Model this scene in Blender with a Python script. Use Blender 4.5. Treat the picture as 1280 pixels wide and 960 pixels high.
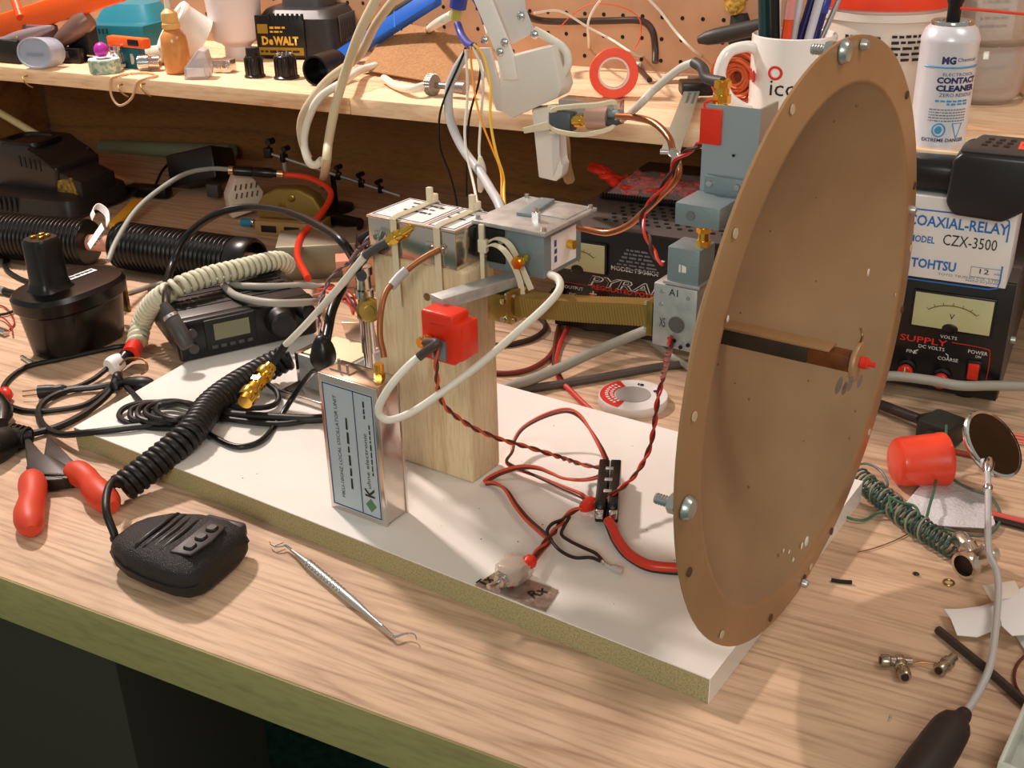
import bpy, bmesh, math, random
from mathutils import Vector, Matrix
random.seed(7)
for o in list(bpy.data.objects): bpy.data.objects.remove(o)
SC = bpy.context.scene; COL = SC.collection
PI = math.pi
R = math.radians
# ---------------------------------------------------------------- camera (solved from the photograph)
F_PX, PITCH, ROLL, YAW = 1420.0, R(25.6), R(-1.4), R(-28.0)
CAM = Vector((0, 0, .4795))
_cp, _sp, _cr, _sr, _cy, _sy = math.cos(PITCH), math.sin(PITCH), math.cos(ROLL), math.sin(ROLL), math.cos(YAW), math.sin(YAW)
MC = Matrix(((_cr, -_sr, 0), (_sr, _cr, 0), (0, 0, 1))) @ Matrix(((1, 0, 0), (0, -_sp, -_cp), (0, _cp, -_sp))) @ Matrix(((_cy, -_sy, 0), (_sy, _cy, 0), (0, 0, 1)))
cd = bpy.data.cameras.new('camera'); cam = bpy.data.objects.new('camera', cd); COL.objects.link(cam)
cd.sensor_width = 36; cd.lens = F_PX * 36 / 1280; cd.clip_start = .01
rx, ry, rz_ = Vector(MC[0]), Vector(MC[1]), Vector(MC[2])
cm = Matrix((rx, -ry, -rz_)).transposed().to_4x4(); cm.translation = CAM
cam.matrix_world = cm
SC.camera = cam
# ---------------------------------------------------------------- world, lamps, exposure
def lin(c):
    return tuple((x / 12.92 if x <= .04045 else ((x + .055) / 1.055) ** 2.4) for x in [k / 255 for k in c])
W = bpy.data.worlds.new('world'); SC.world = W; W.use_nodes = True
W.node_tree.nodes['Background'].inputs[0].default_value = (.94, .92, .82, 1)
W.node_tree.nodes['Background'].inputs[1].default_value = .28
def area(name, loc, target, size, power, col, sy=None):
    l = bpy.data.lights.new(name, 'AREA'); l.energy = power; l.color = col; l.size = size
    if sy: l.shape = 'RECTANGLE'; l.size_y = sy
    o = bpy.data.objects.new(name, l); COL.objects.link(o); o.location = loc
    o.rotation_euler = (Vector(target) - Vector(loc)).to_track_quat('-Z', 'Y').to_euler()
    return o
area('lamp_bench_key', (-1.40, 1.10, 1.15), (-.45, .7, .02), .10, 17.5, (1, .85, .77))
area('lamp_bench_right', (.50, .85, 1.35), (-.25, .75, .05), .45, 4.2, (1, .86, .78))
area('lamp_room_fluorescent', (.5, -2.2, 1.45), (-.5, 1.2, .1), .9, 27, (.96, .95, .82))
SC.view_settings.view_transform = 'Standard'; SC.view_settings.look = 'None'
SC.view_settings.exposure = 0.30; SC.view_settings.gamma = 1
# ---------------------------------------------------------------- placing: pixel of the photograph -> point of the real surface it lies on
def ray(x, y): return MC.transposed() @ Vector(((x - 640) / F_PX, (y - 480) / F_PX, 1))
def hit(x, y, P, n):
    d = ray(x, y); return CAM + d * ((Vector(P) - CAM).dot(n) / d.dot(n))
def at(x, y, z=0.): return hit(x, y, (0, 0, z), Vector((0, 0, 1)))
def ay(x, y, Y): return hit(x, y, (0, Y, 0), Vector((0, 1, 0)))
OB = at(92, 533.7, .0195); TH = R(-7.02)
U = Vector((math.cos(TH), math.sin(TH), 0)); V = Vector((-math.sin(TH), math.cos(TH), 0))
def B(u, v, w=0): return OB + U * u + V * v + Vector((0, 0, w))
def av(x, y, v): return hit(x, y, B(0, v), V)
def ab(P): d = Vector(P) - OB; return Vector((d.dot(U), d.dot(V), d.z))
SZ = .219          # top of the shelf
# ---------------------------------------------------------------- materials
MATS = {}
def mat(name, col, rough=.5, metal=0, var=None, scale=30, stretch=(1, 1, 1), bump=0, bscale=200, alpha=1, trans=0, coat=0, spec=.5, detail=4, lo=.35, hi=.65, ior=1.45):
    if name in MATS: return MATS[name]
    m = bpy.data.materials.new(name); m.use_nodes = True; nt = m.node_tree; N = nt.nodes; L = nt.links
    b = N['Principled BSDF']; b.inputs['Base Color'].default_value = (*lin(col), 1)
    b.inputs['Roughness'].default_value = rough; b.inputs['Metallic'].default_value = metal
    b.inputs['Coat Weight'].default_value = coat; b.inputs['Specular IOR Level'].default_value = spec
    b.inputs['Alpha'].default_value = alpha; b.inputs['Transmission Weight'].default_value = trans; b.inputs['IOR'].default_value = ior
    if var or bump:
        tc = N.new('ShaderNodeTexCoord'); mp = N.new('ShaderNodeMapping'); L.new(tc.outputs['Object'], mp.inputs[0]); mp.inputs['Scale'].default_value = stretch
    if var:
        n = N.new('ShaderNodeTexNoise'); n.inputs['Scale'].default_value = scale; n.inputs['Detail'].default_value = detail; L.new(mp.outputs[0], n.inputs['Vector'])
        r = N.new('ShaderNodeValToRGB'); r.color_ramp.elements[0].color = (*lin(col), 1); r.color_ramp.elements[1].color = (*lin(var), 1)
        r.color_ramp.elements[0].position = lo; r.color_ramp.elements[1].position = hi
        L.new(n.outputs[0], r.inputs[0]); L.new(r.outputs[0], b.inputs['Base Color'])
    if bump:
        n2 = N.new('ShaderNodeTexNoise'); n2.inputs['Scale'].default_value = bscale; L.new(mp.outputs[0], n2.inputs['Vector'])
        bp = N.new('ShaderNodeBump'); bp.inputs['Strength'].default_value = bump; bp.inputs['Distance'].default_value = .002
        L.new(n2.outputs[0], bp.inputs['Height']); L.new(bp.outputs[0], b.inputs['Normal'])
    MATS[name] = m; return m
def wood(name, base, dark, ring=18, stretch=(.7, 9, 9), rough=.55, streak=.5, stain=None, rot=0, knots=False, off=(0, 0, 0)):
    m = bpy.data.materials.new(name); m.use_nodes = True; nt = m.node_tree; N = nt.nodes; L = nt.links
    b = N['Principled BSDF']; b.inputs['Roughness'].default_value = rough; b.inputs['Specular IOR Level'].default_value = .3
    tc = N.new('ShaderNodeTexCoord'); mp = N.new('ShaderNodeMapping'); L.new(tc.outputs['Object'], mp.inputs[0]); mp.inputs['Scale'].default_value = stretch
    mp.inputs['Rotation'].default_value = (0, 0, rot); mp.inputs['Location'].default_value = off
    n = N.new('ShaderNodeTexNoise'); n.inputs['Scale'].default_value = 1.3; n.inputs['Detail'].default_value = 3; n.inputs['Distortion'].default_value = .4; L.new(mp.outputs[0], n.inputs['Vector'])
    mul = N.new('ShaderNodeMath'); mul.operation = 'MULTIPLY'; mul.inputs[1].default_value = ring; L.new(n.outputs[0], mul.inputs[0])
    fr = N.new('ShaderNodeMath'); fr.operation = 'PINGPONG'; fr.inputs[1].default_value = 1; L.new(mul.outputs[0], fr.inputs[0])
    pw = N.new('ShaderNodeMath'); pw.operation = 'POWER'; pw.inputs[1].default_value = 3.2; L.new(fr.outputs[0], pw.inputs[0])
    # fine pores, much longer along the grain
    mp2 = N.new('ShaderNodeMapping'); L.new(tc.outputs['Object'], mp2.inputs[0]); mp2.inputs['Scale'].default_value = tuple(s * (6 if s > 2 else 12) for s in stretch); mp2.inputs['Rotation'].default_value = (0, 0, rot)
    n2 = N.new('ShaderNodeTexNoise'); n2.inputs['Scale'].default_value = 5; n2.inputs['Detail'].default_value = 4; L.new(mp2.outputs[0], n2.inputs['Vector'])
    mr = N.new('ShaderNodeMapRange'); mr.inputs[1].default_value = .45; mr.inputs[2].default_value = .72; L.new(n2.outputs[0], mr.inputs[0])
    ad = N.new('ShaderNodeMath'); ad.operation = 'MULTIPLY_ADD'; ad.inputs[1].default_value = .45; L.new(mr.outputs[0], ad.inputs[0]); 
    m3 = N.new('ShaderNodeMath'); m3.operation = 'MULTIPLY'; m3.inputs[1].default_value = streak; L.new(pw.outputs[0], m3.inputs[0]); L.new(m3.outputs[0], ad.inputs[2])
    mx = N.new('ShaderNodeMix'); mx.data_type = 'RGBA'; mx.inputs['A'].default_value = (*lin(base), 1); mx.inputs['B'].default_value = (*lin(dark), 1)
    L.new(ad.outputs[0], mx.inputs['Factor']); out = mx.outputs['Result']
    if stain:
        n4 = N.new('ShaderNodeTexNoise'); n4.inputs['Scale'].default_value = 7; n4.inputs['Detail'].default_value = 6; L.new(tc.outputs['Object'], n4.inputs['Vector'])
        r4 = N.new('ShaderNodeMapRange'); r4.inputs[1].default_value = .52; r4.inputs[2].default_value = .80; r4.inputs[4].default_value = .55; L.new(n4.outputs[0], r4.inputs[0])
        m5 = N.new('ShaderNodeMix'); m5.data_type = 'RGBA'; m5.inputs['B'].default_value = (*lin(stain), 1); L.new(out, m5.inputs['A']); L.new(r4.outputs[0], m5.inputs['Factor']); out = m5.outputs['Result']
    L.new(out, b.inputs['Base Color'])
    bp = N.new('ShaderNodeBump'); bp.inputs['Strength'].default_value = .15; bp.inputs['Distance'].default_value = .001; L.new(ad.outputs[0], bp.inputs['Height']); L.new(bp.outputs[0], b.inputs['Normal'])
    MATS[name] = m; return m
OAK = wood('oak_top', (216, 182, 152), (140, 102, 76), ring=30, stretch=(.30, 8, 8), streak=.40, stain=(138, 104, 80))
PINE = wood('pine_shelf', (244, 214, 178), (204, 146, 102), ring=9, stretch=(.6, 6, 6), streak=.45)
PINE2 = wood('pine_shelf_second', (240, 204, 166), (196, 138, 96), ring=14, stretch=(.5, 8, 8), streak=.5, off=(3, 2, 1))
FIR = wood('fir_block', (224, 204, 168), (184, 150, 108), ring=8, stretch=(16, 16, .8), streak=.55)
FASC = wood('fascia_shaded_wood', (150, 142, 92), (120, 112, 70), ring=10, stretch=(.8, 8, 8), streak=.3)  # olive tone puts the dim green light on the front into the wood colour
WALLW = wood('dark_back_board', (150, 106, 58), (104, 70, 38), ring=8, stretch=(.8, 8, 8), streak=.5)
black = mat('black_plastic', (15, 14, 15), .32)
blackm = mat('black_matte', (18, 16, 16), .55)
blackr = mat('black_rubber', (17, 15, 15), .45)
dkgrey = mat('dark_grey_plastic', (70, 66, 66), .45)
pcb = mat('black_textured', (42, 40, 41), .5, bump=.4, bscale=900)
chrome = mat('chrome', (214, 214, 214), .13, 1)
steel = mat('steel', (186, 186, 186), .36, .75)
tin = mat('tinned_steel', (216, 205, 196), .2, 1, bump=.08, bscale=60)
alu = mat('aluminium', (186, 196, 204), .42, .85)
alud = mat('aluminium_painted_grey', (134, 150, 156), .45, .35, bump=.15, bscale=700)
aluw = mat('aluminium_light', (200, 202, 200), .42, .6, var=(176, 178, 180), scale=90)
gold = mat('gold_plate', (236, 190, 84), .2, 1)
brass = mat('brass', (176, 146, 78), .34, .9, var=(142, 118, 60), scale=60)
brassd = mat('dull_brass', (150, 122, 62), .5, .5)
copper = mat('copper', (196, 128, 92), .28, 1)
copperd = mat('copper_aged', (150, 104, 66), .4, .8)
white = mat('white_plastic', (232, 228, 222), .4)
whitem = mat('white_matte', (236, 232, 228), .6)
cream = mat('cream_plastic', (222, 214, 196), .42)
natural = mat('natural_nylon', (226, 214, 186), .4, alpha=.93)
wcable = mat('white_cable', (226, 222, 210), .38)
gcable = mat('grey_cable', (158, 154, 144), .45)
tancable = mat('tan_cable', (206, 192, 160), .45)
redw = mat('red_wire', (222, 76, 44), .4)
dredw = mat('dark_red_wire', (150, 30, 24), .4)
blackw = mat('black_wire', (40, 22, 20), .42)
brownw = mat('brown_wire', (92, 40, 26), .42)
greenw = mat('green_wire', (62, 106, 80), .4)
greenw2 = mat('grey_green_wire', (90, 104, 96), .4)
purplew = mat('purple_wire', (106, 74, 84), .5)
yelw = mat('yellow_wire', (240, 190, 60), .4)
orgw = mat('orange_wire', (236, 150, 30), .4)
bluew = mat('blue_wire', (50, 62, 150), .4)
redtape = mat('red_tape', (228, 52, 28), .32, bump=.5, bscale=70)
redpl = mat('red_plastic', (226, 52, 34), .3)
redpl2 = mat('red_translucent_plastic', (240, 72, 44), .3, coat=.3)
orange = mat('orange_plastic', (244, 96, 26), .4)
blackprint = mat('black_print', (28, 26, 26), .6)
blueprint = mat('blue_print', (40, 110, 190), .6)
navyprint = mat('navy_print', (36, 40, 92), .6)
cyanprint = mat('cyan_print', (60, 150, 196), .6)
redprint = mat('red_print', (206, 44, 30), .6)
whiteprint = mat('white_print', (226, 222, 216), .6)
greyprint = mat('grey_print', (110, 112, 122), .6)
yelprint = mat('yellow_print', (226, 176, 60), .5)
label = mat('silver_white_label', (178, 190, 200), .5, .1)
plabel = mat('white_paper_label', (240, 236, 236), .55)
clear = mat('clear_plastic', (235, 238, 240), .12, alpha=.28)
frost = mat('frosted_plastic', (206, 214, 220), .3, alpha=.6)
# ---------------------------------------------------------------- mesh collecting
def frame_of(d):
    d = Vector(d).normalized(); a = Vector((0, 0, 1)) if abs(d.z) < .9 else Vector((1, 0, 0))
    x = a.cross(d).normalized(); y = d.cross(x); return x, y, d
def cr(pts, n=8, closed=False):
    P = [Vector(p) for p in pts]
    if len(P) < 3 and not closed: return [P[0].lerp(P[-1], i / n) for i in range(n + 1)]
    out = []; m = len(P); rng = m if closed else m - 1
    for i in range(rng):
        p1, p2 = P[i], P[(i + 1) % m]
        p0 = P[i - 1] if (i > 0 or closed) else p1 * 2 - p2
        p3 = P[(i + 2) % m] if (i + 2 < m or closed) else p2 * 2 - p1
        for k in range(n):
            t = k / n
            out.append(.5 * ((2 * p1) + (p2 - p0) * t + (2 * p0 - 5 * p1 + 4 * p2 - p3) * t * t + (3 * p1 - p0 - 3 * p2 + p3) * t ** 3))
    if not closed: out.append(P[-1])
    return out
def resamp(P, n):
    L = [0]
    for a, b in zip(P, P[1:]): L.append(L[-1] + (b - a).length)
    out = []; j = 0
    for i in range(n + 1):
        s = L[-1] * i / n
        while j < len(P) - 2 and L[j + 1] < s: j += 1
        out.append(P[j].lerp(P[j + 1], (s - L[j]) / max(1e-9, L[j + 1] - L[j])))
    return out
class G:
    def __init__(s): s.v = []; s.f = []; s.m = []; s.mi = 0; s.M = Matrix()
    def add(s, vs, fs):
        k = len(s.v); s.v += [s.M @ Vector(v) for v in vs]; s.f += [[i + k for i in f] for f in fs]; s.m += [s.mi] * len(fs); return s
    def box(s, c, d, bev=0, rot=None, seg=2, taper=None):
        bm = bmesh.new(); bmesh.ops.create_cube(bm, size=1)
        for v in bm.verts:
            k = 1
            if taper and v.co.z > 0: v.co.x *= taper[0]; v.co.y *= taper[1]
            v.co = Vector((v.co.x * d[0], v.co.y * d[1], v.co.z * d[2]))
        if bev: bmesh.ops.bevel(bm, geom=bm.edges[:], offset=bev, segments=seg, profile=.5, affect='EDGES')
        T = Matrix.Translation(Vector(c)) @ (rot.to_4x4() if rot else Matrix())
        bm.verts.index_update()
        s.add([T @ v.co for v in bm.verts], [[v.index for v in f.verts] for f in bm.faces]); bm.free(); return s
    def lathe(s, prof, c=(0, 0, 0), ax=(0, 0, 1), n=28, cap0=True, cap1=True):
        x, y, z = frame_of(ax); c = Vector(c); vs = []; fs = []
        for r, h in prof:
            for i in range(n):
                a = 2 * PI * i / n; vs.append(c + x * (r * math.cos(a)) + y * (r * math.sin(a)) + z * h)
        for k in range(len(prof) - 1):
            for i in range(n):
                j = (i + 1) % n; fs.append([k * n + i, k * n + j, (k + 1) * n + j, (k + 1) * n + i])
        if cap0 and prof[0][0] > 1e-6: fs.append([i for i in range(n)][::-1])
        if cap1 and prof[-1][0] > 1e-6: fs.append([(len(prof) - 1) * n + i for i in range(n)])
        return s.add(vs, fs)
    def cyl(s, p0, p1, r0, r1=None, n=20, ch=0):
        p0, p1 = Vector(p0), Vector(p1); L = (p1 - p0).length; r1 = r0 if r1 is None else r1
        if ch: pr = [(r0 - ch, 0), (r0, ch), (r1, L - ch), (r1 - ch, L)]
        else: pr = [(r0, 0), (r1, L)]
        return s.lathe(pr, p0, p1 - p0, n)
    def tube(s, P, r, n=8, closed=False, caps=True):
        P = [Vector(p) for p in P]; N = len(P); rr = r if isinstance(r, (list, tuple)) else [r] * N
        vs = []; fs = []; px = None
        for i in range(N):
            a = P[(i - 1) % N] if (i or closed) else P[0]; b = P[(i + 1) % N] if (i < N - 1 or closed) else P[-1]
            t = (b - a)
            t = t.normalized() if t.length > 1e-9 else Vector((0, 0, 1))
            if px is None: px, _, _ = frame_of(t)
            px = (px - t * px.dot(t))
            px = px.normalized() if px.length > 1e-6 else frame_of(t)[0]
            py = t.cross(px)
            for k in range(n):
                a2 = 2 * PI * k / n; vs.append(P[i] + px * (rr[i] * math.cos(a2)) + py * (rr[i] * math.sin(a2)))
        for i in range(N if closed else N - 1):
            for k in range(n):
                j = (i + 1) % N; fs.append([i * n + k, i * n + (k + 1) % n, j * n + (k + 1) % n, j * n + k])
        if caps and not closed: fs.append(list(range(n))[::-1]); fs.append([(N - 1) * n + k for k in range(n)])
        return s.add(vs, fs)
    def wire(s, pts, r, n=8, k=8): return s.tube(cr(pts, k), r, n)
    def coil(s, pts, Rr, turns, r, n=7, per=12):
        P = resamp(cr(pts, 12), turns * per); out = []; px = None
        for i, p in enumerate(P):
            t = (P[min(i + 1, len(P) - 1)] - P[max(i - 1, 0)]).normalized()
            if px is None: px, _, _ = frame_of(t)
            px = (px - t * px.dot(t)).normalized(); py = t.cross(px); a = 2 * PI * i / per
            out.append(p + px * (Rr * math.cos(a)) + py * (Rr * math.sin(a)))
        return s.tube(out, r, n)
    def twist(s, pts, off, pitch, r, ph=0, n=6):
        P = cr(pts, 10); L = sum((b - a).length for a, b in zip(P, P[1:])); K = max(8, int(L / pitch * 10), int(L / .0025)); P = resamp(P, K); out = []; px = None
        for i, p in enumerate(P):
            t = (P[min(i + 1, len(P) - 1)] - P[max(i - 1, 0)]).normalized()
            if px is None: px, _, _ = frame_of(t)
            px = (px - t * px.dot(t)).normalized(); py = t.cross(px); a = 2 * PI * (L * i / K) / pitch + ph
            out.append(p + px * (off * math.cos(a)) + py * (off * math.sin(a)))
        return s.tube(out, r, n)
    def prism(s, poly, z0, z1, bev=0, X=(1, 0, 0), Y=(0, 1, 0), O=(0, 0, 0), seg=2):
        X = Vector(X); Y = Vector(Y); Z = X.cross(Y).normalized(); O = Vector(O); bm = bmesh.new()
        a = [bm.verts.new(O + X * p[0] + Y * p[1] + Z * z0) for p in poly]; b = [bm.verts.new(O + X * p[0] + Y * p[1] + Z * z1) for p in poly]
        n = len(poly); bm.faces.new(a[::-1]); bm.faces.new(b)
        for i in range(n): bm.faces.new((a[i], a[(i + 1) % n], b[(i + 1) % n], b[i]))
        if bev: bmesh.ops.bevel(bm, geom=bm.edges[:], offset=bev, segments=seg, profile=.5, affect='EDGES')
        bm.verts.index_update(); s.add([v.co for v in bm.verts], [[v.index for v in f.verts] for f in bm.faces]); bm.free(); return s
    def sphere(s, c, r, sc=(1, 1, 1), n=16):
        bm = bmesh.new(); bmesh.ops.create_uvsphere(bm, u_segments=n, v_segments=max(6, n // 2), radius=r); bm.verts.index_update()
        s.add([Vector(c) + Vector((v.co.x * sc[0], v.co.y * sc[1], v.co.z * sc[2])) for v in bm.verts], [[v.index for v in f.verts] for f in bm.faces]); bm.free(); return s
    def torus(s, c, ax, Rr, r, n=32, m=8, flat=1):
        x, y, z = frame_of(ax); c = Vector(c)
        vs = []; fs = []
        for i in range(n):
            a = 2 * PI * i / n; d = x * math.cos(a) + y * math.sin(a)
            for k in range(m):
                b = 2 * PI * k / m; vs.append(c + d * (Rr + r * math.cos(b)) + z * (r * flat * math.sin(b)))
        for i in range(n):
            for k in range(m):
                fs.append([i * m + k, ((i + 1) % n) * m + k, ((i + 1) % n) * m + (k + 1) % m, i * m + (k + 1) % m])
        return s.add(vs, fs)
    def loft(s, rings):
        n = len(rings[0]); vs = [p for r in rings for p in r]; fs = []
        for k in range(len(rings) - 1):
            for i in range(n): fs.append([k * n + i, k * n + (i + 1) % n, (k + 1) * n + (i + 1) % n, (k + 1) * n + i])
        fs.append(list(range(n))[::-1]); fs.append([(len(rings) - 1) * n + i for i in range(n)])
        return s.add(vs, fs)
    def disc(s, c, ax, r, n=24, t=.0004): x, y, z = frame_of(ax); return s.cyl(Vector(c), Vector(c) + z * t, r, n=n)
    def build(s, name, mats, parent=None, ang=38, kind=None, label=None):
        me = bpy.data.meshes.new(name); o = bpy.data.objects.new(name, me)
        org = Vector((0, 0, 0))
        if parent is None:
            org = s.v[0].copy()
        elif parent.get('_o') is not None: org = Vector(parent['_o'])
        me.from_pydata([v - org for v in s.v], [], s.f)
        for m in (mats if isinstance(mats, (list, tuple)) else [mats]): me.materials.append(m)
        for p, mi in zip(me.polygons, s.m): p.material_index = mi
        bm = bmesh.new(); bm.from_mesh(me); bmesh.ops.recalc_face_normals(bm, faces=bm.faces); bm.to_mesh(me); bm.free()
        me.shade_smooth(); me.set_sharp_from_angle(angle=R(ang)); COL.objects.link(o)
        if parent is None: o.location = org
        else: o.parent = parent
        if kind: o['kind'] = kind
        if label: o['label'] = label
        return o
def ring(cx, cy, z, a, b, e=2.4, N=28, f=None):
    out = []
    for i in range(N):
        t = 2 * PI * i / N; c, sn = math.cos(t), math.sin(t)
        out.append(Vector((cx + a * abs(c) ** (2 / e) * (1 if c >= 0 else -1), cy + b * abs(sn) ** (2 / e) * (1 if sn >= 0 else -1), z)))
    return out
THINGS = []
def sub(o, part): o.parent = part; return o
def tag(o, lab, cat, group=None):
    o['label'] = lab; o['category'] = cat
    if group: o['group'] = group
    THINGS.append(o); return o
def T(name, lab, cat, loc, rz=0, group=None, rot=None):
    o = bpy.data.objects.new(name, None); COL.objects.link(o); o.empty_display_size = .01
    m = rot.to_4x4() if rot is not None else Matrix.Rotation(rz, 4, 'Z')
    o.matrix_world = Matrix.Translation(Vector(loc)) @ m; o.location = loc
    return tag(o, lab, cat, group)
def TB(name, lab, cat, uvw, group=None):        # thing whose parts are written in board coordinates
    o = T(name, lab, cat, B(*uvw), TH, group); o['_o'] = list(uvw); return o
def TW(name, lab, cat, p, group=None):          # thing whose parts are written in world coordinates
    o = T(name, lab, cat, p, 0, group); o['_o'] = list(p); return o
def text(parent, s, m, p, X, Y, w=None, h=None, name='lettering', bold=0, t=.0002, shear=0, align='L', fit=True, lab=None):
    if s[0] == '~':                      # print too small to read in the photograph: a row of short strokes
        rq = random.Random(len(s) * 7 + int(s[1:]) * 13 + int(abs(Vector(p).x) * 1e4)); me = bpy.data.meshes.new(name); x = 0; V_ = []; F_ = []
        for k in range(int(s[1:])):
            L_ = rq.uniform(.5, 1.6); b_ = rq.uniform(0, .2); V_ += [(x, b_, 0), (x + L_, b_, 0), (x + L_, 1 - rq.uniform(0, .2), 0), (x, 1, 0)]; F_.append([4 * k, 4 * k + 1, 4 * k + 2, 4 * k + 3]); x += L_ + .3
        me.from_pydata(V_, [], F_)
    cu = bpy.data.curves.new('txt', 'FONT'); cu.body = s; cu.size = 1; cu.offset = bold; cu.shear = shear; cu.resolution_u = 2; cu.fill_mode = 'FRONT'
    to = bpy.data.objects.new('txt', cu); me = me if s[0] == '~' else bpy.data.meshes.new_from_object(to)
    vs = [v.co.copy() for v in me.vertices]; bpy.data.objects.remove(to); bpy.data.curves.remove(cu)
    x0 = min(v.x for v in vs); x1 = max(v.x for v in vs); y0 = min(v.y for v in vs); y1 = max(v.y for v in vs)
    sy = h / (y1 - y0) if h else None; sx = w / (x1 - x0) if w else sy
    if sy is None: sy = sx
    X = Vector(X).normalized(); Y = Vector(Y); Y = (Y - X * Y.dot(X)).normalized(); Z = X.cross(Y); p = Vector(p); org = Vector(parent['_o']) if parent.get('_o') is not None else Vector()
    dx = 0 if align == 'L' else -(x1 - x0) * sx / 2
    for v, q in zip(me.vertices, vs): v.co = p + X * ((q.x - x0) * sx + dx) + Y * ((q.y - y0) * sy) + Z * t - org
    me.materials.clear(); me.materials.append(m); me.name = name
    o = bpy.data.objects.new(name, me); COL.objects.link(o); o.parent = parent
    if lab: o['label'] = lab
    return o
def sheet(parent, name, m, p, X, Y, w, h, t=.0003, lab=None):    # a thin rectangle lying on a surface
    X = Vector(X).normalized(); Y = Vector(Y).normalized(); Z = X.cross(Y)
    g = G(); g.prism([(0, 0), (w, 0), (w, h), (0, h)], 0, t, X=X, Y=Y, O=p); return g.build(name, m, parent, label=lab)
def outline(parent, name, m, p, X, Y, w, h, lw=.0006, t=.0003):
    g = G()
    for a in ((0, 0, w, lw), (0, h - lw, w, h), (0, 0, lw, h), (w - lw, 0, w, h)):
        g.prism([(a[0], a[1]), (a[2], a[1]), (a[2], a[3]), (a[0], a[3])], 0, t, X=Vector(X).normalized(), Y=Vector(Y).normalized(), O=p)
    return g.build(name, m, parent)
def structure(o): o['kind'] = 'structure'; return o
def one(name, lab, cat, g, m, group=None, ang=38): return tag(g.build(name, m, None, ang), lab, cat, group)
XA, YA, ZA = Vector((1, 0, 0)), Vector((0, 1, 0)), Vector((0, 0, 1))
SCR = R(28)         # turn that lines a thing up with the picture plane
# ================================================================ THE SETTING
g = G(); g.box((-.6, .6, -.86), (6, 5, .02)); structure(g.build('floor', mat('floor_carpet', (70, 126, 116), .9, var=(52, 98, 92), scale=60)))
g = G(); g.box((-.6, 1.49, .55), (5, .02, 2.9)); structure(g.build('wall_back', WALLW))
# pegboard above the shelf, its holes drawn as dark discs with the shade in their colour
pg = G(); pg.box((-.6, 1.3445, .75), (4.4, .006, 1.07)); pb = structure(pg.build('trim_pegboard', mat('pegboard_brown', (192, 148, 114), .6, var=(176, 132, 100), scale=14)))
h = G()
p0 = ay(685, 41, 1.3413)
for i in range(-25, 22):
    for j in range(-3, 7):
        c = Vector((p0.x + i * .0254, 1.3413, p0.z + j * .0254))
        if c.z > SZ + .008: h.cyl(c, c + Vector((0, .0008, 0)), .0026, n=8)
ho = h.build('peg_hole', mat('hole_dark', (26, 16, 12), .9), None, kind='stuff'); ho.parent = pb; ho.location = ho.location - pb.location
# ================================================================ WORKBENCH
wb = TW('workbench', 'long oak veneered workbench with front edge board darkened olive for shade and cabinet below', 'workbench', (-.8, .435, -.85))
g = G(); g.box((-.85, .716, -.009), (3.2, .560, .018), .0012); g.build('worktop_panel', OAK, wb)
g = G(); g.box((-.85, 1.239, -.0095), (3.2, .482, .018), .0012); g.build('worktop_panel', OAK, wb)
g = G(); g.box((-.85, .4352, -.0203), (3.2, .0016, .0398), .0004); g.box((-.85, .4465, -.0293), (3.2, .021, .0218), .0006); g.build('edge_board', FASC, wb)
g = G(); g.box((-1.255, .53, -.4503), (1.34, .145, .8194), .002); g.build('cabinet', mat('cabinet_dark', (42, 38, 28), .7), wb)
g = G(); g.box((.6, .9, -.44), (.04, .85, .80), .002); g.build('leg', FASC, wb)
# ================================================================ SHELF
sh = TW('shelf', 'pine board shelf on the back wall crowded with tools', 'shelf', (-1, 1.07, .20))
xa = ay(437, 130, 1.07).x; xb = .06
for k, (a, b, m) in enumerate(((-2.3, xa - .0004, PINE2), (xa + .0004, xb, PINE), (xb + .001, .9, PINE2))):
    g = G(); g.box(((a + b) / 2, 1.272, .2095), (b - a, .404, .019), .001); g.build('shelf_plank', m, sh)
for x in (-1.75, .45):
    g = G(); g.box((x, 1.3, .1), (.02, .33, .199)); g.build('bracket', WALLW, sh)
# ================================================================ MELAMINE BASE BOARD
b4 = [ab(at(92, 533.7, .0195)), Vector((.6151, 0, 0)), Vector((.6140, .2768, 0)), Vector((-.04, .266, 0))]
bb = TB('base_board', 'long white melamine particle board base plate under the dish and modules', 'board', (0, 0, -.0195))
g = G(); g.prism([(p.x, p.y) for p in b4], -.0193, -.0008); 
g.build('particle_core', mat('particle_board', (176, 164, 122), .85, var=(118, 104, 70), scale=800, lo=.45, hi=.8, bump=.3, bscale=500), bb)
g = G(); g.prism([(p.x, p.y) for p in b4], -.0008, 0); g.build('laminate_top', mat('melamine', (242, 238, 234), .28, var=(234, 228, 222), scale=9), bb)
g = G(); g.prism([(b4[1].x, b4[1].y), (b4[1].x + .0006, b4[1].y), (b4[2].x + .0006, b4[2].y), (b4[2].x, b4[2].y)], -.0193, 0); g.build('edge_banding', MATS['melamine'], bb)
g = G()
rr = random.Random(3)
for k in range(40):
    u, v = rr.uniform(.02, .6), rr.uniform(.01, .25); g.disc((u, v, 0), (0, 0, 1), rr.uniform(.0003, .0008), 6, .0001)
g.build('dirt_speck', mat('dirt', (120, 104, 90), .8), bb, kind='stuff')
# ================================================================ MAIN ASSEMBLY ON THE BOARD (board coordinates u, v, w)
wbk = TB('wood_block', 'upright fir lumber block standing on the white board under the tin box', 'wood block', (.314, .128, 0))
g = G(); g.box((.314, .128, .089), (.089, .038, .178), .003, seg=3); g.build('lumber', FIR, wbk)
P = ab(av(534, 371, .109)); g = G(); g.lathe([(.0022, 0), (.0031, .0002), (.0031, .0005)], (P.x, .10895, P.z), (0, -1, 0), 14); g.build('screw_hole', mat('hole_wood', (120, 92, 54), .9), wbk)
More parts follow.
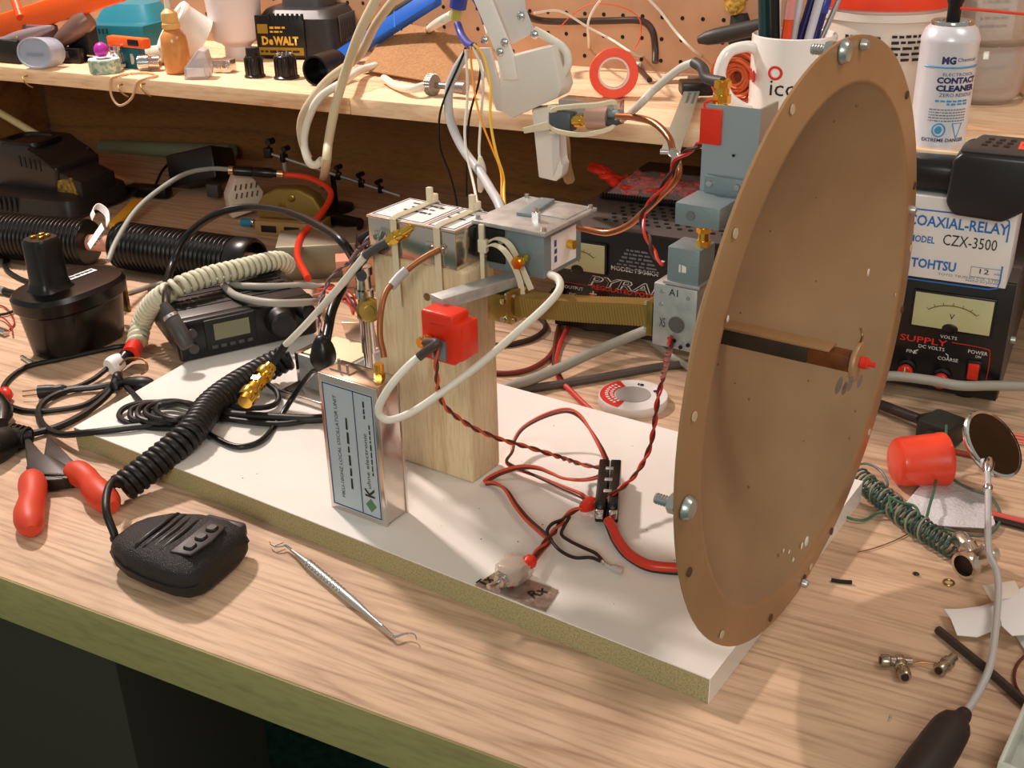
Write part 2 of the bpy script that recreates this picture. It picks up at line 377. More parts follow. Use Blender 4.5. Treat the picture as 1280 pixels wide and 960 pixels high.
# --- dish
DU, DV, DW, DR = .6274, .0988, .1811, .1811
dish = TB('dish_antenna', 'tan painted parabolic dish antenna on edge at the right end of the board', 'antenna', (DU, DV, 0))
dm = mat('dish_paint', (178, 146, 112), .36, .2, var=(148, 116, 86), scale=8, detail=8, lo=.3, hi=.7, bump=.03, bscale=30)
prof = []
RI = .155; DEP = .06
for k in range(25):
    r = RI * k / 24; prof.append((max(r, .0001), -DEP + (DEP) * (r / RI) ** 2))
bowl = prof[:]; prof = [(RI, -.003)]
prof += [(RI, .0), (RI + .0015, .0012), (RI + .004, .0012), (DR - .002, .0), (DR, -.0006), (DR, -.0022), (DR - .002, -.0024), (RI + .003, -.0016), (RI, -.003)]
g = G(); g.lathe(prof, (DU, DV, DW), (1, 0, 0), 96, cap0=False, cap1=False); g.build('flange', mat('dish_flange', (178, 138, 98), .40, .2, var=(162, 122, 84), scale=9), dish, ang=50)
prof = bowl
for k in range(23, -1, -1):
    r = RI * k / 24; prof.append((max(r, .0001), -DEP - .002 + (DEP) * (r / RI) ** 2))
g = G(); g.lathe(prof, (DU, DV, DW), (1, 0, 0), 96, cap0=False, cap1=False); g.build('reflector', dm, dish, ang=50)
hx = lambda a, r: (DU, DV + r * math.cos(a), DW + r * math.sin(a))
def on_dish(x, y):     # pixel on the flange plane
    q = ab(hit(x, y, B(DU, 0), U)); return q
for k, (x, y) in enumerate(((988, 133), (1136, 108), (909, 280), (1142, 232), (1137, 310), (1128, 386), (866, 520), (858, 718), (899, 797), (1004, 722), (1012, 708), (962, 772), (1085, 540), (1040, 690))):
    q = on_dish(x, y); d = Vector((0, q.y - DV, q.z - DW)); rad = min(d.length, DR - .006); d = d.normalized() * rad
    c = Vector((DU, DV, DW)) + d; g = G(); g.cyl(c + Vector((.0007, 0, 0)), c + Vector((.0013, 0, 0)), .0026, n=12); g.build('rim_hole', mat('hole_dish', (84, 58, 40), .6) if k % 2 else mat('hole_dish_light', (206, 180, 150), .5), dish)
for k, (x, y, long) in enumerate(((1052, 62, 1), (1076, 52, 0), (856, 634, 1), (1137, 262, 0), (1002, 728, 0))):
    q = on_dish(x, y); d = Vector((0, q.y - DV, q.z - DW)); rad = min(d.length, DR - .005); d = d.normalized() * rad
    c = Vector((DU, DV, DW)) + d; g = G(); rb = .0066 if long else .0032
    g.lathe([(rb, 0), (rb, .001), (rb * .75, .0035), (.0005, .0042)], c + Vector((.0008, 0, 0)), (1, 0, 0), 18)
    if long:
        g.cyl(c - Vector((.016, 0, 0)), c, .0026, n=12); g.lathe([(.0052, 0), (.0052, .004)], c - Vector((.008, 0, 0)), (1, 0, 0), 6)
        for t in range(5): g.torus(c - Vector((.009 + t * .0015, 0, 0)), (1, 0, 0), .0026, .0004, 14, 5)
    g.build('bolt', mat('bolt_zinc', (176, 184, 184), .3, .75) if long else steel, dish)
# feed
VX = DU - DEP
g = G(); g.box((VX + .026, DV, DW - .0005), (.060, .0125, .0100), .0004); g.build('feed_waveguide', mat('feed_black', (40, 32, 26), .45, var=(62, 50, 40), scale=60), dish)
g = G(); g.box((VX + .032, DV, DW + .0053), (.074, .0128, .0016), .0003); g.build('feed_top_strip', mat('feed_tan', (172, 132, 92), .4, .2), dish)
g = G(); g.box((VX + .069, DV, DW - .0008), (.027, .0115, .0095), .0004); g.build('feed_sleeve', mat('feed_amber', (122, 70, 34), .3, var=(96, 52, 24), scale=120), dish)
g = G(); g.lathe([(.0118, 0), (.012, .0008), (.012, .0022), (.0116, .003), (.0105, .003)], (VX + .083, DV, DW), (1, 0, 0), 28); g.build('splash_plate', mat('feed_disc', (176, 138, 100), .45, .2), dish)
g = G(); g.cyl((VX + .086, DV, DW), (VX + .091, DV, DW), .0036, n=14, ch=.0006); g.cyl((VX + .091, DV, DW), (VX + .095, DV, DW), .0015, n=10)
g.build('feed_tip', redpl, dish)
g = G(); g.wire([(VX + .084, DV + .002, DW + .011), (VX + .085, DV + .001, DW + .016), (VX + .083, DV + .003, DW + .020)], .0007); g.build('tip_wire', copperd, dish)
g = G()
rr = random.Random(5)
for k in range(26):
    r = rr.uniform(.02, .15); a = rr.uniform(0, 2 * PI); c = Vector((DU - DEP + DEP * (r / RI) ** 2 + .0003, DV + r * math.cos(a), DW + r * math.sin(a))); g.sphere(c, rr.uniform(.0005, .0011), n=6)
g.build('paint_speck', mat('speck', (132, 92, 62), .6), dish, kind='stuff')
def bowl_pt(x, y):
    d = ray(x, y); lo_, hi_ = .4, 1.4; best = None
    for k in range(400):
        q = ab(CAM + d * (lo_ + (hi_ - lo_) * k / 400)); r = math.hypot(q.y - DV, q.z - DW); s_ = q.x - (DU - DEP + DEP * (r / RI) ** 2)
        if best is None or abs(s_) < best[0]: best = (abs(s_), q)
    return best[1] + Vector((.0008, 0, 0))
for k, (x, y, r) in enumerate(((1001, 682, .0022), (985, 690, .0016), (990, 700, .0018), (978, 688, .0014), (1006, 676, .0018), (1118, 368, .0010), (1083, 340, .0012), (908, 398, .0014))):
    g = G(); g.sphere(bowl_pt(x, y), r, (.25, 1, 1.3), 8); g.build('paint_chip', mat('chip', (226, 214, 200), .4), dish)
for k, (x, y, r) in enumerate(((1046, 481, .0042), (1060, 479, .0036), (1072, 476, .0030), (1053, 485, .0032))):
    g = G(); g.sphere(bowl_pt(x, y), r, (.06, 1, .8), 10); g.build('ink_smudge', mat('smudge', (128, 112, 104), .5), dish)
# --- tin oscillator box
lo = TB('oscillator_box', 'upright tinned metal module with blue grey printed label in front of the wood block', 'electronic module', (.313, .036, 0))
u0, u1, v0, v1, hh = .2855, .3415, .0235, .0496, .1145
g = G(); g.box(((u0 + u1) / 2, (v0 + v1) / 2, hh / 2 + .001), (u1 - u0 - .0012, v1 - v0 - .0012, hh - .002), .0006); g.build('can', tin, lo)
for vv, nm in ((v0 + .0012, 'front_lid'), (v1 - .0012, 'rear_lid')):
    g = G(); g.box(((u0 + u1) / 2, vv, hh / 2), (u1 - u0, .0024, hh), .0007, seg=2); g.build(nm, tin, lo)
sheet(lo, 'paper_label', label, (u0 + .0035, v0 - .0001, .0045), (1, 0, 0), (0, 0, 1), u1 - u0 - .007, hh - .010)
outline(lo, 'label_border', navyprint, (u0 + .0042, v0 - .0004, .0055), (1, 0, 0), (0, 0, 1), u1 - u0 - .0084, hh - .012, .0007)
sheet(lo, 'label_rule', navyprint, (u0 + .0335, v0 - .0005, .006), (1, 0, 0), (0, 0, 1), .0006, hh - .0125)
for tx, uu, w0, w, hgt in (('MKU-10GHZ LOCAL OSCILLATOR UNIT', .0170, .014, .086, .0032), ('~6', .0262, .024, .060, .0022), ('uhne electronic', .0438, .030, .046, .0034), ('~9', .0478, .042, .042, .0014), ('~3', .0440, .088, .014, .0016)):
    text(lo, tx, blackprint, (u0 + uu, v0 - .0005, w0), (0, 0, 1), (-1, 0, 0), w, hgt)
text(lo, 'K', blackprint, (u0 + .0470, v0 - .0006, .0225), (0, 0, 1), (-1, 0, 0), .008, .0095, name='logo_letter', bold=.02)
g = G(); g.prism([(0, -.0058), (.0052, 0), (0, .0058), (-.0052, 0)], 0, .0003, X=XA, Y=ZA, O=(u0 + .0425, v0 - .0004, .0152)); g.build('green_diamond', mat('green_print', (84, 122, 84), .6), lo)
g = G(); g.cyl((.331, .040, hh - .002), (.331, .040, hh + .004), .0042, n=6); g.cyl((.331, .040, hh + .004), (.331, .040, hh + .011), .0034, n=16)
for t in range(5): g.torus((.331, .040, hh + .005 + t * .0013), (0, 0, 1), .0034, .0004, 16, 5)
g.build('coax_connector', gold, lo)
g = G(); g.cyl((.296, .036, hh), (.296, .036, hh + .008), .0012, n=8); g.cyl((.304, .036, hh), (.304, .036, hh + .005), .001, n=8); g.box((.300, .036, hh + .0005), (.02, .008, .001)); g.build('feedthrough_pin', tin, lo)
# --- labelled tin box lying on the block
tb = TB('labelled_tin_box', 'flat tinned metal box with white paper label strapped atop the wood block', 'electronic module', (.312, .132, .178))
g = G(); g.box((.3115, .1325, .193), (.0825, .050, .029), .0008); g.build('can', tin, tb)
g = G(); g.box((.3115, .1325, .2072), (.084, .0515, .0022), .0006); g.build('lid', tin, tb)
for a, b in ((.2715, .3225), (.3250, .3515)):
    sheet(tb, 'paper_label', plabel, (a, .1085, .2083), XA, YA, b - a, .048); outline(tb, 'label_border', navyprint, (a + .0015, .110, .2086), XA, YA, b - a - .003, .045, .0006)
for tx, u, v, w, hgt in (('~4', .283, .146, .030, .0022), ('~3', .288, .138, .022, .0022), ('~4', .287, .129, .026, .003), ('~3', .327, .143, .016, .0018), ('~2', .328, .131, .016, .0022)):
    text(tb, tx, blackprint, (u, v, .2087), XA, YA, w, hgt)
for u in (.280, .292, .330, .340):
    g = G(); g.box((u, .1068, .193), (.0075, .0014, .0075), .0003); g.cyl((u, .1065, .193), (u, .1035, .193), .0022, n=12); g.build('connector_flange', tin, tb)
for k, u in enumerate((.297, .3375)):
    z = TB('zip_tie', ('left milky zip tie strapped around the labelled tin box and block', 'right milky zip tie strapped around the labelled tin box and block')[k], 'zip tie', (u, .107, .209))
    g = G(); loop = [(u, .1055, .120 if k else .14), (u, .1055, .165), (u, .1055, .2035), (u, .108, .2100), (u, .133, .2102), (u, .158, .2096), (u, .1585, .195), (u, .1585, .165)]
    for o in (-.0022, -.0011, 0, .0011, .0022): g.tube([(p[0] + o, p[1], p[2]) for p in cr(loop, 4)], .0007, 6)
    g.build('strap', natural, z); g = G(); g.box((u, .153, .2135), (.0075, .0065, .0065), .0008); g.box((u, .150, .2165), (.0045, .004, .012), .0006); g.build('head', natural, z)
# --- mixer block with square top plate
mx = TB('mixer_housing', 'grey machined metal cube with wide square top plate beside the tin box', 'electronic module', (.385, .165, .178))
g = G(); g.box((.3825, .1655, .190), (.050, .052, .036), .0012); g.build('body', alud, mx)
g = G(); g.box((.383, .1655, .2095), (.064, .072, .0030), .0006); g.build('top_plate', aluw, mx)
g = G(); g.box((.377, .176, .2122), (.012, .042, .0026), .0003, rot=Matrix.Rotation(R(8), 3, 'Z')); g.build('raised_bar', alud, mx)
g = G(); g.box((.400, .180, .2113), (.022, .032, .0008), .0002); g.build('raised_pad', aluw, mx)
for u, v in ((.3545, .1335), (.4115, .1335), (.4115, .1975), (.3545, .1975)):
    g = G(); g.cyl((u, v, .211), (u, v, .2135), .0021, .0017, n=12); g.build('screw', chrome, mx)
g = G(); g.cyl((.393, .152, .2105), (.393, .152, .2175), .0032, n=6); g.cyl((.393, .152, .2175), (.393, .152, .2205), .0016, n=10); g.build('hex_nut', chrome, mx)
g = G(); g.box((.366, .1385, .191), (.016, .002, .026), .0004); g.build('side_flange', blackm, mx)
g = G(); g.cyl((.374, .1395, .197), (.374, .1335, .197), .0024, n=12); g.build('side_screw', steel, mx)
sheet(mx, 'side_label', plabel, (.4076, .149, .176), YA, ZA, .034, .026); text(mx, '~3', mat('blue_ink', (60, 74, 156), .6), (.4080, .156, .181), ZA, -YA, .017, .0035, name='blue_mark')
g = G(); g.cyl((.4076, .172, .190), (.4135, .172, .190), .0035, n=12); g.build('output_connector', gold, mx)
# --- waveguide run from the mixer to the dish
g = G(); M_ = Matrix
wgp = [ab(av(650, 380, .126)), ab(av(700, 384, .120)), ab(av(745, 387, .113)), ab(av(790, 389, .105)), ab(av(824, 391, .0995))]
wg = TB('flexible_waveguide', 'ribbed brass flexible waveguide running from the mixer to the dish back', 'waveguide', (.46, .11, .16))
def rect_tube(g, P, a, b, rib=0):
    P = resamp(cr(P, 8), 150 if rib else 30); vs = []; fs = []
    for i, p in enumerate(P):
        t = (P[min(i + 1, len(P) - 1)] - P[max(0, i - 1)]).normalized(); s = Vector((0, 0, 1)).cross(t).normalized(); up = t.cross(s)
        k = rib if (i % 3 == 0 and 8 < i < len(P) - 8) else 0
        for q, w in ((-1, -1), (1, -1), (1, 1), (-1, 1)): vs.append(p + s * q * (a + k) + up * w * (b + k))
    for i in range(len(P) - 1):
        for k in range(4): fs.append([i * 4 + k, i * 4 + (k + 1) % 4, i * 4 + 4 + (k + 1) % 4, i * 4 + 4 + k])
    fs += [[0, 1, 2, 3], [len(vs) - 4, len(vs) - 3, len(vs) - 2, len(vs) - 1]]
    g.add(vs, fs)
rect_tube(g, wgp, .0072, .0072, .0004); g.build('ribbed_tube', brassd, wg, ang=20)
for c, nm in ((wgp[0] - Vector((.002, 0, 0)), 'left_flange'), (wgp[-1] - Vector((.001, 0, 0)), 'right_flange')):
    g = G(); g.box(c, (.0045, .024, .024), .0006); g.build('flange', brass, wg)
    for a in (-1, 1):
        for b in (-1, 1):
            g = G(); g.cyl(c + Vector((-.0045, a * .009, b * .009)), c + Vector((.0045, a * .009, b * .009)), .0016, n=10); g.build('flange_screw', chrome, wg)
wa = TB('brass_waveguide_adapter', 'square brass waveguide adapter with screws below the mixer housing', 'waveguide', (.38, .13, .155))
wc0 = ab(av(636, 379, .128)); g = G(); g.box(wc0, (.022, .024, .022), .0008); g.build('body', brass, wa)
for b in (-.007, .007):
    g = G(); g.cyl(wc0 + Vector((.004, -.012, b)), wc0 + Vector((.004, -.0145, b)), .0022, n=10); g.build('screw', chrome, wa)
ar = TB('aluminium_bar', 'pale aluminium bar reaching from under the mixer to the red taped box', 'bracket', (.377, .10, .168))
g = G(); a, b = Vector((.366, .066, .171)), Vector((.388, .140, .171)); d = (b - a).normalized(); s = Vector((0, 0, 1)).cross(d)
g.prism([(0, -.007), ((b - a).length, -.007), ((b - a).length, .007), (0, .007)], -.004, .004, .0005, X=d, Y=s, O=a); g.build('bar', aluw, ar)
# --- red taped box
P = Vector((.3775, .060, .152))
rt = TB('red_taped_box', 'small box wrapped in bright red electrical tape on the end of the bar', 'electronic module', (.3775, .06, .132))
g = G(); g.box(P, (.0285, .019, .037), .0022, seg=3); g.box(P + Vector((.0060, .001, -.001)), (.0285, .021, .027), .002); g.build('tape_wrap', redtape, rt)
g = G(); g.box(P + Vector((.002, -.0105, -.008)), (.012, .003, .014), .0004); g.build('bare_metal_corner', alud, rt)
q = P + Vector((-.006, -.0105, -.002)); g = G(); g.cyl(q, q + Vector((-.002, -.009, 0)), .0036, n=16); g.lathe([(.0044, 0), (.0044, .003)], q, (-.2, -1, 0), 6)
for t in range(3): g.torus(q + Vector((-.0004, -.002, 0)) * (1 + t * 1.3), (-.2, -1, 0), .0037, .0004, 16, 5)
g.build('coax_connector', gold, rt)
# --- grey blocks behind the dish
wt = TB('waveguide_transition', 'light grey machined waveguide transition block marked with ink behind the dish', 'waveguide', (.537, .0988, .16))
g = G(); g.box((.5385, .0988, .1885), (.0300, .024, .042), .001); g.build('body', aluw, wt)
g = G(); g.lathe([(.0050, 0), (.0054, .0004), (.0054, .0007)], (.5405, .0866, .1845), (0, -1, 0), 20); g.build('round_port', mat('port_dark', (92, 88, 88), .4), wt)
for u, w in ((.5295, .2045), (.5475, .2035), (.529, .196), (.5395, .1735), (.549, .1725), (.544, .170)):
    g = G(); g.cyl((u, .0868, w), (u, .0858, w), .0013, n=10); g.build('screw', steel if w > .18 else blackm, wt)
text(wt, 'A1', blackprint, (.5345, .0867, .2030), XA, ZA, .006, .0045, name='ink_mark'); text(wt, 'X5', blackprint, (.5285, .0867, .181), XA, ZA, .004, .006, name='ink_mark')
gb = TB('grey_coax_adapter', 'blue grey square adapter block standing on the waveguide transition', 'waveguide', (.542, .0988, .21))
g = G(); g.box((.5425, .0988, .2225), (.0215, .022, .0235), .0008); g.build('body', alud, gb)
g = G(); g.box((.5425, .0988, .2112), (.025, .025, .0022), .0004); g.build('flange', aluw, gb)
text(gb, '~2', whiteprint, (.540, .0876, .219), XA, ZA, .005, .005, name='stamp')
g = G(); g.cyl((.550, .0988, .234), (.550, .0988, .249), .0036, n=14); g.lathe([(.0046, 0), (.0046, .004)], (.550, .0988, .234), (0, 0, 1), 6); g.lathe([(.0046, 0), (.0046, .003)], (.550, .0988, .243), (0, 0, 1), 6); g.build('coax_connector', gold, gb)
ub = TB('grey_switch_block', 'grey machined block with screws between gold connector and aluminium channel', 'electronic module', (.55, .0988, .25))
g = G(); g.box((.5520, .0988, .2570), (.0290, .030, .0135), .0008); g.build('body', alud, ub)
g = G(); g.box((.5560, .1120, .268), (.026, .003, .013), .0004); g.build('rear_plate', alud, ub)
for u in (.547, .565):
    g = G(); g.cyl((u, .1105, .270), (u, .1085, .270), .0022, .0018, n=12); g.build('screw', chrome, ub)
g = G(); g.cyl((.548, .0838, .257), (.548, .0828, .257), .0028, n=14); g.build('round_boss', mat('boss', (104, 114, 118), .5), ub)
ch = TB('aluminium_channel', 'tall aluminium channel standing up behind the dish with red tape on its corner', 'bracket', (.557, .12, .26))
g = G(); g.prism([(-.018, 0), (.018, 0), (.018, .026), (.0165, .026), (.0165, .0015), (-.0165, .0015), (-.0165, .026), (-.018, .026)], .252, .3165, X=XA, Y=YA, O=(.557, .1135, 0)); g.build('extrusion', alu, ch)
g = G(); g.box((.5445, .1128, .3035), (.0135, .0022, .021), .0004); g.box((.5395, .121, .3085), (.0016, .016, .018), .0004); g.build('tape_patch', redtape, ch)
g = G(); g.cyl((.560, .1130, .288), (.560, .1125, .288), .0009, n=8); g.build('rivet', blackm, ch)
tq = Vector((.5475, .1195, .3165)); g = G(); g.cyl(tq, tq + Vector((0, 0, .014)), .0042, n=14); g.lathe([(.0054, 0), (.0054, .005)], tq, (0, 0, 1), 6); g.lathe([(.005, 0), (.005, .004)], tq + Vector((0, 0, .009)), (0, 0, 1), 6); g.build('coax_connector', gold, ch)
# ================================================================ POWER SUPPLY AND WHAT STANDS ON IT (world coordinates)
PY = 1.016; PT = .1235; PX0, PX1 = -.487, -.043
ps = TW('power_supply', 'wide black regulated power supply with two meters behind the dish', 'power supply', ((PX0 + PX1) / 2, PY, 0))
g = G(); g.box(((PX0 + PX1) / 2, PY + .135, .067), (PX1 - PX0, .266, .112), .0015); g.build('case', mat('case_black', (86, 78, 75), .38, bump=.2, bscale=600), ps)
g = G(); g.box(((PX0 + PX1) / 2, PY + .001, .067), (PX1 - PX0 - .002, .004, .1125), .0006); g.build('front_panel', mat('panel_black', (24, 22, 23), .3), ps)
for x in (PX0 + .03, PX1 - .03):
    for y in (.03, .24):
        g = G(); g.cyl((x, PY + y, 0), (x, PY + y, .012), .011, n=16); g.build('foot', blackr, ps)
g = G()
for i in range(26):
    for j in range(9):
        if (i < 11) or j < 3: g.cyl((PX0 + .045 + i * .0115 + (j % 2) * .005, PY + .03 + j * .0115, PT - .0006), (PX0 + .045 + i * .0115 + (j % 2) * .005, PY + .03 + j * .0115, PT + .0002), .0028, n=8)
g.build('vent_hole', mat('vent_dark', (12, 10, 10), .8), ps, kind='stuff')
FY = PY - .0012
def pq(x, y): return ay(x, y, FY)
def ptext(s, m, a, b, h, bold=0, name='lettering'):
    A, Bq = pq(*a), pq(*b); return text(ps, s, m, (A.x, FY, A.z), XA, ZA, Bq.x - A.x, h, name=name, bold=bold)
def meter(x0, x1, ztop, zbot, big, unit):
    g = G(); g.box(((x0 + x1) / 2, FY - .001, (ztop + zbot) / 2), (x1 - x0 + .004, .004, ztop - zbot + .004), .0008); f = g.build('meter_frame', black, ps); k0 = len(ps.children)
    g = G(); g.box(((x0 + x1) / 2, FY - .0032, (ztop + zbot) / 2), (x1 - x0, .0008, ztop - zbot), .0002); g.build('meter_face', mat('meter_cream', (190, 190, 146), .35), ps)
    cx = (x0 + x1) / 2; w = (x1 - x0) * .36; zb = zbot + (ztop - zbot) * .42; g = G()
    P = [(cx + w * math.sin(t), FY - .0038, zb + (ztop - zbot) * (.30 * math.cos(t * 1.2))) for t in [(-1 + k / 9) for k in range(19)]]
    g.tube(P, .0005, 5); g.build('meter_scale', mat('scale_brown', (126, 92, 46), .5), ps)
    g = G()
    for k in range(7):
        t = -1 + k / 3; a = Vector((cx + w * math.sin(t), FY - .0038, zb + (ztop - zbot) * .30 * math.cos(t * 1.2))); d = Vector((math.sin(t), 0, math.cos(t))); g.tube([a, a + d * .0028], .0003, 5)
    g.build('scale_tick', MATS['scale_brown'], ps)
    text(ps, unit, blackprint, (cx - .002, FY - .0038, zbot + (ztop - zbot) * .33), XA, ZA, None, .005)
    g = G(); g.sphere((cx, FY - .0036, zbot + .001), .007, (1, .12, .7), 16); g.build('meter_hub', black, ps)
    for c_ in list(ps.children):
        if c_ is not f and c_.name.split('.')[0] in ('meter_face', 'meter_scale', 'scale_tick', 'meter_hub'): sub(c_, f)
    sub([c_ for c_ in ps.children if c_.name.startswith('lettering')][-1], f)
a, b = pq(1146, 362), pq(1238, 412); meter(a.x, b.x, .106, .074, 1, 'V')
a, b = pq(690, 290), pq(757, 330); meter(a.x, b.x, .107, .077, 0, 'A')
ptext('AMPS', whiteprint, (709, 338), (726, 340), .0042); ptext('OUTPUT', whiteprint, (706, 360), (729, 364), .0036); ptext('DC', whiteprint, (712, 369), (720, 370), .0032)
ptext('-', whiteprint, (693, 354), (699, 355), .0008); ptext('+', whiteprint, (737, 370), (746, 370), .0062)
ptext('MODEL: PS-36KX', whiteprint, (764, 337), (823, 345), .0048, .01)
z = pq(735, 356); A, Bq = pq(735, 356), pq(876, 375); text(ps, 'PYRAMID', whiteprint, (A.x, FY, A.z), XA, ZA, Bq.x - A.x, .0112, shear=.25, bold=.025); text(ps, 'PYRAMID', blackprint, (A.x + .0004, FY - .0002, A.z + .0006), XA, ZA, Bq.x - A.x - .0008, .0100, shear=.25, bold=-.008, lab='black inner outline of the large lettering')
ptext('REGULATED POWER SUPPLY', redprint, (740, 361), (862, 381), .0052, .02); ptext('POWER SUPPLY', redprint, (1060, 414), (1184, 431), .0062, .015)
for k, s in enumerate(('~7', '~5', '~5', '~4', '~5', '~4')):
    w = .048 - k * .005; c = pq(796, 330); text(ps, s, greyprint, (c.x - w / 2, FY, .084 + k * .0040), XA, ZA, w, .0022)
ptext('VOLTS', whiteprint, (1175, 422), (1196, 425), .0030); ptext('DC VOLTS', whiteprint, (1148, 434), (1180, 441), .0032); ptext('FINE', whiteprint, (1133, 440), (1146, 443), .0032); ptext('COARSE', whiteprint, (1172, 449), (1197, 454), .0032)
ptext('POWER', whiteprint, (1210, 441), (1234, 446), .0034); ptext('ON', whiteprint, (1219, 447), (1226, 448), .0024)
g = G(); P = [pq(1148, 437), pq(1144, 438), pq(1142, 442)]; g.tube([(p.x, FY - .0002, p.z) for p in P], .0004, 5); P = [pq(1182, 442), pq(1185, 444), pq(1185, 448)]; g.tube([(p.x, FY - .0002, p.z) for p in P], .0004, 5); g.build('bracket_mark', whiteprint, ps)
g = G(); c = pq(1190, 428); e = pq(1238, 440); P = [(c.x, FY, c.z), (e.x - .006, FY, c.z - .001), (e.x, FY, c.z - .006), (e.x, FY, .026), (e.x - .006, FY, .020), (pq(1120, 485).x, FY, .020)]; g.tube(cr(P, 5), .0004, 5)
g.build('red_rule', redprint, ps)
g = G(); c = pq(660, 345); g.tube([(c.x, FY, c.z), (pq(735, 350).x, FY, c.z)], .0003, 5); g.build('red_rule', redprint, ps)
for (x, y), ang in (((1134, 459), 0), ((1178, 470), R(-80))):
    c = pq(x, y); c.y = FY
    g = G(); g.lathe([(.0085, 0), (.0085, .003), (.0065, .0045), (.0065, .012)], c, (0, -1, 0), 22); kk = g.build('knob', black, ps)
    g = G(); g.lathe([(.0068, .0095), (.0068, .0140), (.0060, .0150)], c, (0, -1, 0), 22); sub(g.build('knob_cap', redpl, ps), kk)
    d = Vector((math.sin(-ang), 0, math.cos(ang))); g = G(); g.tube([c + Vector((0, -.0153, 0)) - d * .001, c + Vector((0, -.0153, 0)) + d * .006], .0006, 5); sub(g.build('pointer_line', whiteprint, ps), kk)
c = pq(1217, 463); g = G(); g.box((c.x, FY - .001, c.z), (.0125, .003, .020), .0006); g.build('switch_bezel', black, ps)
g = G(); g.box((c.x, FY - .0035, c.z), (.0095, .004, .016), .0012, rot=Matrix.Rotation(R(9), 3, 'X')); g.build('power_switch', redpl, ps)
for (x, y), m in (((741, 376), redpl), ((697, 366), black)):
    c = pq(x, y); c.y = FY; g = G(); g.lathe([(.0072, 0), (.0072, .002), (.0055, .003), (.0055, .010), (.0062, .011), (.0062, .016)], c, (0, -1, 0), 18); g.build('binding_post', m, ps)
g = G(); g.cyl((PX1 + .001, PY + .03, .06), (PX1 + .005, PY + .03, .06), .0035, n=12); g.build('case_screw', steel, ps)
# relay carton
CY = 1.000
rb = TW('relay_carton', 'white carton with blue coaxial relay printing standing on the power supply', 'box', (-.14, CY, PT))
cx1 = ay(1277, 245, CY).x; g = G(); g.box(((-.262 + cx1) / 2, CY + .030, PT + .0365), (cx1 + .262, .060, .073), .0006); g.build('carton', mat('carton_white', (226, 222, 222), .55), rb)
CF = CY - .0002
def cq(x, y): return ay(x, y, CF)
def ctext(s, m, a, b, h, bold=0, **k):
    A, Bq = cq(*a), cq(*b); return text(rb, s, m, (A.x, CF, A.z), XA, ZA, Bq.x - A.x, h, bold=bold, **k)
ctext('COAXIAL-RELAY', blueprint, (1134, 280), (1260, 296), .0098, .02); ctext('MODEL', blueprint, (1136, 301), (1168, 305), .0062, .02)
ctext('CZX-3500', blackprint, (1178, 306), (1245, 316), .0098); ctext('TOHTSU', blueprint, (1138, 333), (1194, 340), .0088, .03)
ctext('TOYO TSUSHO CO., LTD.', greyprint, (1172, 344), (1249, 354), .0026); ctext('MADE IN JAPAN', greyprint, (1207, 352), (1249, 357), .0022); ctext('12', blackprint, (1224, 342), (1236, 343), .0045); ctext('vdc', blueprint, (1242, 344), (1250, 345), .0024)
a, b = cq(1213, 340), cq(1253, 336); outline(rb, 'voltage_box', greyprint, (a.x, CF, a.z - .004), XA, ZA, b.x - a.x, .0092, .0003)
g = G(); a = cq(1262, 282); c0 = cq(1120, 260); zt = cq(1200, 268).z + .0005; zb = cq(1200, 357).z
P = [(c0.x, CF, zt), (a.x - .006, CF, zt), (a.x - .001, CF, zt - .0015), (a.x, CF, zt - .006), (a.x, CF, zt - .020)]; g.tube(P, .0007, 5)
P = [(c0.x, CF, zb), (a.x - .008, CF, zb), (a.x - .001, CF, zb + .002), (a.x, CF, zb + .008), (a.x, CF, zb + .022)]; g.tube(P, .0007, 5); g.build('blue_border', blueprint, rb)
# black battery tool on the carton
HT = PT + .073
hp = TW('cordless_tool', 'black cordless tool with slotted end and red sticker lying on the relay carton', 'power tool', (-.1, 1.02, HT))
xl, xm, xr_ = ay(1100, 215, 1.01).x, ay(1192, 215, 1.0).x, ay(1300, 215, .99).x
g = G(); g.loft([[Vector((xx, 1.022 + p.x, HT + .0155 + p.y)) for p in ring(0, 0, 0, .018 * s, .0150 * s, 3.2, 24)] for xx, s in ((xl, .8), (xl + .01, .95), (xm - .004, 1), (xm, .96), (xm + .008, 1.05))]); g.build('handle', black, hp)
g = G(); poly = [(xm - .001, -.006), (xm + .006, -.016), (xm + .045, -.018), (xm + .062, -.006), (xr_, .012), (xr_, .037), (xm + .007, .038), (xm, .031)]
g.prism(poly, -.028, .028, .004, X=XA, Y=ZA, O=(0, 1.008, HT + .0075), seg=3); g.build('body', mat('tool_black', (28, 27, 30), .33), hp)
tz = HT + .0490; g = G(); g.prism([(xm + .004, .982), (xm + .074, .982), (xm + .092, 1.034), (xm + .014, 1.036)], -.006, 0, .003, O=(0, 0, tz), seg=2); g.build('cap', mat('tool_grey', (68, 60, 56), .5), hp)
for i in range(3):
    for j in range(3):
        g = G(); g.box((xm + .021 + i * .0085 + j * .0016, .996 + j * .011, tz + .0001), (.0042, .0062, .0008)); g.build('cap_slot', blackm, hp)
sheet(hp, 'red_sticker', mat('sticker_red', (240, 88, 66), .5), (xm + .047, .990, tz + .0002), Vector((1, .02, 0)), YA, .017, .027)
text(hp, '~2', redprint, (xm + .049, 1.002, tz + .0006), XA, YA, .012, .004)
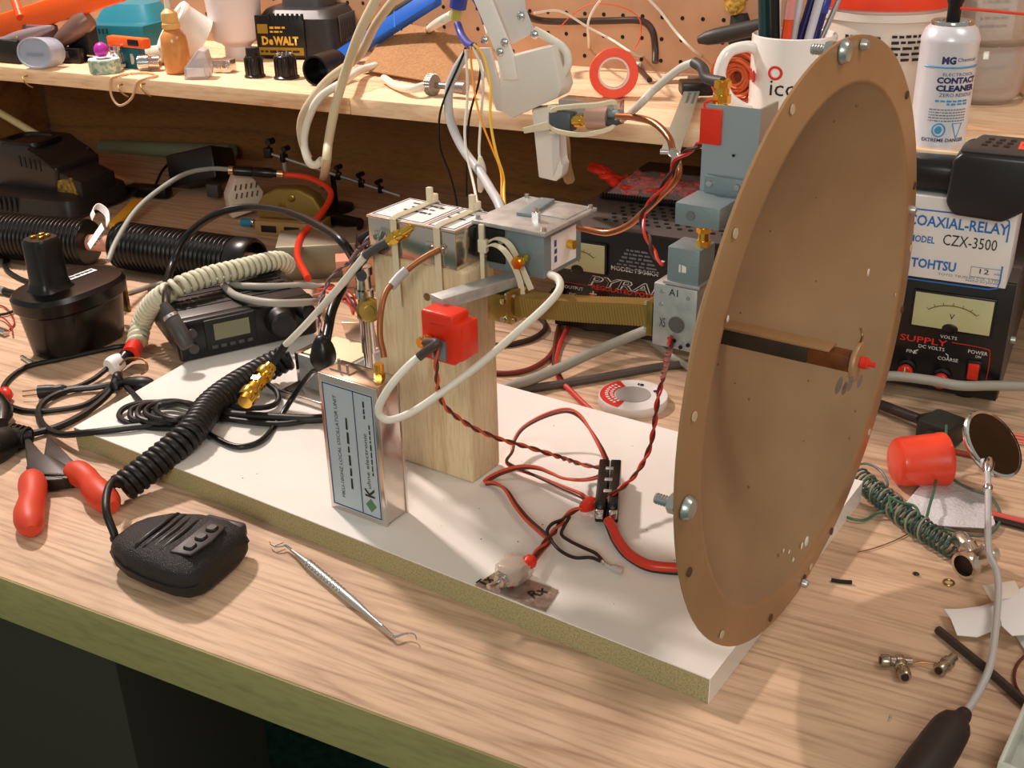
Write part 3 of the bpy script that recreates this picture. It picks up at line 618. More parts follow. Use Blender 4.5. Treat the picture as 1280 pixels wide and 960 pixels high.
# bag of red parts on the power supply, red clip, wires
c = at(824, 250, PT); bag = T('parts_bag', 'clear zip bag of red parts with black ribbed strip lying on the power supply', 'bag', (c.x, c.y, PT), R(2))
rr = random.Random(9); g = G(); NX, NY = 22, 14; W_, D_ = .120, .080; top = []
for s in (1, 0):
    vs = []
    for j in range(NY + 1):
        for i in range(NX + 1):
            e = min(i, NX - i, j, NY - j) / 3; e = min(1, e); vs.append((-W_ / 2 + W_ * i / NX, -.012 + D_ * j / NY, .0012 + s * (e * (.015 + rr.uniform(-.003, .003)))))
    g.add(vs, [[j * (NX + 1) + i, j * (NX + 1) + i + 1, (j + 1) * (NX + 1) + i + 1, (j + 1) * (NX + 1) + i] for j in range(NY) for i in range(NX)])
g.build('plastic_film', mat('bag_film', (230, 220, 220), .12, alpha=.24, coat=.8), bag, ang=80)
g = G()
for i in range(110): g.box((rr.uniform(-.05, .05), rr.uniform(-.004, .055), .0075 + rr.uniform(-.003, .005)), (rr.uniform(.006, .014), rr.uniform(.004, .008), .004), .0008, rot=Matrix.Rotation(rr.uniform(0, 3), 3, 'Z'))
g.build('red_parts', mat('bag_red', (232, 66, 60), .4), bag, kind='stuff')
g = G(); g.box((0, -.016, .003), (W_ + .004, .007, .005), .001)
for i in range(36): g.box((-W_ / 2 + .002 + i * .00325, -.0185, .004), (.0012, .006, .0062), .0003)
g.build('ribbed_strip', black, bag)
P = [at(738, 210, PT + .012), at(748, 214, PT + .014), at(760, 220, PT + .010), at(772, 232, PT + .006)]
g = G(); g.tube(cr(P, 6), [.004] * 9 + [.006] * 9 + [.004], 10); P2 = [p + Vector((-.004, .014, 0)) for p in P]; g.tube(cr(P2, 6), .004, 10)
g.torus(at(765, 222, PT + .008), (0, .3, 1), .012, .0035, 24, 8)
one('red_clip', 'bright red plastic spring clip lying beside the parts bag', 'clip', g, redpl)
# loose power lead across the front of the supply
g = G(); g.wire([at(1075, 478, .03), at(1110, 470, .031), at(1160, 475, .032), at(1200, 482, .032), at(1245, 482, .030), at(1300, 483, .028)], .0046, 10); one('grey_power_cable', 'thick grey cable running right from the dish across the power supply front', 'cable', g, gcable)
# ================================================================ THINGS ON THE SHELF
def S(x, y, dz=0): return at(x, y, SZ + dz)
def screen_M(loc, tilt=0): return Matrix.Rotation(SCR, 3, 'Z') @ Matrix.Rotation(tilt, 3, 'X')
# mug
c = S(973, 160); c.y += .0; mc = Vector((c.x, c.y + .034, SZ)); mug = T('mug', 'white ceramic mug with printed red ring and black letters holding pens', 'mug', mc, SCR)
g = G(); g.lathe([(.0001, .004), (.034, .004), (.0365, .006), (.038, .094), (.0392, .0955), (.0408, .0945), (.041, .09), (.0405, .02), (.0395, .008), (.034, 0), (.0001, 0)], n=48, cap0=False, cap1=False); g.build('body', mat('glazed_white', (238, 232, 228), .12, coat=.4), mug, ang=50)
g = G(); g.tube(cr([(-.036, -.006, .080), (-.048, -.008, .084), (-.066, -.010, .078), (-.073, -.011, .056), (-.064, -.010, .032), (-.048, -.008, .018), (-.037, -.006, .016)], 8), .0062, 12); g.build('handle', MATS['glazed_white'], mug)
def on_cyl(parent, s, m, rad, a0, a1, z, h, cx=0, cy=0, bold=0, flip=0, name='lettering'):   # text wrapped on an upright cylinder, a measured from -Y
    o = text(parent, s, m, (0, 0, 0), (1, 0, 0), (0, 1, 0), 1, 1, bold=bold, name=name); me = o.data; org = Vector(parent['_o']) if parent.get('_o') is not None else Vector()
    for v in me.vertices:
        q = v.co + org; a = a0 + (a1 - a0) * q.x; v.co = Vector((cx + rad * math.sin(a), cy - rad * math.cos(a), z + h * q.y)) - org
    return o
on_cyl(mug, 'icom', blackprint, .0411, R(-42), R(22), .036, .016, name='lettering')
a_ = R(-36); g.torus((0, 0, 0), (0, 0, 1), .0062, .0014, 28, 6); rg = g.build('red_ring', redprint, mug)
for v in rg.data.vertices:
    a = a_ + v.co.x / .0411; v.co = Vector((.0411 * math.sin(a), -.0411 * math.cos(a), .060 + v.co.y)) + Vector((0, -v.co.z * .2, 0))
for o in mug.children:
    for v in o.data.vertices: v.co.z *= .89
def pen(name, lab, p0, p1, r, m, cap=None, capm=None, cat='pen', tip=None):
    t = TW(name, lab, cat, p0); g = G(); g.cyl(p0, p1, r, n=14, ch=.0006); g.build('barrel', m, t)
    d = (Vector(p1) - Vector(p0)).normalized()
    if cap: g = G(); g.lathe([(r * 1.15, 0), (r * 1.2, cap * .8), (r * .8, cap)], Vector(p1) - d * cap * .7, d, 14); g.build('cap', capm, t)
    g = G(); g.lathe([(r, 0), (r * .3, .008)], Vector(p0), -d, 12); g.build('tip', tip or capm or m, t)
    return t
def mp(dx, dy, z): return mc + Matrix.Rotation(SCR, 3, 'Z') @ Vector((dx, dy, z))
pens = (('marker', 'dark teal marker, leftmost of the pens in the mug', (-.022, .005, .015), (-.033, .012, .150), .0058, mat('teal_dark', (18, 60, 64), .35), .035, mat('teal_cap', (24, 84, 90), .35)),
 ('pen', 'black pen just right of the teal marker in the mug', (-.014, -.006, .013), (-.026, -.004, .150), .0045, black, None, None),
 ('pen', 'white slim pen right of the black pen in the mug', (-.012, .010, .013), (-.018, .016, .155), .004, white, None, None),
 ('pen', 'clear pen with orange red ink in the mug', (-.014, -.008, .013), (-.008, -.012, .135), .0048, mat('orange_ink', (226, 76, 30), .3), .05, clear),
 ('pen', 'white and clear ballpoint pen near the mug centre', (-.006, .004, .013), (.008, .012, .150), .004, mat('clear_white', (216, 212, 216), .25), .03, white),
 ('pen', 'long dark blue capped pen leaning right in the mug', (-.008, .006, .013), (.027, .010, .158), .0046, mat('navy_pen', (34, 34, 96), .3), .05, MATS['navy_pen'] if 'navy_pen' in MATS else None),
 ('pen', 'short blue pen with round cap leaning at the mug right', (.004, -.004, .013), (.026, -.006, .118), .0046, mat('navy_pen', (34, 34, 96), .3), .02, mat('blue_cap', (44, 60, 150), .3)),
 ('pen', 'clear barrel pen between the two blue pens', (-.002, -.008, .013), (.018, -.012, .118), .0042, mat('clear_pen', (206, 206, 216), .2), None, None),
 ('tweezers', 'thin grey steel tweezers leaning furthest right in the mug', (.004, .004, .013), (.052, .000, .150), .0026, steel, None, None),
 ('screwdriver', 'small screwdriver with brown handle in the mug centre', (.000, .012, .013), (-.002, .016, .120), .004, mat('amber_handle', (110, 84, 60), .3), .02, chrome))
for n_, lab, a, b, r, m, cap, cm_ in pens: pen(n_, lab, mp(*a), mp(*b), r, m, cap, cm_ or m, 'pen' if n_ in ('pen', 'marker') else 'tool')
# bucket with red lid behind
c = S(1090, 120); bc = Vector((c.x + .012, 1.235, SZ)); bk = T('plastic_tub', 'white plastic tub with red orange lid behind the dish top', 'tub', bc, SCR)
g = G(); g.lathe([(.0001, 0), (.052, 0), (.054, .003), (.060, .092), (.064, .093), (.064, .100), (.061, .101), (.061, .108)], n=44, cap0=False); g.build('body', mat('tub_white', (226, 216, 208), .35), bk)
g = G(); g.lathe([(.0655, .104), (.0665, .110), (.066, .118), (.060, .124), (.052, .120), (.0001, .120)], n=44, cap1=False); g.build('lid', mat('lid_red', (240, 70, 40), .35), bk)
for k in range(5): on_cyl(bk, '~%d' % (9 - k), blackprint, .0602, R(-8), R(55), .078 - k * .0055, .0030)
on_cyl(bk, '~5', blackprint, .0602, R(-52), R(-18), .076, .004)
# spray can
c = S(1166, 186); cc = Vector((c.x - .001, c.y + .024, SZ)); can = T('spray_can', 'white aerosol can of contact cleaner with blue lettering and red straw', 'spray can', cc, rot=Matrix.Scale(.77, 3) @ Matrix.Rotation(SCR - .1, 3, 'Z'))
g = G(); g.lathe([(.0001, 0), (.0325, 0), (.0330, .002), (.0322, .005), (.0322, .118), (.0330, .120), (.0320, .124), (.0285, .133), (.0235, .137)], n=40, cap0=False); g.build('body', mat('can_white', (224, 222, 230), .28, .2), can)
g = G(); g.lathe([(.0235, .136), (.0240, .139), (.0228, .1415), (.0205, .140), (.0195, .1365), (.008, .139), (.0001, .140)], n=40, cap0=False, cap1=False); g.build('top_cup', chrome, can)
g = G(); g.lathe([(.0075, .139), (.0078, .158), (.0095, .162), (.0098, .180), (.006, .186), (.0001, .187)], n=22, cap0=False, cap1=False); g.build('nozzle', black, can)
g = G(); g.tube([(.004, -.006, .155), (.10, -.012, .146)], .0017, 8); g.build('straw', mat('straw_red', (230, 70, 44), .3), can)
r_ = .0326
on_cyl(can, 'MG', navyprint, r_, R(-25), R(2), .097, .0085, bold=.05); on_cyl(can, 'Chemicals', navyprint, r_, R(5), R(50), .100, .0042)
g = G()
g.tube([(r_ * math.sin(R(a)), -r_ * math.cos(R(a)), .0935) for a in range(-62, 63, 4)], .0011, 6); g.build('blue_band', mat('band_blue', (76, 150, 190), .4), can)
on_cyl(can, 'ELECTROSOL', greyprint, r_, R(-20), R(48), .084, .0036, bold=.01); on_cyl(can, 'CONTACT', navyprint, r_, R(-30), R(58), .0755, .0072, bold=.05); on_cyl(can, 'CLEANER', navyprint, r_, R(-30), R(58), .0665, .0072, bold=.05)
on_cyl(can, 'ZERO RESIDUE', navyprint, r_, R(-22), R(52), .0605, .0042); on_cyl(can, '~6', cyanprint, r_, R(-28), R(40), .0545, .0024); on_cyl(can, '~4', cyanprint, r_, R(-5), R(40), .0510, .0024)
for k in range(5): on_cyl(can, '~%d' % (12 + k % 3), greyprint, r_, R(-38), R(40), .0450 - k * .0032, .0014)
on_cyl(can, 'EXTREME DANGER', navyprint, r_, R(-46), R(45), .0085, .0042, bold=.02)
g = G(); O_ = []
for k in range(8): a = PI / 8 + k * PI / 4; O_.append(Vector((R(-14) + math.cos(a) * .22, .0225 + .0075 * math.sin(a))))
O_.append(O_[0]); g.tube([(r_ * math.sin(p.x), -r_ * math.cos(p.x), p.y) for p in cr(O_, 3)], .0009, 6)
g.sphere((r_ * math.sin(R(-14)), -r_ * math.cos(R(-14)), .0225), .0045, (1, .1, 1)); g.build('hazard_octagon', cyanprint, can)
g = G(); g.tube([(r_ * math.sin(R(a)), -r_ * math.cos(R(a)), z) for a, z in ((12, .030), (34, .030), (24, .012), (12, .030))], .0006, 6); g.build('hazard_triangle', cyanprint, can)
# clear jar package
c = S(1236, 134); jr = T('clear_package', 'clear plastic blister package with white card right of the spray can', 'package', (c.x - .016, c.y + .04, SZ), SCR)
jm = mat('blister', (206, 190, 180), .08, alpha=.55, coat=1)
g = G(); g.lathe([(.0001, .001), (.034, .001), (.040, .006), (.043, .028), (.043, .055), (.040, .060), (.043, .066), (.045, .080), (.045, .130), (.040, .150), (.028, .165)], n=18, cap0=False, cap1=False); g.build('shell', jm, jr)
for z_ in (.004, .062, .128):
    g = G(); g.lathe([(.0445, z_ - .002), (.0470, z_), (.0445, z_ + .002)], n=36, cap0=False, cap1=False); g.build('rim_band', mat('rim_smoke', (120, 104, 96), .1, alpha=.7, coat=1), jr)
g = G(); g.box((-.004, -.018, .088), (.044, .004, .050), .001); g.build('card', mat('card_white', (214, 212, 214), .5), jr)
g = G(); g.box((-.030, -.02, .095), (.012, .010, .045), .003); g.build('black_insert', black, jr)
g = G(); g.box((.002, -.018, .032), (.046, .004, .036), .001); g.build('grey_card', mat('card_grey', (168, 160, 154), .5), jr)
for k in range(4): text(jr, '~%d' % (4 + k % 2), greyprint, (-.018, -.0203, .100 - k * .008), XA, ZA, .028, .003)
text(jr, '~4', greyprint, (-.012, -.0203, .034), XA, ZA, .026, .003)
# electrical tape roll standing up
c = S(764, 124); M3 = Matrix.Rotation(R(24), 3, 'Z') @ Matrix.Rotation(R(-8), 3, 'X'); tr = T('tape_roll', 'red orange electrical tape roll standing on edge on the shelf', 'tape roll', (c.x, c.y + .006, SZ), rot=M3)
def ringprof(ri, ro, w): return [(ri, -w / 2), (ro - .0006, -w / 2), (ro, -w / 2 + .0006), (ro, w / 2 - .0006), (ro - .0006, w / 2), (ri, w / 2), (ri, -w / 2)]
g = G(); g.lathe(ringprof(.0175, .0268, .018), (0, 0, .0268), (0, 1, 0), 44, False, False); g.build('tape', mat('tape_red_orange', (232, 74, 40), .35), tr)
g = G(); g.lathe(ringprof(.0152, .0174, .0186), (0, 0, .0268), (0, 1, 0), 44, False, False); g.build('core', mat('core_pink', (226, 200, 196), .5), tr)
# charger with yellow label
c = S(366, 74); dw = T('battery_charger', 'black battery charger with yellow lettered label on the shelf', 'charger', (c.x - .004, c.y + .048, SZ), R(14))
g = G(); g.loft([ring(0, 0, 0, .056, .048, 7, 40), ring(0, 0, .003, .060, .051, 7, 40), ring(0, 0, .052, .057, .048, 7, 40), ring(0, .002, .062, .050, .040, 6, 40), ring(0, .004, .064, .046, .034, 5, 40)]); g.build('housing', mat('charger_black', (40, 36, 37), .42), dw, ang=30)
g = G(); g.loft([ring(.0, .006, .062, .034, .028, 4, 32), ring(.0, .006, .085, .030, .026, 4, 32), ring(0, .006, .088, .026, .022, 4, 32)]); g.build('battery_socket', dkgrey, dw)
fy = -.0512
g = G(); g.box((-.020, fy, .030), (.070, .0035, .054), .001); g.build('label_plate', black, dw)
sheet(dw, 'yellow_strip', mat('label_gold', (156, 122, 28), .45), (-.052, fy - .0019, .006), XA, ZA, .064, .010); sheet(dw, 'gold_strip', MATS['label_gold'], (-.052, fy - .0019, .034), XA, ZA, .015, .012)
text(dw, 'D', yelprint, (-.047, fy - .0020, .0190), XA, ZA, .0095, .0115, bold=.05); text(dw, 'e', yelprint, (-.0368, fy - .0020, .0190), XA, ZA, .0060, .0078, bold=.05); text(dw, 'WALT', yelprint, (-.0302, fy - .0020, .0190), XA, ZA, .036, .0115, bold=.05)
text(dw, '~6', blackprint, (-.050, fy - .0024, .0088), XA, ZA, .056, .0035); text(dw, '~3', yelprint, (-.034, fy - .0020, .040), XA, ZA, .022, .003); text(dw, '~3', yelprint, (-.034, fy - .0020, .035), XA, ZA, .018, .0024)
for k in range(8):
    g = G(); g.box((-.034 + k * .0068, fy - .0012, .0555), (.0026, .004, .008), .0004); g.build('vent_slot', blackm, dw)
for k in range(12):
    g = G(); g.box((.0585, -.034 + k * .006, .038), (.002, .0025, .034), .0004); g.build('side_rib', dkgrey, dw)
# two black knobs, tube
def knob(x, y, lab, r, h, crown):
    c = S(x, y); t = T('control_knob', lab, 'knob', (c.x, c.y + r, SZ), 0); g = G()
    g.lathe([(r * 1.2, 0), (r * 1.2, .002), (r, .004), (r * .93, h - .001), (r * .85, h), (.0001, h)], n=26, cap1=False); g.build('body', mat('knob_black', (34, 26, 26), .25), t)
    for k in range(14):
        a = k * PI / 7; g = G(); g.box((r * .97 * math.cos(a), r * .97 * math.sin(a), h * .5), (.0022, .0022, h * .8), .0004, rot=Matrix.Rotation(a, 3, 'Z')); g.build('rib', MATS['knob_black'], t)
    if crown:
        g = G(); 
        for k in range(10): a = k * PI / 5; g.box((r * .6 * math.cos(a), r * .6 * math.sin(a), h + .001), (.003, .002, .003), .0003, rot=Matrix.Rotation(a, 3, 'Z'))
        g.build('crown', chrome, t)
    else: g = G(); g.lathe([(r * .8, 0), (r * .75, .010), (.0001, .011)], (0, 0, h), n=22, cap1=False); g.build('top_cap', MATS['knob_black'], t)
knob(312, 98, 'taller black control knob left of the charger label', .011, .026, 0); knob(350, 100, 'squat black control knob with silver crown in front of the charger', .0135, .028, 1)
c = S(396, 108); M3 = Matrix.Rotation(R(18), 3, 'Z'); t = T('black_tube', 'short black plastic tube lying open end forward by the charger', 'tube', (c.x, c.y, SZ), rot=M3)
g = G(); g.lathe([(.0155, 0), (.018, 0), (.018, .045), (.0145, .047), (.0001, .047)], (0, 0, .018), (.25, 1, 0), 30, False, False); g.lathe([(.0155, 0), (.0145, .03), (.0001, .03)], (0, 0, .018), (.25, 1, 0), 30, False, False); g.build('sleeve', black, t)
# blue clamp bar
A, Bq = S(424, 73, .004), ay(548, -6, 1.24)
g = G(); d = (Bq - A).normalized(); s = d.cross(Vector((-.5, -.8, .35))).normalized(); bl = TW('bar_clamp', 'bright blue bar clamp lying diagonally behind the brown sheet', 'clamp', A)
g.prism([(0, -.010), ((Bq - A).length, -.011), ((Bq - A).length, .011), (.004, .010)], -.006, .006, .002, X=d, Y=s, O=A); g.build('jaw', mat('clamp_blue', (30, 92, 186), .35), bl)
g = G(); g.prism([(.02, -.018), (.16, -.020), (.16, -.012), (.02, -.012)], -.004, .004, .001, X=d, Y=s, O=A); g.build('rubber_edge', blackm, bl)
g = G(); m_ = A.lerp(Bq, .62); g.prism([(-.002, -.0112), (.0, -.0112), (.0, .0112), (-.002, .0112)], -.0062, .0062, X=d, Y=s, O=m_); g.build('joint_line', mat('clamp_blue2', (50, 120, 210), .35), bl)
# brown sheet
q = [S(451, 88, .004), S(563, 107, .006), S(585, 50, .040), S(493, 27, .048)]
g = G(); n_ = (q[1] - q[0]).cross(q[3] - q[0]).normalized() * .0015
N_ = 12; vs = []
for s in (0, 1):
    for j in range(N_ + 1):
        for i in range(N_ + 1):
            a, b = i / N_, j / N_; p = q[0].lerp(q[1], a).lerp(q[3].lerp(q[2], a), b) + n_ * (s + 1.4 * math.sin(a * PI) * math.sin(b * 2.2)); vs.append(p)
fs = []; K = (N_ + 1) ** 2
for s in (0, 1):
    for j in range(N_):
        for i in range(N_): fs.append([s * K + j * (N_ + 1) + i, s * K + j * (N_ + 1) + i + 1, s * K + (j + 1) * (N_ + 1) + i + 1, s * K + (j + 1) * (N_ + 1) + i])
for i in range(N_):
    for e in ([(i, 0), (i + 1, 0)], [(i, N_), (i + 1, N_)], [(0, i), (0, i + 1)], [(N_, i), (N_, i + 1)]):
        k0, k1 = [e_[1] * (N_ + 1) + e_[0] for e_ in e]; fs.append([k0, k1, k1 + K, k0 + K])
g.add(vs, fs); sh_ = one('sanding_sheet', 'brown abrasive sheet tilted on cables at the shelf front edge', 'sandpaper', g, mat('abrasive', (178, 132, 88), .8, var=(158, 114, 74), scale=260, bump=.5, bscale=900), ang=60)
# grey thumb knob with cable
kn = TW('knurled_knob', 'grey knurled thumb knob on a white cable end at shelf edge', 'knob', S(538, 112))
c = S(540, 106, .012); ax = (S(600, 112, .012) - S(520, 104, .012)).normalized(); g = G(); g.lathe([(.010, 0), (.0118, .001), (.0118, .009), (.010, .010)], c - ax * .005, ax, 26)
for k in range(22):
    a = k * 2 * PI / 22; x_, y_, _ = frame_of(ax); g.tube([c - ax * .004 + (x_ * math.cos(a) + y_ * math.sin(a)) * .0118, c + ax * .004 + (x_ * math.cos(a) + y_ * math.sin(a)) * .0118], .0006, 4)
g.build('wheel', mat('knob_grey', (146, 138, 130), .4, .3), kn); g = G(); g.cyl(c + ax * .004, c + ax * .024, .0035, n=12); g.cyl(c + ax * .022, c + ax * .046, .006, .0075, n=14); g.build('shaft', mat('shaft_pewter', (150, 138, 136), .35, .7), kn)
g = G(); g.wire([S(480, 98, .006), S(495, 107, .006), S(515, 111, .010), c - ax * .004], .0048, 12); g.build('cable', wcable, kn)
# glue bottle
c = S(213, 94); t = T('glue_bottle', 'small translucent amber glue bottle with pointed cap on shelf', 'bottle', (c.x, c.y + .017, SZ), R(28), rot=Matrix.Scale(.86, 3) @ Matrix.Rotation(R(-3), 3, 'Y'))
am = mat('amber_glue', (206, 142, 74), .3, var=(186, 118, 56), scale=40, coat=.4)
g = G(); g.lathe([(.0001, .001), (.018, .001), (.0198, .004), (.0196, .044), (.0185, .053), (.012, .062), (.0095, .064)], n=32, cap0=False); g.build('body', am, t)
g = G(); g.lathe([(.0122, .063), (.0132, .066), (.0132, .071), (.0115, .073), (.0125, .076), (.0115, .086), (.005, .092)], n=22); g.build('cap', mat('amber_cap', (222, 172, 104), .4), t)
g = G(); g.lathe([(.0048, .090), (.0030, .112), (.0018, .125)], n=14); g.build('spout', cream, t)

# pipe coupling (white ring)
c = S(214, 80); ax = Vector((-.55, -.62, .62)); t = TW('pipe_coupling', 'white plastic pipe coupling leaning open side up behind the glue bottle', 'pipe fitting', c)
ax.normalize(); o_ = ay(214, 31, 1.17) - ax * .018; g = G(); g.lathe([(.026, -.022), (.033, -.024), (.034, .010), (.0355, .012), (.0355, .018), (.033, .020), (.0265, .018), (.0255, .006), (.0250, -.020), (.0001, -.021)], o_, ax, 40, False, False); g.build('ring', white, t)
# white cup
c = S(277, 76); t = T('plastic_beaker', 'tall white plastic beaker with narrow foot beside charger', 'beaker', (c.x + .006, c.y + .03, SZ), 0)
g = G(); g.lathe([(.0001, 0), (.018, 0), (.0185, .002), (.018, .016), (.024, .021), (.031, .024), (.034, .028), (.038, .100), (.036, .100), (.032, .03), (.0001, .03)], n=40, cap0=False, cap1=False); g.build('body', mat('beaker_white', (224, 214, 216), .4), t)
# teal charger
c = S(125, 66); t = T('teal_charger', 'teal plastic battery charger with row of vent slots on shelf', 'charger', (c.x, c.y + .06, SZ), R(10)); tm = mat('teal_plastic', (16, 106, 124), .4)
g = G(); g.prism([(-.050, 0), (.046, 0), (.046, .022), (.034, .037), (-.050, .037)], -.06, .06, .003, X=YA, Y=ZA, O=(0, 0, 0)); g.build('housing', tm, t)
g = G(); g.loft([ring(.006, .012, .036, .050, .036, 5, 36), ring(.006, .012, .044, .046, .032, 5, 36), ring(.006, .014, .060, .036, .024, 5, 36)]); g.build('raised_socket', mat('teal_light', (40, 130, 150), .4), t)
for k in range(8):
    g = G(); g.box((-.045 + k * .0065, -.0502, .0285), (.0026, .002, .0075), .0003); g.build('vent_slot', mat('teal_deep', (8, 52, 66), .6), t)
# bits at left
def simple(name, lab, cat, x, y, rz=0, dz=0, dy=0): c = S(x, y); return T(name, lab, cat, (c.x, c.y + dy, SZ + dz), rz)
t = simple('translucent_cap', 'oval frosted plastic cap lying on its side at left shelf end', 'cap', 48, 88, SCR)
g = G(); ax = Vector((-.25, -1, .12)).normalized(); x_ = Vector((1, -.25, 0)).normalized(); y_ = ax.cross(x_)
rings = []
for d, s in ((-.020, .90), (-.018, .95), (.012, 1), (.0145, .97), (.0145, .88), (.0125, .85), (.0135, .02)):
    rings.append([Vector((.002, .014, .0205)) + ax * d + x_ * (p.x * s) + y_ * (p.y * s) for p in ring(0, 0, 0, .0262, .0200, 2.2, 36)])
g.loft(rings); g.build('shell', mat('cap_frost', (176, 186, 204), .25, alpha=.75), t, ang=50); text(t, '~4', mat('emboss', (140, 150, 176), .3), (-.012, .0018, .018), Vector((1, -.25, 0)), ZA, .024, .005, name='embossed_lettering')
t = simple('black_clip', 'small black plastic clip beside the frosted cap', 'clip', 86, 80, R(10)); g = G(); g.box((0, .012, .010), (.034, .02, .020), .002); g.build('body', black, t); g = G(); g.box((-.006, .0015, .012), (.014, .003, .008), .0008); g.build('tab', dkgrey, t)
t = simple('masking_tape_roll', 'small pale green patterned tape roll lying flat at shelf edge', 'tape roll', 121, 93, 0, 0, .016)
g = G(); g.lathe([(.010, 0), (.0195, 0), (.020, .001), (.020, .0165), (.0195, .017), (.010, .017), (.010, 0)], n=36, cap0=False, cap1=False); g.build('tape', mat('tape_green', (196, 206, 190), .5, var=(120, 160, 140), scale=180, lo=.45, hi=.6), t)
g = G(); g.lathe([(.0098, .0), (.0098, .0172), (.0192, .0178), (.0192, .0172)], n=30, cap0=True, cap1=False); g.build('core', whitem, t)
t = T('push_pin', 'magenta bead headed pin on the green tape roll', 'pin', S(118, 93) + Vector((0, .018, .0185))); g = G(); g.sphere((0, 0, .0095), .0092, (1, 1, 1.05), 20); g.build('head', mat('magenta', (178, 40, 160), .3), t)
g = G(); g.lathe([(.005, -.0005), (.005, .002)], n=14); g.tube([(0, 0, .001), (-.022, -.004, .002)], .001, 6); g.build('pin', chrome, t)
t = simple('metal_fitting', 'upright silver ribbed fitting right of the green tape roll', 'fitting', 143, 88, 0, 0, .008); g = G(); g.lathe([(.009, 0), (.009, .008), (.0072, .009), (.0072, .024), (.0085, .025), (.0085, .030), (.006, .031)], n=20); g.build('barrel', chrome, t); g = G(); g.lathe([(.0092, .003), (.0100, .005), (.0092, .007)], n=20, cap0=False, cap1=False); g.build('band', cream, t)
t = TW('orange_clip', 'bright orange plastic clip with black end in front of teal charger', 'clip', S(138, 66)); a, b = ay(138, 52, 1.125), ay(184, 53, 1.12)
g = G(); g.box(a.lerp(b, .5) , ((b - a).length, .012, .013), .002, rot=Matrix.Rotation(math.atan2((b - a).y, (b - a).x), 3, 'Z')); g.build('body', orange, t); g = G(); g.box(a.lerp(b, .72) + Vector((0, -.005, 0)), (.018, .006, .008), .001); g.build('black_insert', black, t)
g = G(); g.box((a.lerp(b, .5).x, 1.128, SZ + (a.z - SZ) / 2 - .003), (.03, .012, (a.z - SZ) - .004), .001); g.build('lower_jaw', tm, t)
t = simple('cream_socket', 'cream plastic cylinder lying behind the silver coupler', 'socket', 168, 86, R(20)); g = G(); g.lathe([(.0095, 0), (.0125, .002), (.0125, .045), (.011, .050)], (-.008, .006, .0125), (.75, .65, 0), 26); g.lathe([(.0125, .016), (.0136, .018), (.0136, .024), (.0125, .026)], (-.008, .006, .0125), (.75, .65, 0), 26, False, False); g.build('body', cream, t)
t = simple('silver_coupler', 'short silver threaded coupler left of the glue bottle', 'connector', 180, 91, R(10)); g = G(); ax_ = Vector((.92, .35, 0)); g.lathe([(.0078, -.002), (.0078, 0), (.0105, 0), (.0105, .012), (.0088, .013), (.0088, .026)], (-.011, .010, .0105), ax_, 24)
for k in range(8): g.torus(Vector((-.011, .010, .0105)) + ax_.normalized() * (.014 + k * .0015), ax_, .0088, .0005, 22, 5)
g.build('body', chrome, t); g = G(); g.disc(Vector((-.011, .010, .0105)) - ax_ * .0028, ax_, .0052, 20); g.build('bore', mat('bore_brown', (72, 34, 26), .6), t)
t = simple('plastic_wedge', 'translucent grey plastic wedge on shelf edge right of glue bottle', 'wedge', 250, 98, R(28)); g = G(); g.prism([(-.018, 0), (.012, 0), (.016, .012), (.012, .034), (.004, .036), (-.016, .014)], -.004, .020, .0015, X=XA, Y=ZA, O=(0, .012, 0)); g.build('body', mat('wedge', (196, 190, 196), .25, alpha=.72), t)
g = G(); g.box((-.002, -.0086, .009), (.022, .0016, .011), .0006); g.build('raised_panel', mat('wedge2', (206, 202, 210), .3), t)
t = simple('metal_latch', 'small chrome two-hole latch plate on the shelf front', 'latch', 275, 92, R(14)); g = G(); g.box((0, .012, .008), (.027, .018, .016), .0012); g.build('body', tin, t)
for s in (-.006, .006): g = G(); g.lathe([(.0045, 0), (.0045, .0015), (.003, .002)], (s, .003, .008), (0, -1, 0), 18); g.build('eye', chrome, t)
# orange tool, knife, grey tools at far left
A, Bq = S(-20, 62, .045), S(150, 10, .10); t = TW('orange_saw_frame', 'large orange plastic tool frame crossing the top left of the shelf', 'tool', S(20, 60)); d = (Bq - A).normalized(); s = Vector((0, 0, 1)).cross(d).normalized(); up = d.cross(s)
A = ay(-12, 40, 1.12); Bq = ay(150, -14, 1.16); d = (Bq - A).normalized(); up = (Vector((0, 0, 1)) - d * d.z).normalized()
g = G(); g.prism([(0, -.016), ((Bq - A).length, -.016), ((Bq - A).length, .014), (0, .018)], -.010, .010, .003, X=d, Y=up, O=A); g.build('spine', orange, t)
A2 = ay(16, -8, 1.14); g = G(); g.cyl(A2, ay(26, 22, 1.12), .006, n=14); g.build('cross_bar', mat('orange_red', (222, 76, 28), .4), t)
A2 = ay(40, 22, 1.12); g = G(); g.box((A2.x, 1.13, (A2.z + SZ) / 2 - .004), (.05, .02, A2.z - SZ - .012), .003); g.build('lower_grip', mat('tool_mauve', (110, 84, 84), .45), t)
t = TW('putty_knife', 'mauve grey handled scraper lying under the orange tool', 'scraper', S(0, 70)); A, Bq = ay(-10, 58, 1.10), ay(66, 34, 1.11); g = G(); g.tube(resamp([A, Bq], 12), [.006, .0075, .008, .008, .0085, .009, .009, .0085, .008, .007, .006, .005, .003], 12); g.build('handle', mat('mauve', (150, 132, 138), .35, .3), t)
g = G(); g.cyl(A.lerp(Bq, .5) + Vector((0, -.008, 0)), A.lerp(Bq, .5) + Vector((0, -.0095, 0)), .002, n=10); g.build('rivet', gold, t); g = G(); g.box((A.x + .03, 1.10, SZ + .016), (.06, .02, .030), .002); g.build('bolster', blackm, t)
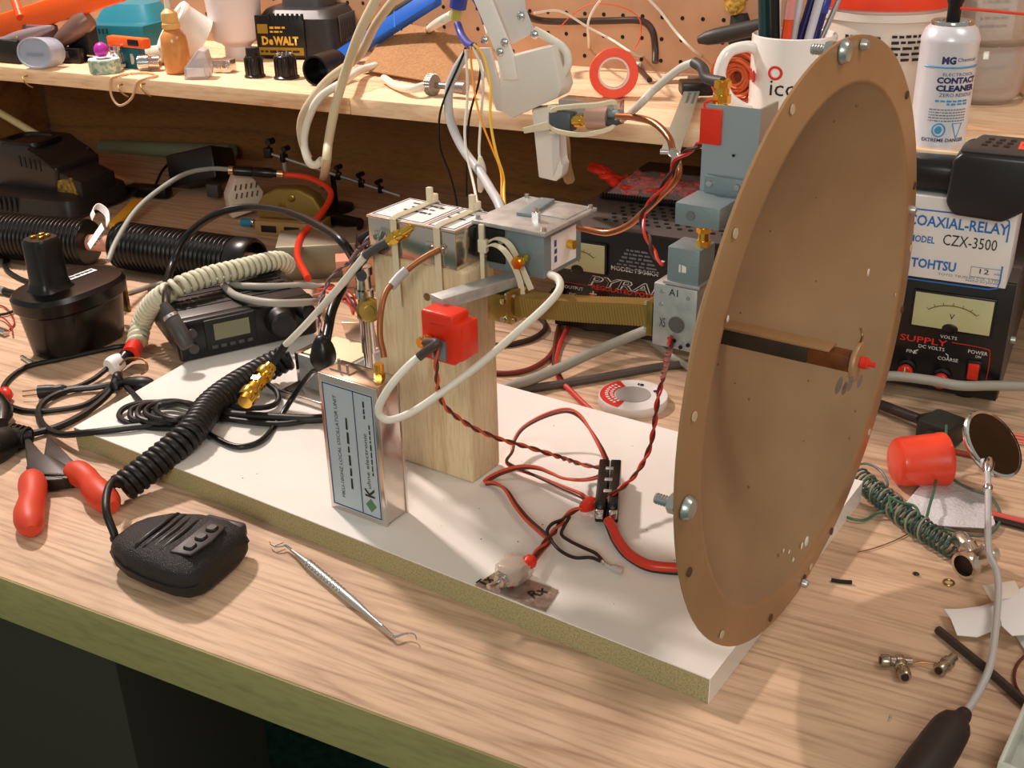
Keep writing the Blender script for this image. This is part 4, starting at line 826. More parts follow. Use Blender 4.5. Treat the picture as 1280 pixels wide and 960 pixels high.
t = TW('caulking_nozzle', 'brown grey tapered tool body pointing left toward the frosted cap', 'tool', S(78, 64)); A, Bq = ay(64, 60, 1.12), ay(112, 22, 1.15); g = G(); g.tube(resamp([A, Bq], 8), [.004, .008, .010, .012, .013, .014, .015, .015, .013], 14); g.build('barrel', mat('brown_grey', (122, 92, 84), .35, .3), t)
g = G(); g.box((Bq.x - .02, 1.15, (SZ + Bq.z) / 2 - .006), (.04, .02, Bq.z - SZ - .012), .002); g.build('stand', blackm, t)
t = simple('teal_bit_case', 'small teal and white case at the far left of the shelf', 'case', 6, 40, R(10), 0, .1); g = G(); g.box((0, 0, .04), (.03, .02, .08), .002); g.build('body', MATS['teal_light'], t); g = G(); g.box((0, 0, .088), (.03, .02, .016), .002); g.build('lid', cream, t)
# hooks and rubber band at the shelf front
SFY = 1.0695
p1, p2 = ay(137, 90, SFY - .012), ay(172, 90, SFY - .012)
t = TW('rubber_band', 'tan rubber band hanging over the shelf front edge', 'rubber band', (p1.x, SFY - .004, SZ + .001))
P = [Vector((p1.x + .004, SFY + .016, SZ + .0015)), Vector((p1.x + .002, SFY - .001, SZ + .0018)), ay(138, 100, SFY - .004), ay(139, 118, SFY - .005), ay(146, 130, SFY - .006), ay(154, 131, SFY - .006), ay(165, 122, SFY - .005), ay(171, 104, SFY - .004), Vector((p2.x + .001, SFY - .001, SZ + .0018)), Vector((p2.x, SFY + .02, SZ + .0015)), Vector((p1.x + .02, SFY + .03, SZ + .0015))]
g = G(); g.tube(cr(P, 8, True), .0016, 8, closed=True); g.build('band', mat('rubber_tan', (214, 174, 134), .6), t)
for (x, y), lab in (((152, 106), 'screw hook in the shelf front inside the rubber band'), ((33, 95), 'small screw hook in shelf front below the frosted cap'), ((180, 105), 'thin wire hook in shelf front right of the rubber band')):
    p = ay(x, y, SFY - .001); g = G(); a = Vector((p.x, SFY, p.z)); g.wire([a + Vector((0, .004, 0)), a + Vector((0, -.006, 0)), a + Vector((.004, -.010, -.004)), a + Vector((.008, -.008, -.010)), a + Vector((.010, -.003, -.014))], .0011, 7); one('screw_hook', lab, 'hook', g, brassd)
# cables over the shelf edge
def wire(name, lab, cat, pts, r, m, n=10, group=None): g = G(); g.wire(pts, r, n); return one(name, lab, cat, g, m, group)
HY = 1.045
wire('tan_cable', 'thick tan cable dropping from the top past the shelf to the bench', 'cable', [ay(474, -8, 1.03), ay(450, 40, 1.03), ay(432, 90, HY), ay(420, 130, HY), ay(411, 175, HY), ay(407, 210, HY + .01), at(402, 232, .004)], .0054, tancable)
wire('beige_cable', 'beige cable looping down left of the tan cable over shelf edge', 'cable', [ay(500, -10, 1.06), ay(470, 30, 1.06), ay(448, 70, 1.06), ay(410, 100, 1.058), ay(385, 132, HY), ay(376, 155, HY), ay(378, 178, HY), ay(386, 198, HY)], .0048, mat('beige_cable', (196, 178, 150), .45))
wire('white_hook_cable', 'white cable curling to a J hook below the shelf edge', 'cable', [S(470, 82, .010), S(450, 88, .010), ay(428, 103, 1.058), ay(400, 122, HY), ay(385, 150, HY), ay(380, 178, HY), ay(386, 202, HY - .004), ay(395, 206, HY), ay(402, 200, HY)], .0046, wcable)
wire('white_pigtail', 'white cable end rising to a yellow and blue plug behind the wires', 'cable', [S(528, 42, .004), ay(545, 30, 1.12), ay(566, 18, 1.08)], .0048, wcable)
t = TW('blue_yellow_plug', 'blue plug with yellow green collar at the top centre', 'plug', ay(570, 24, 1.06)); g = G(); g.cyl(ay(569, 24, 1.06), ay(572, 8, 1.06), .0056, n=14); g.build('collar', mat('olive_yellow', (170, 166, 80), .35), t); g = G(); g.cyl(ay(572, 10, 1.06), ay(576, -14, 1.06), .009, n=14); g.build('body', bluew, t)
# cables lying on the shelf at centre
wire('black_shelf_cable', 'black cable running along pegboard and bending down at its right end', 'cable', [ay(650, 12, 1.25), ay(668, 24, 1.29), ay(700, 27, 1.31), ay(760, 26, 1.32), ay(800, 26, 1.32), ay(815, 38, 1.32), ay(819, 60, 1.32), ay(819, 78, 1.31)], .0042, mat('cable_dark_brown', (58, 40, 34), .4))
wire('white_thick_cable', 'thick white cable arched low behind the red tape roll', 'cable', [S(700, 68, .008), S(735, 68, .008), S(770, 68, .008), S(786, 76, .008), S(800, 84, .004)], .0062, white)
wire('dark_shelf_cable', 'dark cable lying under the thick white one', 'cable', [S(690, 72, .004), S(740, 76, .004), S(790, 82, .004), S(812, 100, .004)], .0032, mat('cable_dark_brown', (58, 40, 34), .4))
wire('thin_white_wire', 'thin white wire looping before the pegboard', 'wire', [ay(757, -8, 1.24), ay(742, 12, 1.25), ay(735, 30, 1.25), ay(736, 50, 1.27), S(736, 66, .006)], .0014, wcable, 7)
wire('slack_white_wire', 'slack white wire running right from the bracket to the tape roll', 'wire', [ay(668, 16, 1.18), ay(700, 14, 1.22), ay(735, 34, 1.25), ay(765, 50, 1.25), ay(790, 66, 1.2), S(806, 72, .006), S(800, 80, .003)], .0014, wcable, 7)
wire('long_white_wire', 'long thin white wire slanting down right toward the calliper', 'wire', [ay(802, -10, 1.26), ay(825, 14, 1.27), ay(845, 40, 1.27), ay(866, 62, 1.27), S(885, 74, .008), S(905, 88, .004)], .0016, wcable, 7)
wire('thin_red_wire', 'very thin red wire arched in front of the pegboard', 'wire', [ay(700, 34, 1.26), ay(716, 18, 1.26), ay(740, 5, 1.26), ay(775, 8, 1.26), ay(798, 22, 1.26), ay(801, 42, 1.26), ay(794, 60, 1.25), S(780, 76, .003)], .0007, redw, 6)
# caliper, blade, box, bits
A, Bq = S(872, 106, .016), ay(838, 190, 1.052)
t = TW('digital_caliper', 'grey printed caliper beam with black head hanging off the shelf edge', 'caliper', S(868, 112)); d = (Bq - A).normalized(); s = d.cross(Vector((-.4, -.8, .5))).normalized()
A_ = S(866, 112, .012); B_ = at(838, 190, .2262); d = (B_ - A_).normalized(); s = Vector((.88, .47, 0)); s = (s - d * s.dot(d)).normalized()
g = G(); g.prism([(.0, -.0085), ((B_ - A_).length, -.0085), ((B_ - A_).length, .0085), (0, .0085)], -.0012, .0012, .0003, X=d, Y=s, O=A_); g.build('beam', mat('beam_grey', (170, 172, 160), .35, .5), t)
text(t, '~6', mat('beam_print', (88, 96, 96), .5), A_ + d * .022 - s * .003 + d.cross(s) * .0014, d, s, .046, .0030); text(t, '~9', MATS['beam_print'], A_ + d * .020 + s * .003 + d.cross(s) * .0014, d, s, .050, .0028)
g = G(); g.box(A_ + Vector((.002, .004, .002)), (.034, .030, .014), .002, rot=Matrix.Rotation(R(28), 3, 'Z')); g.build('head', black, t); g = G(); g.box(A_ + Vector((.002, .020, .006)), (.028, .012, .010), .001, rot=Matrix.Rotation(R(28), 3, 'Z')); g.build('display', mat('display_brown', (112, 84, 62), .3), t)
g = G(); g.cyl(B_ - s * .009, B_ + s * .009, .0025, n=10); g.build('end_stop', steel, t)
t = T('clear_parts_box', 'clear plastic box with pale parts behind the caliper', 'box', S(880, 92), R(8)); g = G(); g.box((.0, .03, .016), (.075, .036, .030), .002); g.build('box', mat('box_haze', (206, 190, 176), .2, alpha=.55), t); g = G(); g.box((.01, .03, .010), (.05, .025, .016), .002); g.build('contents', mat('pale_parts', (214, 200, 184), .5), t)
t = T('dark_block', 'dark smoky plastic block left of the clear box', 'block', S(848, 92), R(8)); g = G(); g.box((0, .03, .019), (.030, .03, .038), .002); g.build('body', mat('smoky', (104, 86, 86), .3), t)
g = G(); p = S(812, 104, .0012); q_ = S(902, 100, .0012); dd = (q_ - p).normalized(); g.prism([(0, 0), (.012, -.005), ((q_ - p).length, -.005), ((q_ - p).length, .008), (.012, .008)], -.001, .001, X=dd, Y=ZA.cross(dd), O=p); one('steel_strip', 'flat pointed metal blade lying on the shelf near the caliper', 'blade', g, mat('dull_blade', (150, 124, 100), .45, .5))
for k, (x, y, lab) in enumerate(((903, 126, 'tiny brass screw connector left of the mug base'), (911, 122, 'second tiny brass connector touching the mug base'))):
    g = G(); p = S(x, y, .004); g.cyl(p, p + Vector((.008 - k * .012, .004, 0)), .0038, n=10); g.cyl(p + Vector((.007 - k * .01, .004, 0)), p + Vector((.012 - k * .02, .006, .001)), .0026, n=10); one('brass_connector', lab, 'connector', g, mat('dark_brass', (120, 92, 66), .3, .8))
t = TW('copper_wire_spool', 'orange copper coloured wire mass seen through the mug handle', 'wire spool', S(925, 118)); cw = S(925, 116); g = G()
rr = random.Random(4)
for k in range(22):
    g.torus(Vector((ay(923, 96, 1.13).x, 1.13, ay(923, 96, 1.13).z)) + Vector((rr.uniform(-.003, .003), rr.uniform(-.004, .004), 0)), (rr.uniform(-.3, .3), 1, rr.uniform(-.3, .3)), rr.uniform(.006, .027), .0016, 28, 6)
g.build('windings', mat('copper_orange', (214, 104, 60), .35, .3), t, kind='stuff')
g = G(); g.lathe([(.031, 0), (.031, .002), (.008, .002)], (ay(923, 96, 1.13).x, 1.138, ay(923, 96, 1.13).z), (0, 1, 0), 28); g.build('flange', mat('spool_brown', (150, 70, 46), .5), t)
# hanging tools on pegboard
t = TW('hanging_pliers', 'black tool with yellow grip hanging on the pegboard left of the pens', 'tool', ay(920, 16, 1.33)); g = G(); a = ay(918, -20, 1.32); b = ay(920, 18, 1.32); g.tube(resamp([a, b], 6), [.010, .012, .013, .013, .012, .011, .005], 12); g.build('yellow_grip', mat('yellow_grip', (216, 180, 80), .5, var=(120, 90, 30), scale=200), t)
g = G(); a = ay(924, 18, 1.325); b = ay(930, 80, 1.325); g.tube(resamp([a, b], 6), [.010, .012, .016, .016, .014, .012, .010], 12); g.build('black_jaw', blackm, t)
t = TW('black_file_handle', 'thick black handle lying slanted left of the mug rim', 'handle', ay(880, 52, 1.2)); g = G(); a, b = ay(873, 50, 1.2), ay(966, 30, 1.2); g.tube(resamp([a, b], 8), [.004, .0075, .0085, .0085, .0085, .0085, .0085, .0085, .0085], 14); g.build('handle', mat('file_black', (52, 48, 46), .5), t); g = G(); m_ = a.lerp(b, .6); g.box((m_.x + .06, 1.235, (SZ + m_.z) / 2 - .004), (.03, .02, m_.z - SZ - .010), .002); g.build('stand', blackm, t)
# ================================================================ WHITE BRACKET HANGING ABOVE, AND THE WIRES IN THE AIR
BY = .985
def ppoly(g, poly, Y, depth, bev=.0008, seg=2):
    P = [ay(x, y, Y) for x, y in poly]; g.prism([(p.x, p.z) for p in P], -depth, 0, bev, X=XA, Y=ZA, O=(0, Y, 0), seg=seg)
br = TW('white_bracket', 'white screwed bracket with cream box hanging in front of the shelf', 'bracket', ay(660, 140, BY))
g = G(); ppoly(g, [(575, -40), (598, -40), (640, 66), (646, 100), (628, 100), (618, 62)], BY - .004, .004); g.build('left_strap', white, br)
g = G(); ppoly(g, [(600, -40), (650, -40), (655, 12), (668, 40), (640, 55), (626, 56)], BY + .012, .003); g.build('hinge_plate', mat('plate_white', (216, 212, 210), .4), br)
g = G(); ppoly(g, [(596, 60), (612, 60), (634, 142), (620, 138)], BY + .030, .004); g.build('rear_strap', mat('plate_white', (216, 212, 210), .4), br)
P = [ay(x, y, BY) for x, y in ((622, 74), (690, 57), (702, 110), (697, 122), (640, 148), (627, 140))]
g = G(); g.prism([(p.x, p.z) for p in P], -.028, 0, .0015, X=XA, Y=ZA, O=(0, BY, 0)); g.build('cream_box', mat('box_cream', (222, 216, 208), .4), br)
g = G(); ppoly(g, [(664, 136), (690, 133), (699, 165), (699, 200), (704, 206), (702, 220), (695, 227), (673, 222)], BY + .010, .016, .0015); g.build('lower_arm', white, br)
g = G(); ppoly(g, [(689, 166), (699, 165), (699, 200), (691, 222)], BY + .0085, .003, .0006); g.build('arm_lip', mat('plate_white', (216, 212, 210), .4), br)
for x, y, d in ((625, 65, -.005), (631, 53, -.005), (651, 20, .011), (668, 43, .011), (606, 50, .011)):
    p = ay(x, y, BY + d); g = G(); g.lathe([(.0042, 0), (.0040, .0012), (.0028, .0022), (.0001, .0024)], p, (0, -1, 0), 16, cap1=False); g.box(p + Vector((0, -.0024, 0)), (.005, .0006, .0008)); g.box(p + Vector((0, -.0024, 0)), (.0008, .0006, .005)); g.build('screw', chrome, br)
g = G(); g.wire([ay(668, 38, 1.0), ay(685, 47, 1.0), ay(706, 62, 1.0), ay(710, 80, 1.0), ay(703, 96, 1.0)], .004, 10); g.build('hose', wcable, br)
g = G(); g.wire([ay(560, -10, 1.02), ay(590, -8, 1.02), ay(605, 20, 1.02), ay(612, 42, 1.0)], .0035, 8); g.build('hose', wcable, br)
# connectors tied to the arm
cn = TW('coupler_cluster', 'silver and grey coaxial coupler tied to the white arm with zip tie', 'coupler', ay(730, 150, .975)); CYY = .975
def cyl_px(g, a, b, r, Y=CYY, r1=None, n=16): g.cyl(ay(*a, Y), ay(*b, Y), r, r1, n=n)
g = G(); P = [ay(690, 138, CYY), ay(717, 164, CYY)]; g.box(((P[0].x + P[1].x) / 2, CYY, (P[0].z + P[1].z) / 2), (abs(P[1].x - P[0].x), .016, abs(P[0].z - P[1].z)), .001); g.build('end_block', mat('cluster_grey', (92, 104, 110), .4, .5), cn)
g = G(); P = [ay(698, 128, CYY), ay(770, 148, CYY)]; g.box(((P[0].x + P[1].x) / 2, CYY + .010, (P[0].z + P[1].z) / 2 - .002), (abs(P[1].x - P[0].x), .022, .021), .0015); g.build('body', tin, cn)
g = G(); cyl_px(g, (736, 146), (762, 147), .0115, CYY + .001); g.build('sleeve', mat('rose_sleeve', (196, 160, 146), .3, .5), cn)
g = G(); cyl_px(g, (716, 151), (735, 151), .0042, CYY - .004); p = ay(722, 151, CYY - .004); g.lathe([(.0060, -.002), (.0060, .004)], p, (1, 0, 0), 6); g.lathe([(.0056, 0), (.0056, .003)], ay(731, 151, CYY - .004), (1, 0, 0), 6); g.build('coax_connector', gold, cn)
g = G(); cyl_px(g, (762, 142), (778, 143), .0045); cyl_px(g, (764, 136), (768, 148), .003); g.build('end_fitting', alud, cn)
z = TW('zip_tie', 'long milky zip tie loop around the coupler and white arm', 'zip tie', ay(690, 150, .966))
for dz in (-.0012, 0, .0012):
    g = G(); loop = [ay(690, 138, .968), ay(715, 133, .962), ay(745, 131, .962), ay(768, 128, .966), ay(771, 140, .976), ay(767, 158, .968), ay(735, 168, .962), ay(705, 166, .964), ay(688, 158, .968)]
    g.tube([p + Vector((0, 0, dz)) for p in cr(loop, 6, True)], .0013, 6, closed=True); g.build('strap', natural, z)
g = G(); ppoly(g, [(653, 160), (684, 152), (688, 162), (655, 167)], .966, .003, .0005); ppoly(g, [(684, 132), (694, 132), (695, 168), (686, 168)], .968, .004, .0008); g.build('tail', natural, z)
def aw(name, lab, cat, pts, r, m, n=8, dflt=None, group=None):      # pts (x, y, Y)
    g = G(); g.wire([ay(*p) for p in pts], r, n); return one(name, lab, cat, g, m, group)
aw('black_thin_wire', 'thin black wire, left one of the two hanging left of the bracket', 'wire', [(584, 56, 1.0), (572, 85, 1.0), (556, 122, 1.0), (549, 150, 1.0), (550, 185, 1.01), (561, 215, 1.02), (569, 245, 1.03), (572, 268, 1.03)], .0012, black)
aw('black_thin_wire', 'thin black wire, right one of the two hanging left of the bracket', 'wire', [(590, 58, 1.0), (600, 80, 1.0), (598, 105, 1.0), (588, 140, 1.0), (584, 175, 1.0), (583, 215, 1.02), (583, 245, 1.03)], .0012, black)
aw('white_thin_wire', 'thin white wire hanging down to the tin box corner', 'wire', [(582, 62, .99), (584, 95, .99), (584, 125, .99), (581, 165, .98), (584, 195, .97), (592, 230, .95), (599, 268, .90)], .0014, wcable)
aw('white_thin_wire', 'white wire ending in an inline plug beside the yellow wires', 'wire', [(590, 58, .99), (600, 80, .99), (604, 105, .99), (601, 150, .99), (599, 185, .985), (600, 200, .98)], .0014, wcable)
g = G(); P = [ay(600, 196, .98), ay(602, 210, .98), ay(602, 228, .98), ay(600, 240, .98)]; g.tube(cr(P, 6), [.002 + .0028 * math.sin(PI * k / 18) for k in range(19)], 12); one('inline_plug', 'small white inline plug hanging at the end of the white wire', 'plug', g, cream)
aw('yellow_wire', 'bright yellow wire hanging beside the cream box', 'wire', [(592, 55, .975), (604, 70, .975), (613, 105, .97), (613, 150, .965), (620, 190, .96), (629, 220, .955), (630, 246, .93), (634, 290, .90)], .0014, yelw)
aw('orange_wire', 'orange wire hanging just left of the yellow one', 'wire', [(588, 58, .985), (590, 90, .985), (595, 125, .98), (602, 152, .97), (615, 185, .96), (626, 215, .955), (627, 246, .93), (630, 290, .90)], .0011, orgw)
aw('grey_white_cable', 'thick grey white cable curving left from bracket down to the mixer plate', 'cable', [(584, 66, 1.005), (570, 88, 1.005), (561, 115, 1.005), (563, 150, 1.0), (578, 185, .99), (600, 215, .97), (614, 238, .94), (624, 256, .915), (640, 300, .88)], .0046, mat('cable_greywhite', (192, 192, 194), .4), 12)
aw('blue_cable', 'short dark blue cable curving into the wire bundle', 'cable', [(572, 30, 1.03), (577, 44, 1.02), (585, 55, 1.0), (592, 58, .99)], .004, bluew, 10)
aw('blue_upper_wire', 'dark blue wire slanting beside the bracket top', 'wire', [(588, -10, 1.0), (600, 10, 1.0), (607, 30, 1.0)], .003, bluew)
aw('flat_tan_strap', 'flat tan strap hanging behind the white arm over the supply', 'strap', [(703, 163, 1.03), (706, 185, 1.03), (707, 205, 1.04), (712, 226, 1.05)], .0058, mat('tan_strap', (168, 134, 96), .6), 6)
def bw(name, lab, cat, pts, r, m, n=8):                # pts (x, y, v) on board planes
    g = G(); g.wire([av(*p) for p in pts], r, n); return one(name, lab, cat, g, m)
bw('copper_coax', 'bent copper semi rigid coax from the mixer up to the coupler', 'cable', [(722, 284, .172), (735, 287, .172), (760, 291, .17), (785, 282, .165), (805, 265, .16), (828, 243, .155), (845, 225, .15), (848, 208, .15), (842, 192, .155), (836, 172, .165), (818, 154, .18), (795, 147, .195), (772, 145, .21)], .0024, copper, 10)
g = G(); P = [av(844, 210, .148), av(845, 196, .15), av(840, 190, .152)]; g.tube(cr(P, 5), .0033, 10); one('solder_joint', 'bright silver soldered joint midway along the copper coax', 'joint', g, chrome)
g = G(); pts = [av(*p) for p in ((878, 178, .13), (862, 188, .14), (846, 200, .142), (836, 222, .142), (820, 245, .14), (806, 262, .138), (803, 280, .13), (812, 302, .12), (820, 322, .11), (830, 330, .105))]
g.twist(pts, .0012, .03, .0012); t = TW('red_black_pair', 'red and black wire pair from the channel down to the transition block', 'wire', pts[0]); g.build('red_strand', mat('pair_red', (200, 44, 32), .4), t); g = G(); g.twist(pts, .0012, .03, .0012, PI); g.build('black_strand', mat('pair_black', (56, 22, 18), .4), t)
t = TW('coupler_lead', 'white coax lead with dark sleeves from gold channel connector to the coupler', 'cable', B(*tq)); g = G(); g.wire([B(*tq) + Vector((0, 0, .012)), av(884, 98, .125), av(878, 85, .13), av(868, 78, .135)], .0034, 10); g.build('sleeve', mat('sleeve_dark', (70, 66, 66), .5), t)
endc = ay(734, 151, CYY - .004); g = G(); g.wire([av(868, 78, .135), av(850, 86, .14), av(820, 110, .155), av(795, 135, .17), ay(778, 150, .970)], .0026, 10); g.build('cable', wcable, t); g = G(); g.wire([ay(778, 150, .970), ay(765, 153, .970), ay(748, 152, .971), endc], .0034, 10); g.build('sleeve', mat('sleeve_dark', (70, 66, 66), .5), t)
t = TW('white_coax_loop', 'white coax looping from the red taped box to the mixer underside', 'cable', av(540, 430, .04)); 
qq = Vector((.3715, .0475, .150)) ; g = G(); g.wire([B(*(qq + Vector((-.0005, -.004, 0)))), av(546, 429, .038), av(534, 438, .036), av(524, 446, .036)], .0032, 10); g.build('sleeve', mat('sleeve_brown', (74, 58, 54), .5), t)
g = G(); g.wire([av(*p) for p in ((524, 446, .036), (510, 458, .028), (490, 480, .018), (476, 503, .013), (474, 517, .013), (487, 525, .017), (515, 515, .030), (550, 492, .046), (600, 455, .065), (650, 412, .08), (684, 381, .095), (699, 362, .105), (698, 349, .115), (688, 343, .125))], .0028, 12); g.build('cable', wcable, t)
t = TW('brown_coax_jumper', 'brown semi rigid jumper with grey sleeve from tin box to oscillator box', 'cable', av(548, 313, .103)); g = G(); g.wire([av(*p) for p in ((549, 312, .103), (532, 321, .095), (512, 335, .086), (494, 351, .075), (482, 366, .062), (476, 390, .05), (475, 420, .043), (479, 440, .041), (480, 447, .040))], .0023, 10); g.build('cable', mat('coax_brown', (150, 92, 50), .4, .3), t)
g = G(); P = [av(508, 338, .0845), av(498, 347, .078), av(489, 358, .070)]; g.tube(cr(P, 5), .0036, 12); g.build('sleeve', mat('sleeve_grey', (176, 172, 174), .4), t)
# connectors on the left of the tin box and the long lead to the coil
t = TW('white_long_lead', 'straight white coax lead from the tin box to gold connectors on the coil', 'cable', av(450, 322, .09)); A_, B_ = av(456, 320, .092), at(357, 431, .075); g = G(); g.wire([A_, A_.lerp(B_, .35) + Vector((0, 0, -.002)), A_.lerp(B_, .7) + Vector((0, 0, -.002)), B_], .0030, 12); g.build('cable', wcable, t)
C0 = av(486, 301, .100); g = G(); g.wire([C0, av(470, 310, .096), A_], .0034, 10); g.build('sleeve', mat('sleeve_dark', (70, 66, 66), .5), t)
D1 = at(338, 458, .055); g = G(); g.wire([B_, at(348, 444, .065), D1], .0036, 10); g.build('sleeve', black, t)
D2 = at(318, 484, .046); D3 = at(306, 503, .042); g = G(); ax = (D2 - D1).normalized(); g.cyl(D1, D2, .0058, n=16); g.lathe([(.0078, 0), (.0084, .002), (.0084, .007), (.0078, .009)], D1.lerp(D2, .2), ax, 12); g.lathe([(.0078, 0), (.0078, .005)], D1.lerp(D2, .7), ax, 6); g.cyl(D2, D3, .0066, n=16); g.lathe([(.0084, 0), (.0090, .002), (.0090, .008), (.0082, .010)], D2.lerp(D3, .25), ax, 12); g.build('gold_adapter', gold, t)
g = G(); ax = (C0 - A_).normalized(); g.cyl(C0 - ax * .001, C0 + ax * .012, .0036, n=14); g.lathe([(.0050, 0), (.0050, .005)], C0 + ax * .002, ax, 6); g.cyl(C0 + ax * .012, C0 + ax * .022, .0028, n=12); g.build('gold_connector', gold, t)
t = TW('black_coax_connectors', 'pair of black and silver cable plugs at the left end of the tin box', 'connector', av(470, 290, .12)); a, b = av(478, 284, .118), av(452, 300, .118); g = G(); g.cyl(a, b, .0036, .0044, n=12); g.build('boot', black, t); g = G(); g.cyl(av(484, 278, .118), a, .0044, n=8); g.cyl(av(482, 287, .108), av(476, 303, .108), .004, n=10); g.build('nut', chrome, t)
aw_ = [at(448, 336, .12), at(430, 305, .15), at(405, 286, .15), at(362, 266, .14), at(312, 259, .13), at(270, 268, .12), at(232, 297, .09), at(212, 340, .06), at(208, 366, .08), at(208, 386, .078)]
g = G(); g.wire([av(452, 345, .10)] + aw_, .0042, 12); one('black_arched_cable', 'black cable arching over the radio down to its microphone plug', 'cable', g, black)
lump = at(404, 443, .11)
g = G(); g.wire([av(462, 312, .11), av(448, 330, .10), at(432, 352, .14), at(416, 385, .13), at(410, 412, .12), lump], .0042, 12); one('black_feed_cable', 'black cable dropping from the tin box into the taped lump', 'cable', g, black)
t = TW('purple_pair', 'twisted purple wire pair going down left of the black feed cable', 'wire', av(468, 290, .12)); pts = [av(470, 290, .12), av(450, 310, .11), at(436, 328, .15), at(415, 345, .14), at(404, 368, .13), at(399, 395, .125), lump]
g = G(); g.twist(pts, .0011, .03, .0010); g.build('strand', purplew, t); g = G(); g.twist(pts, .0011, .03, .0010, PI); g.build('strand', purplew, t)
g = G(); rr = random.Random(2); rings = []
for k in range(9):
    s = math.sin(PI * (k + .6) / 9.2); rings.append([lump + Vector((p.x * (1 + rr.uniform(-.08, .08)), p.y * (1 + rr.uniform(-.08, .08)), .016 - k * .0042)) for p in ring(0, 0, 0, .0075 * s + .002, .0068 * s + .002, 3.4, 14)])
g.loft(rings); one('taped_splice', 'lumpy black taped cable splice above the oscillator box corner', 'splice', g, black, ang=60)
g = G(); g.wire([lump + Vector((-.002, 0, -.016)), at(390, 466, .07), at(366, 497, .035), at(345, 530, .022), at(330, 548, .0225), at(312, 557, .0225), at(290, 557, .0225), at(262, 543, .0225), at(250, 532, .0225)], .0026, 10); one('black_splice_lead', 'thin black lead from the taped splice curling onto the white board', 'cable', g, black)
# zip ties on the mixer
for k, pts in enumerate(([(606, 305), (620, 298), (636, 305), (650, 330), (664, 362)], [(604, 310), (618, 306), (634, 318), (650, 352), (655, 392)])):
    g = G(); P = cr([av(x, y, .131 - .004 * k - (.004 if i == 2 else 0)) for i, (x, y) in enumerate(pts)], 6)
    for d in (-.0016, -.0008, 0, .0008, .0016): g.tube([p + Vector((d, 0, d * .5)) for p in P], .0007, 6)
    one('zip_tie', ('upper white zip tie arched across the mixer housing front', 'lower white zip tie arched across the mixer housing front')[k], 'zip tie', g, natural)
g = G(); c = av(604, 307, .128); g.box(c, (.007, .005, .010), .0008); g.box(c + Vector((-.001, 0, .010)), (.004, .003, .012), .0005); g.box(c + Vector((-.001, 0, -.022)), (.0035, .002, .035), .0005); one('zip_tie', 'milky zip tie head and tail standing at the left of the mixer housing', 'zip tie', g, natural)
g = G(); c = av(645, 330, .121); g.cyl(c + Vector((0, .014, 0)), c, .0034, n=14); g.lathe([(.0050, .0012), (.0050, .005)], c, (0, 1, 0), 6); g.lathe([(.0044, 0), (.0044, .003)], c + Vector((0, .007, 0)), (0, 1, 0), 6); one('gold_terminator', 'small gold coaxial terminator on the mixer housing front', 'connector', g, gold)
# ================================================================ LEFT PART OF THE BENCH
def T2(name, lab, cat, a, b, z=0, group=None):     # frame whose X axis runs from pixel a to pixel b on the plane z
    A, Bq = at(*a, z), at(*b, z); d = Bq - A; t = T(name, lab, cat, A, math.atan2(d.y, d.x), group); return t, d.length
# microphone
mic, L = T2('microphone', 'black handheld radio microphone lying at the front of the bench', 'microphone', (160, 694), (290, 730), .0)
L = .100; KX, KY, KZ = .90, 1.18, 1.12; rings = []
for x, hw, h0, h1 in ((0, .009, .006, .018), (.004, .0155, .003, .022), (.012, .020, .001, .025), (.030, .026, .0, .029), (.055, .0300, .0, .031), (.080, .0315, .0, .030), (.093, .0300, .001, .027), (.099, .0265, .003, .023), (.101, .022, .006, .019)):
    rings.append([Vector((x, p.x, (h0 + h1) / 2 + p.y)) for p in ring(0, 0, 0, hw, (h1 - h0) / 2, 3.2, 32)])
g = G(); g.loft(rings); g.build('housing', mat('mic_black', (27, 23, 24), .5, bump=.6, bscale=1100), mic, ang=60)
g = G(); g.loft([[Vector((x, p.x, .0145 + p.y * .25)) for p in ring(0, 0, 0, hw, .004, 3, 32)] for x, hw in ((.001, .0115), (.004, .0168), (.012, .0212), (.030, .0272), (.055, .0310), (.080, .0325), (.094, .0308), (.1005, .0270))]); g.build('seam_band', blackm, mic)
for k in range(4):
    g = G(); x = .040 + k * .0078; g.tube(cr([(x - .002, -.021, .0272), (x, -.01, .0298), (x + .001, 0, .0303), (x, .01, .0298), (x - .002, .021, .0272)], 5), [.0006] + [.0019] * 19 + [.0006], 10); g.build('grille_rib', mat('mic_rib', (26, 23, 25), .32), mic)
g = G(); g.prism([(.071, -.019), (.090, -.017), (.093, 0), (.090, .017), (.071, .019), (.074, 0)], .0285, .0305, .0012); g.build('button_field', mat('mic_field', (44, 38, 39), .5), mic)
for k in range(3):
    g = G(); g.loft([ring(.0825, -.0105 + k * .0105, z, a, b, 3, 20) for z, a, b in ((.029, .0048, .0040), (.0312, .0046, .0038), (.0322, .0036, .0028))]); g.build('button', blackr, mic)
g = G(); g.box((.072, .0315, .017), (.040, .0065, .011), .0025); g.build('talk_button', mat('ptt_grey', (62, 60, 66), .35), mic)
for o in mic.children:
    for v in o.data.vertices: v.co = Vector((v.co.x * KX, v.co.y * KY, v.co.z * KZ))
g = G(); g.tube(resamp([Vector((.004, 0, .012)), Vector((-.012, 0, .012))], 8), [.0068, .0066, .006, .0056, .005, .0046, .004, .0036, .003], 14); g.build('strain_relief', blackr, mic)
Mm = mic.matrix_world; e0 = Mm @ Vector((-.011, 0, .012))
cc_ = TW('coiled_cord', 'black coiled microphone cord running up across the white board', 'cord', at(180, 590)); P = [e0, at(143, 668, .016), at(133, 640, .030), at(134, 615, .034), at(142, 601, .032), at(150, 606, .022)]; g = G(); g.wire(P, .0031, 12); g.build('straight_tail', blackr, cc_)
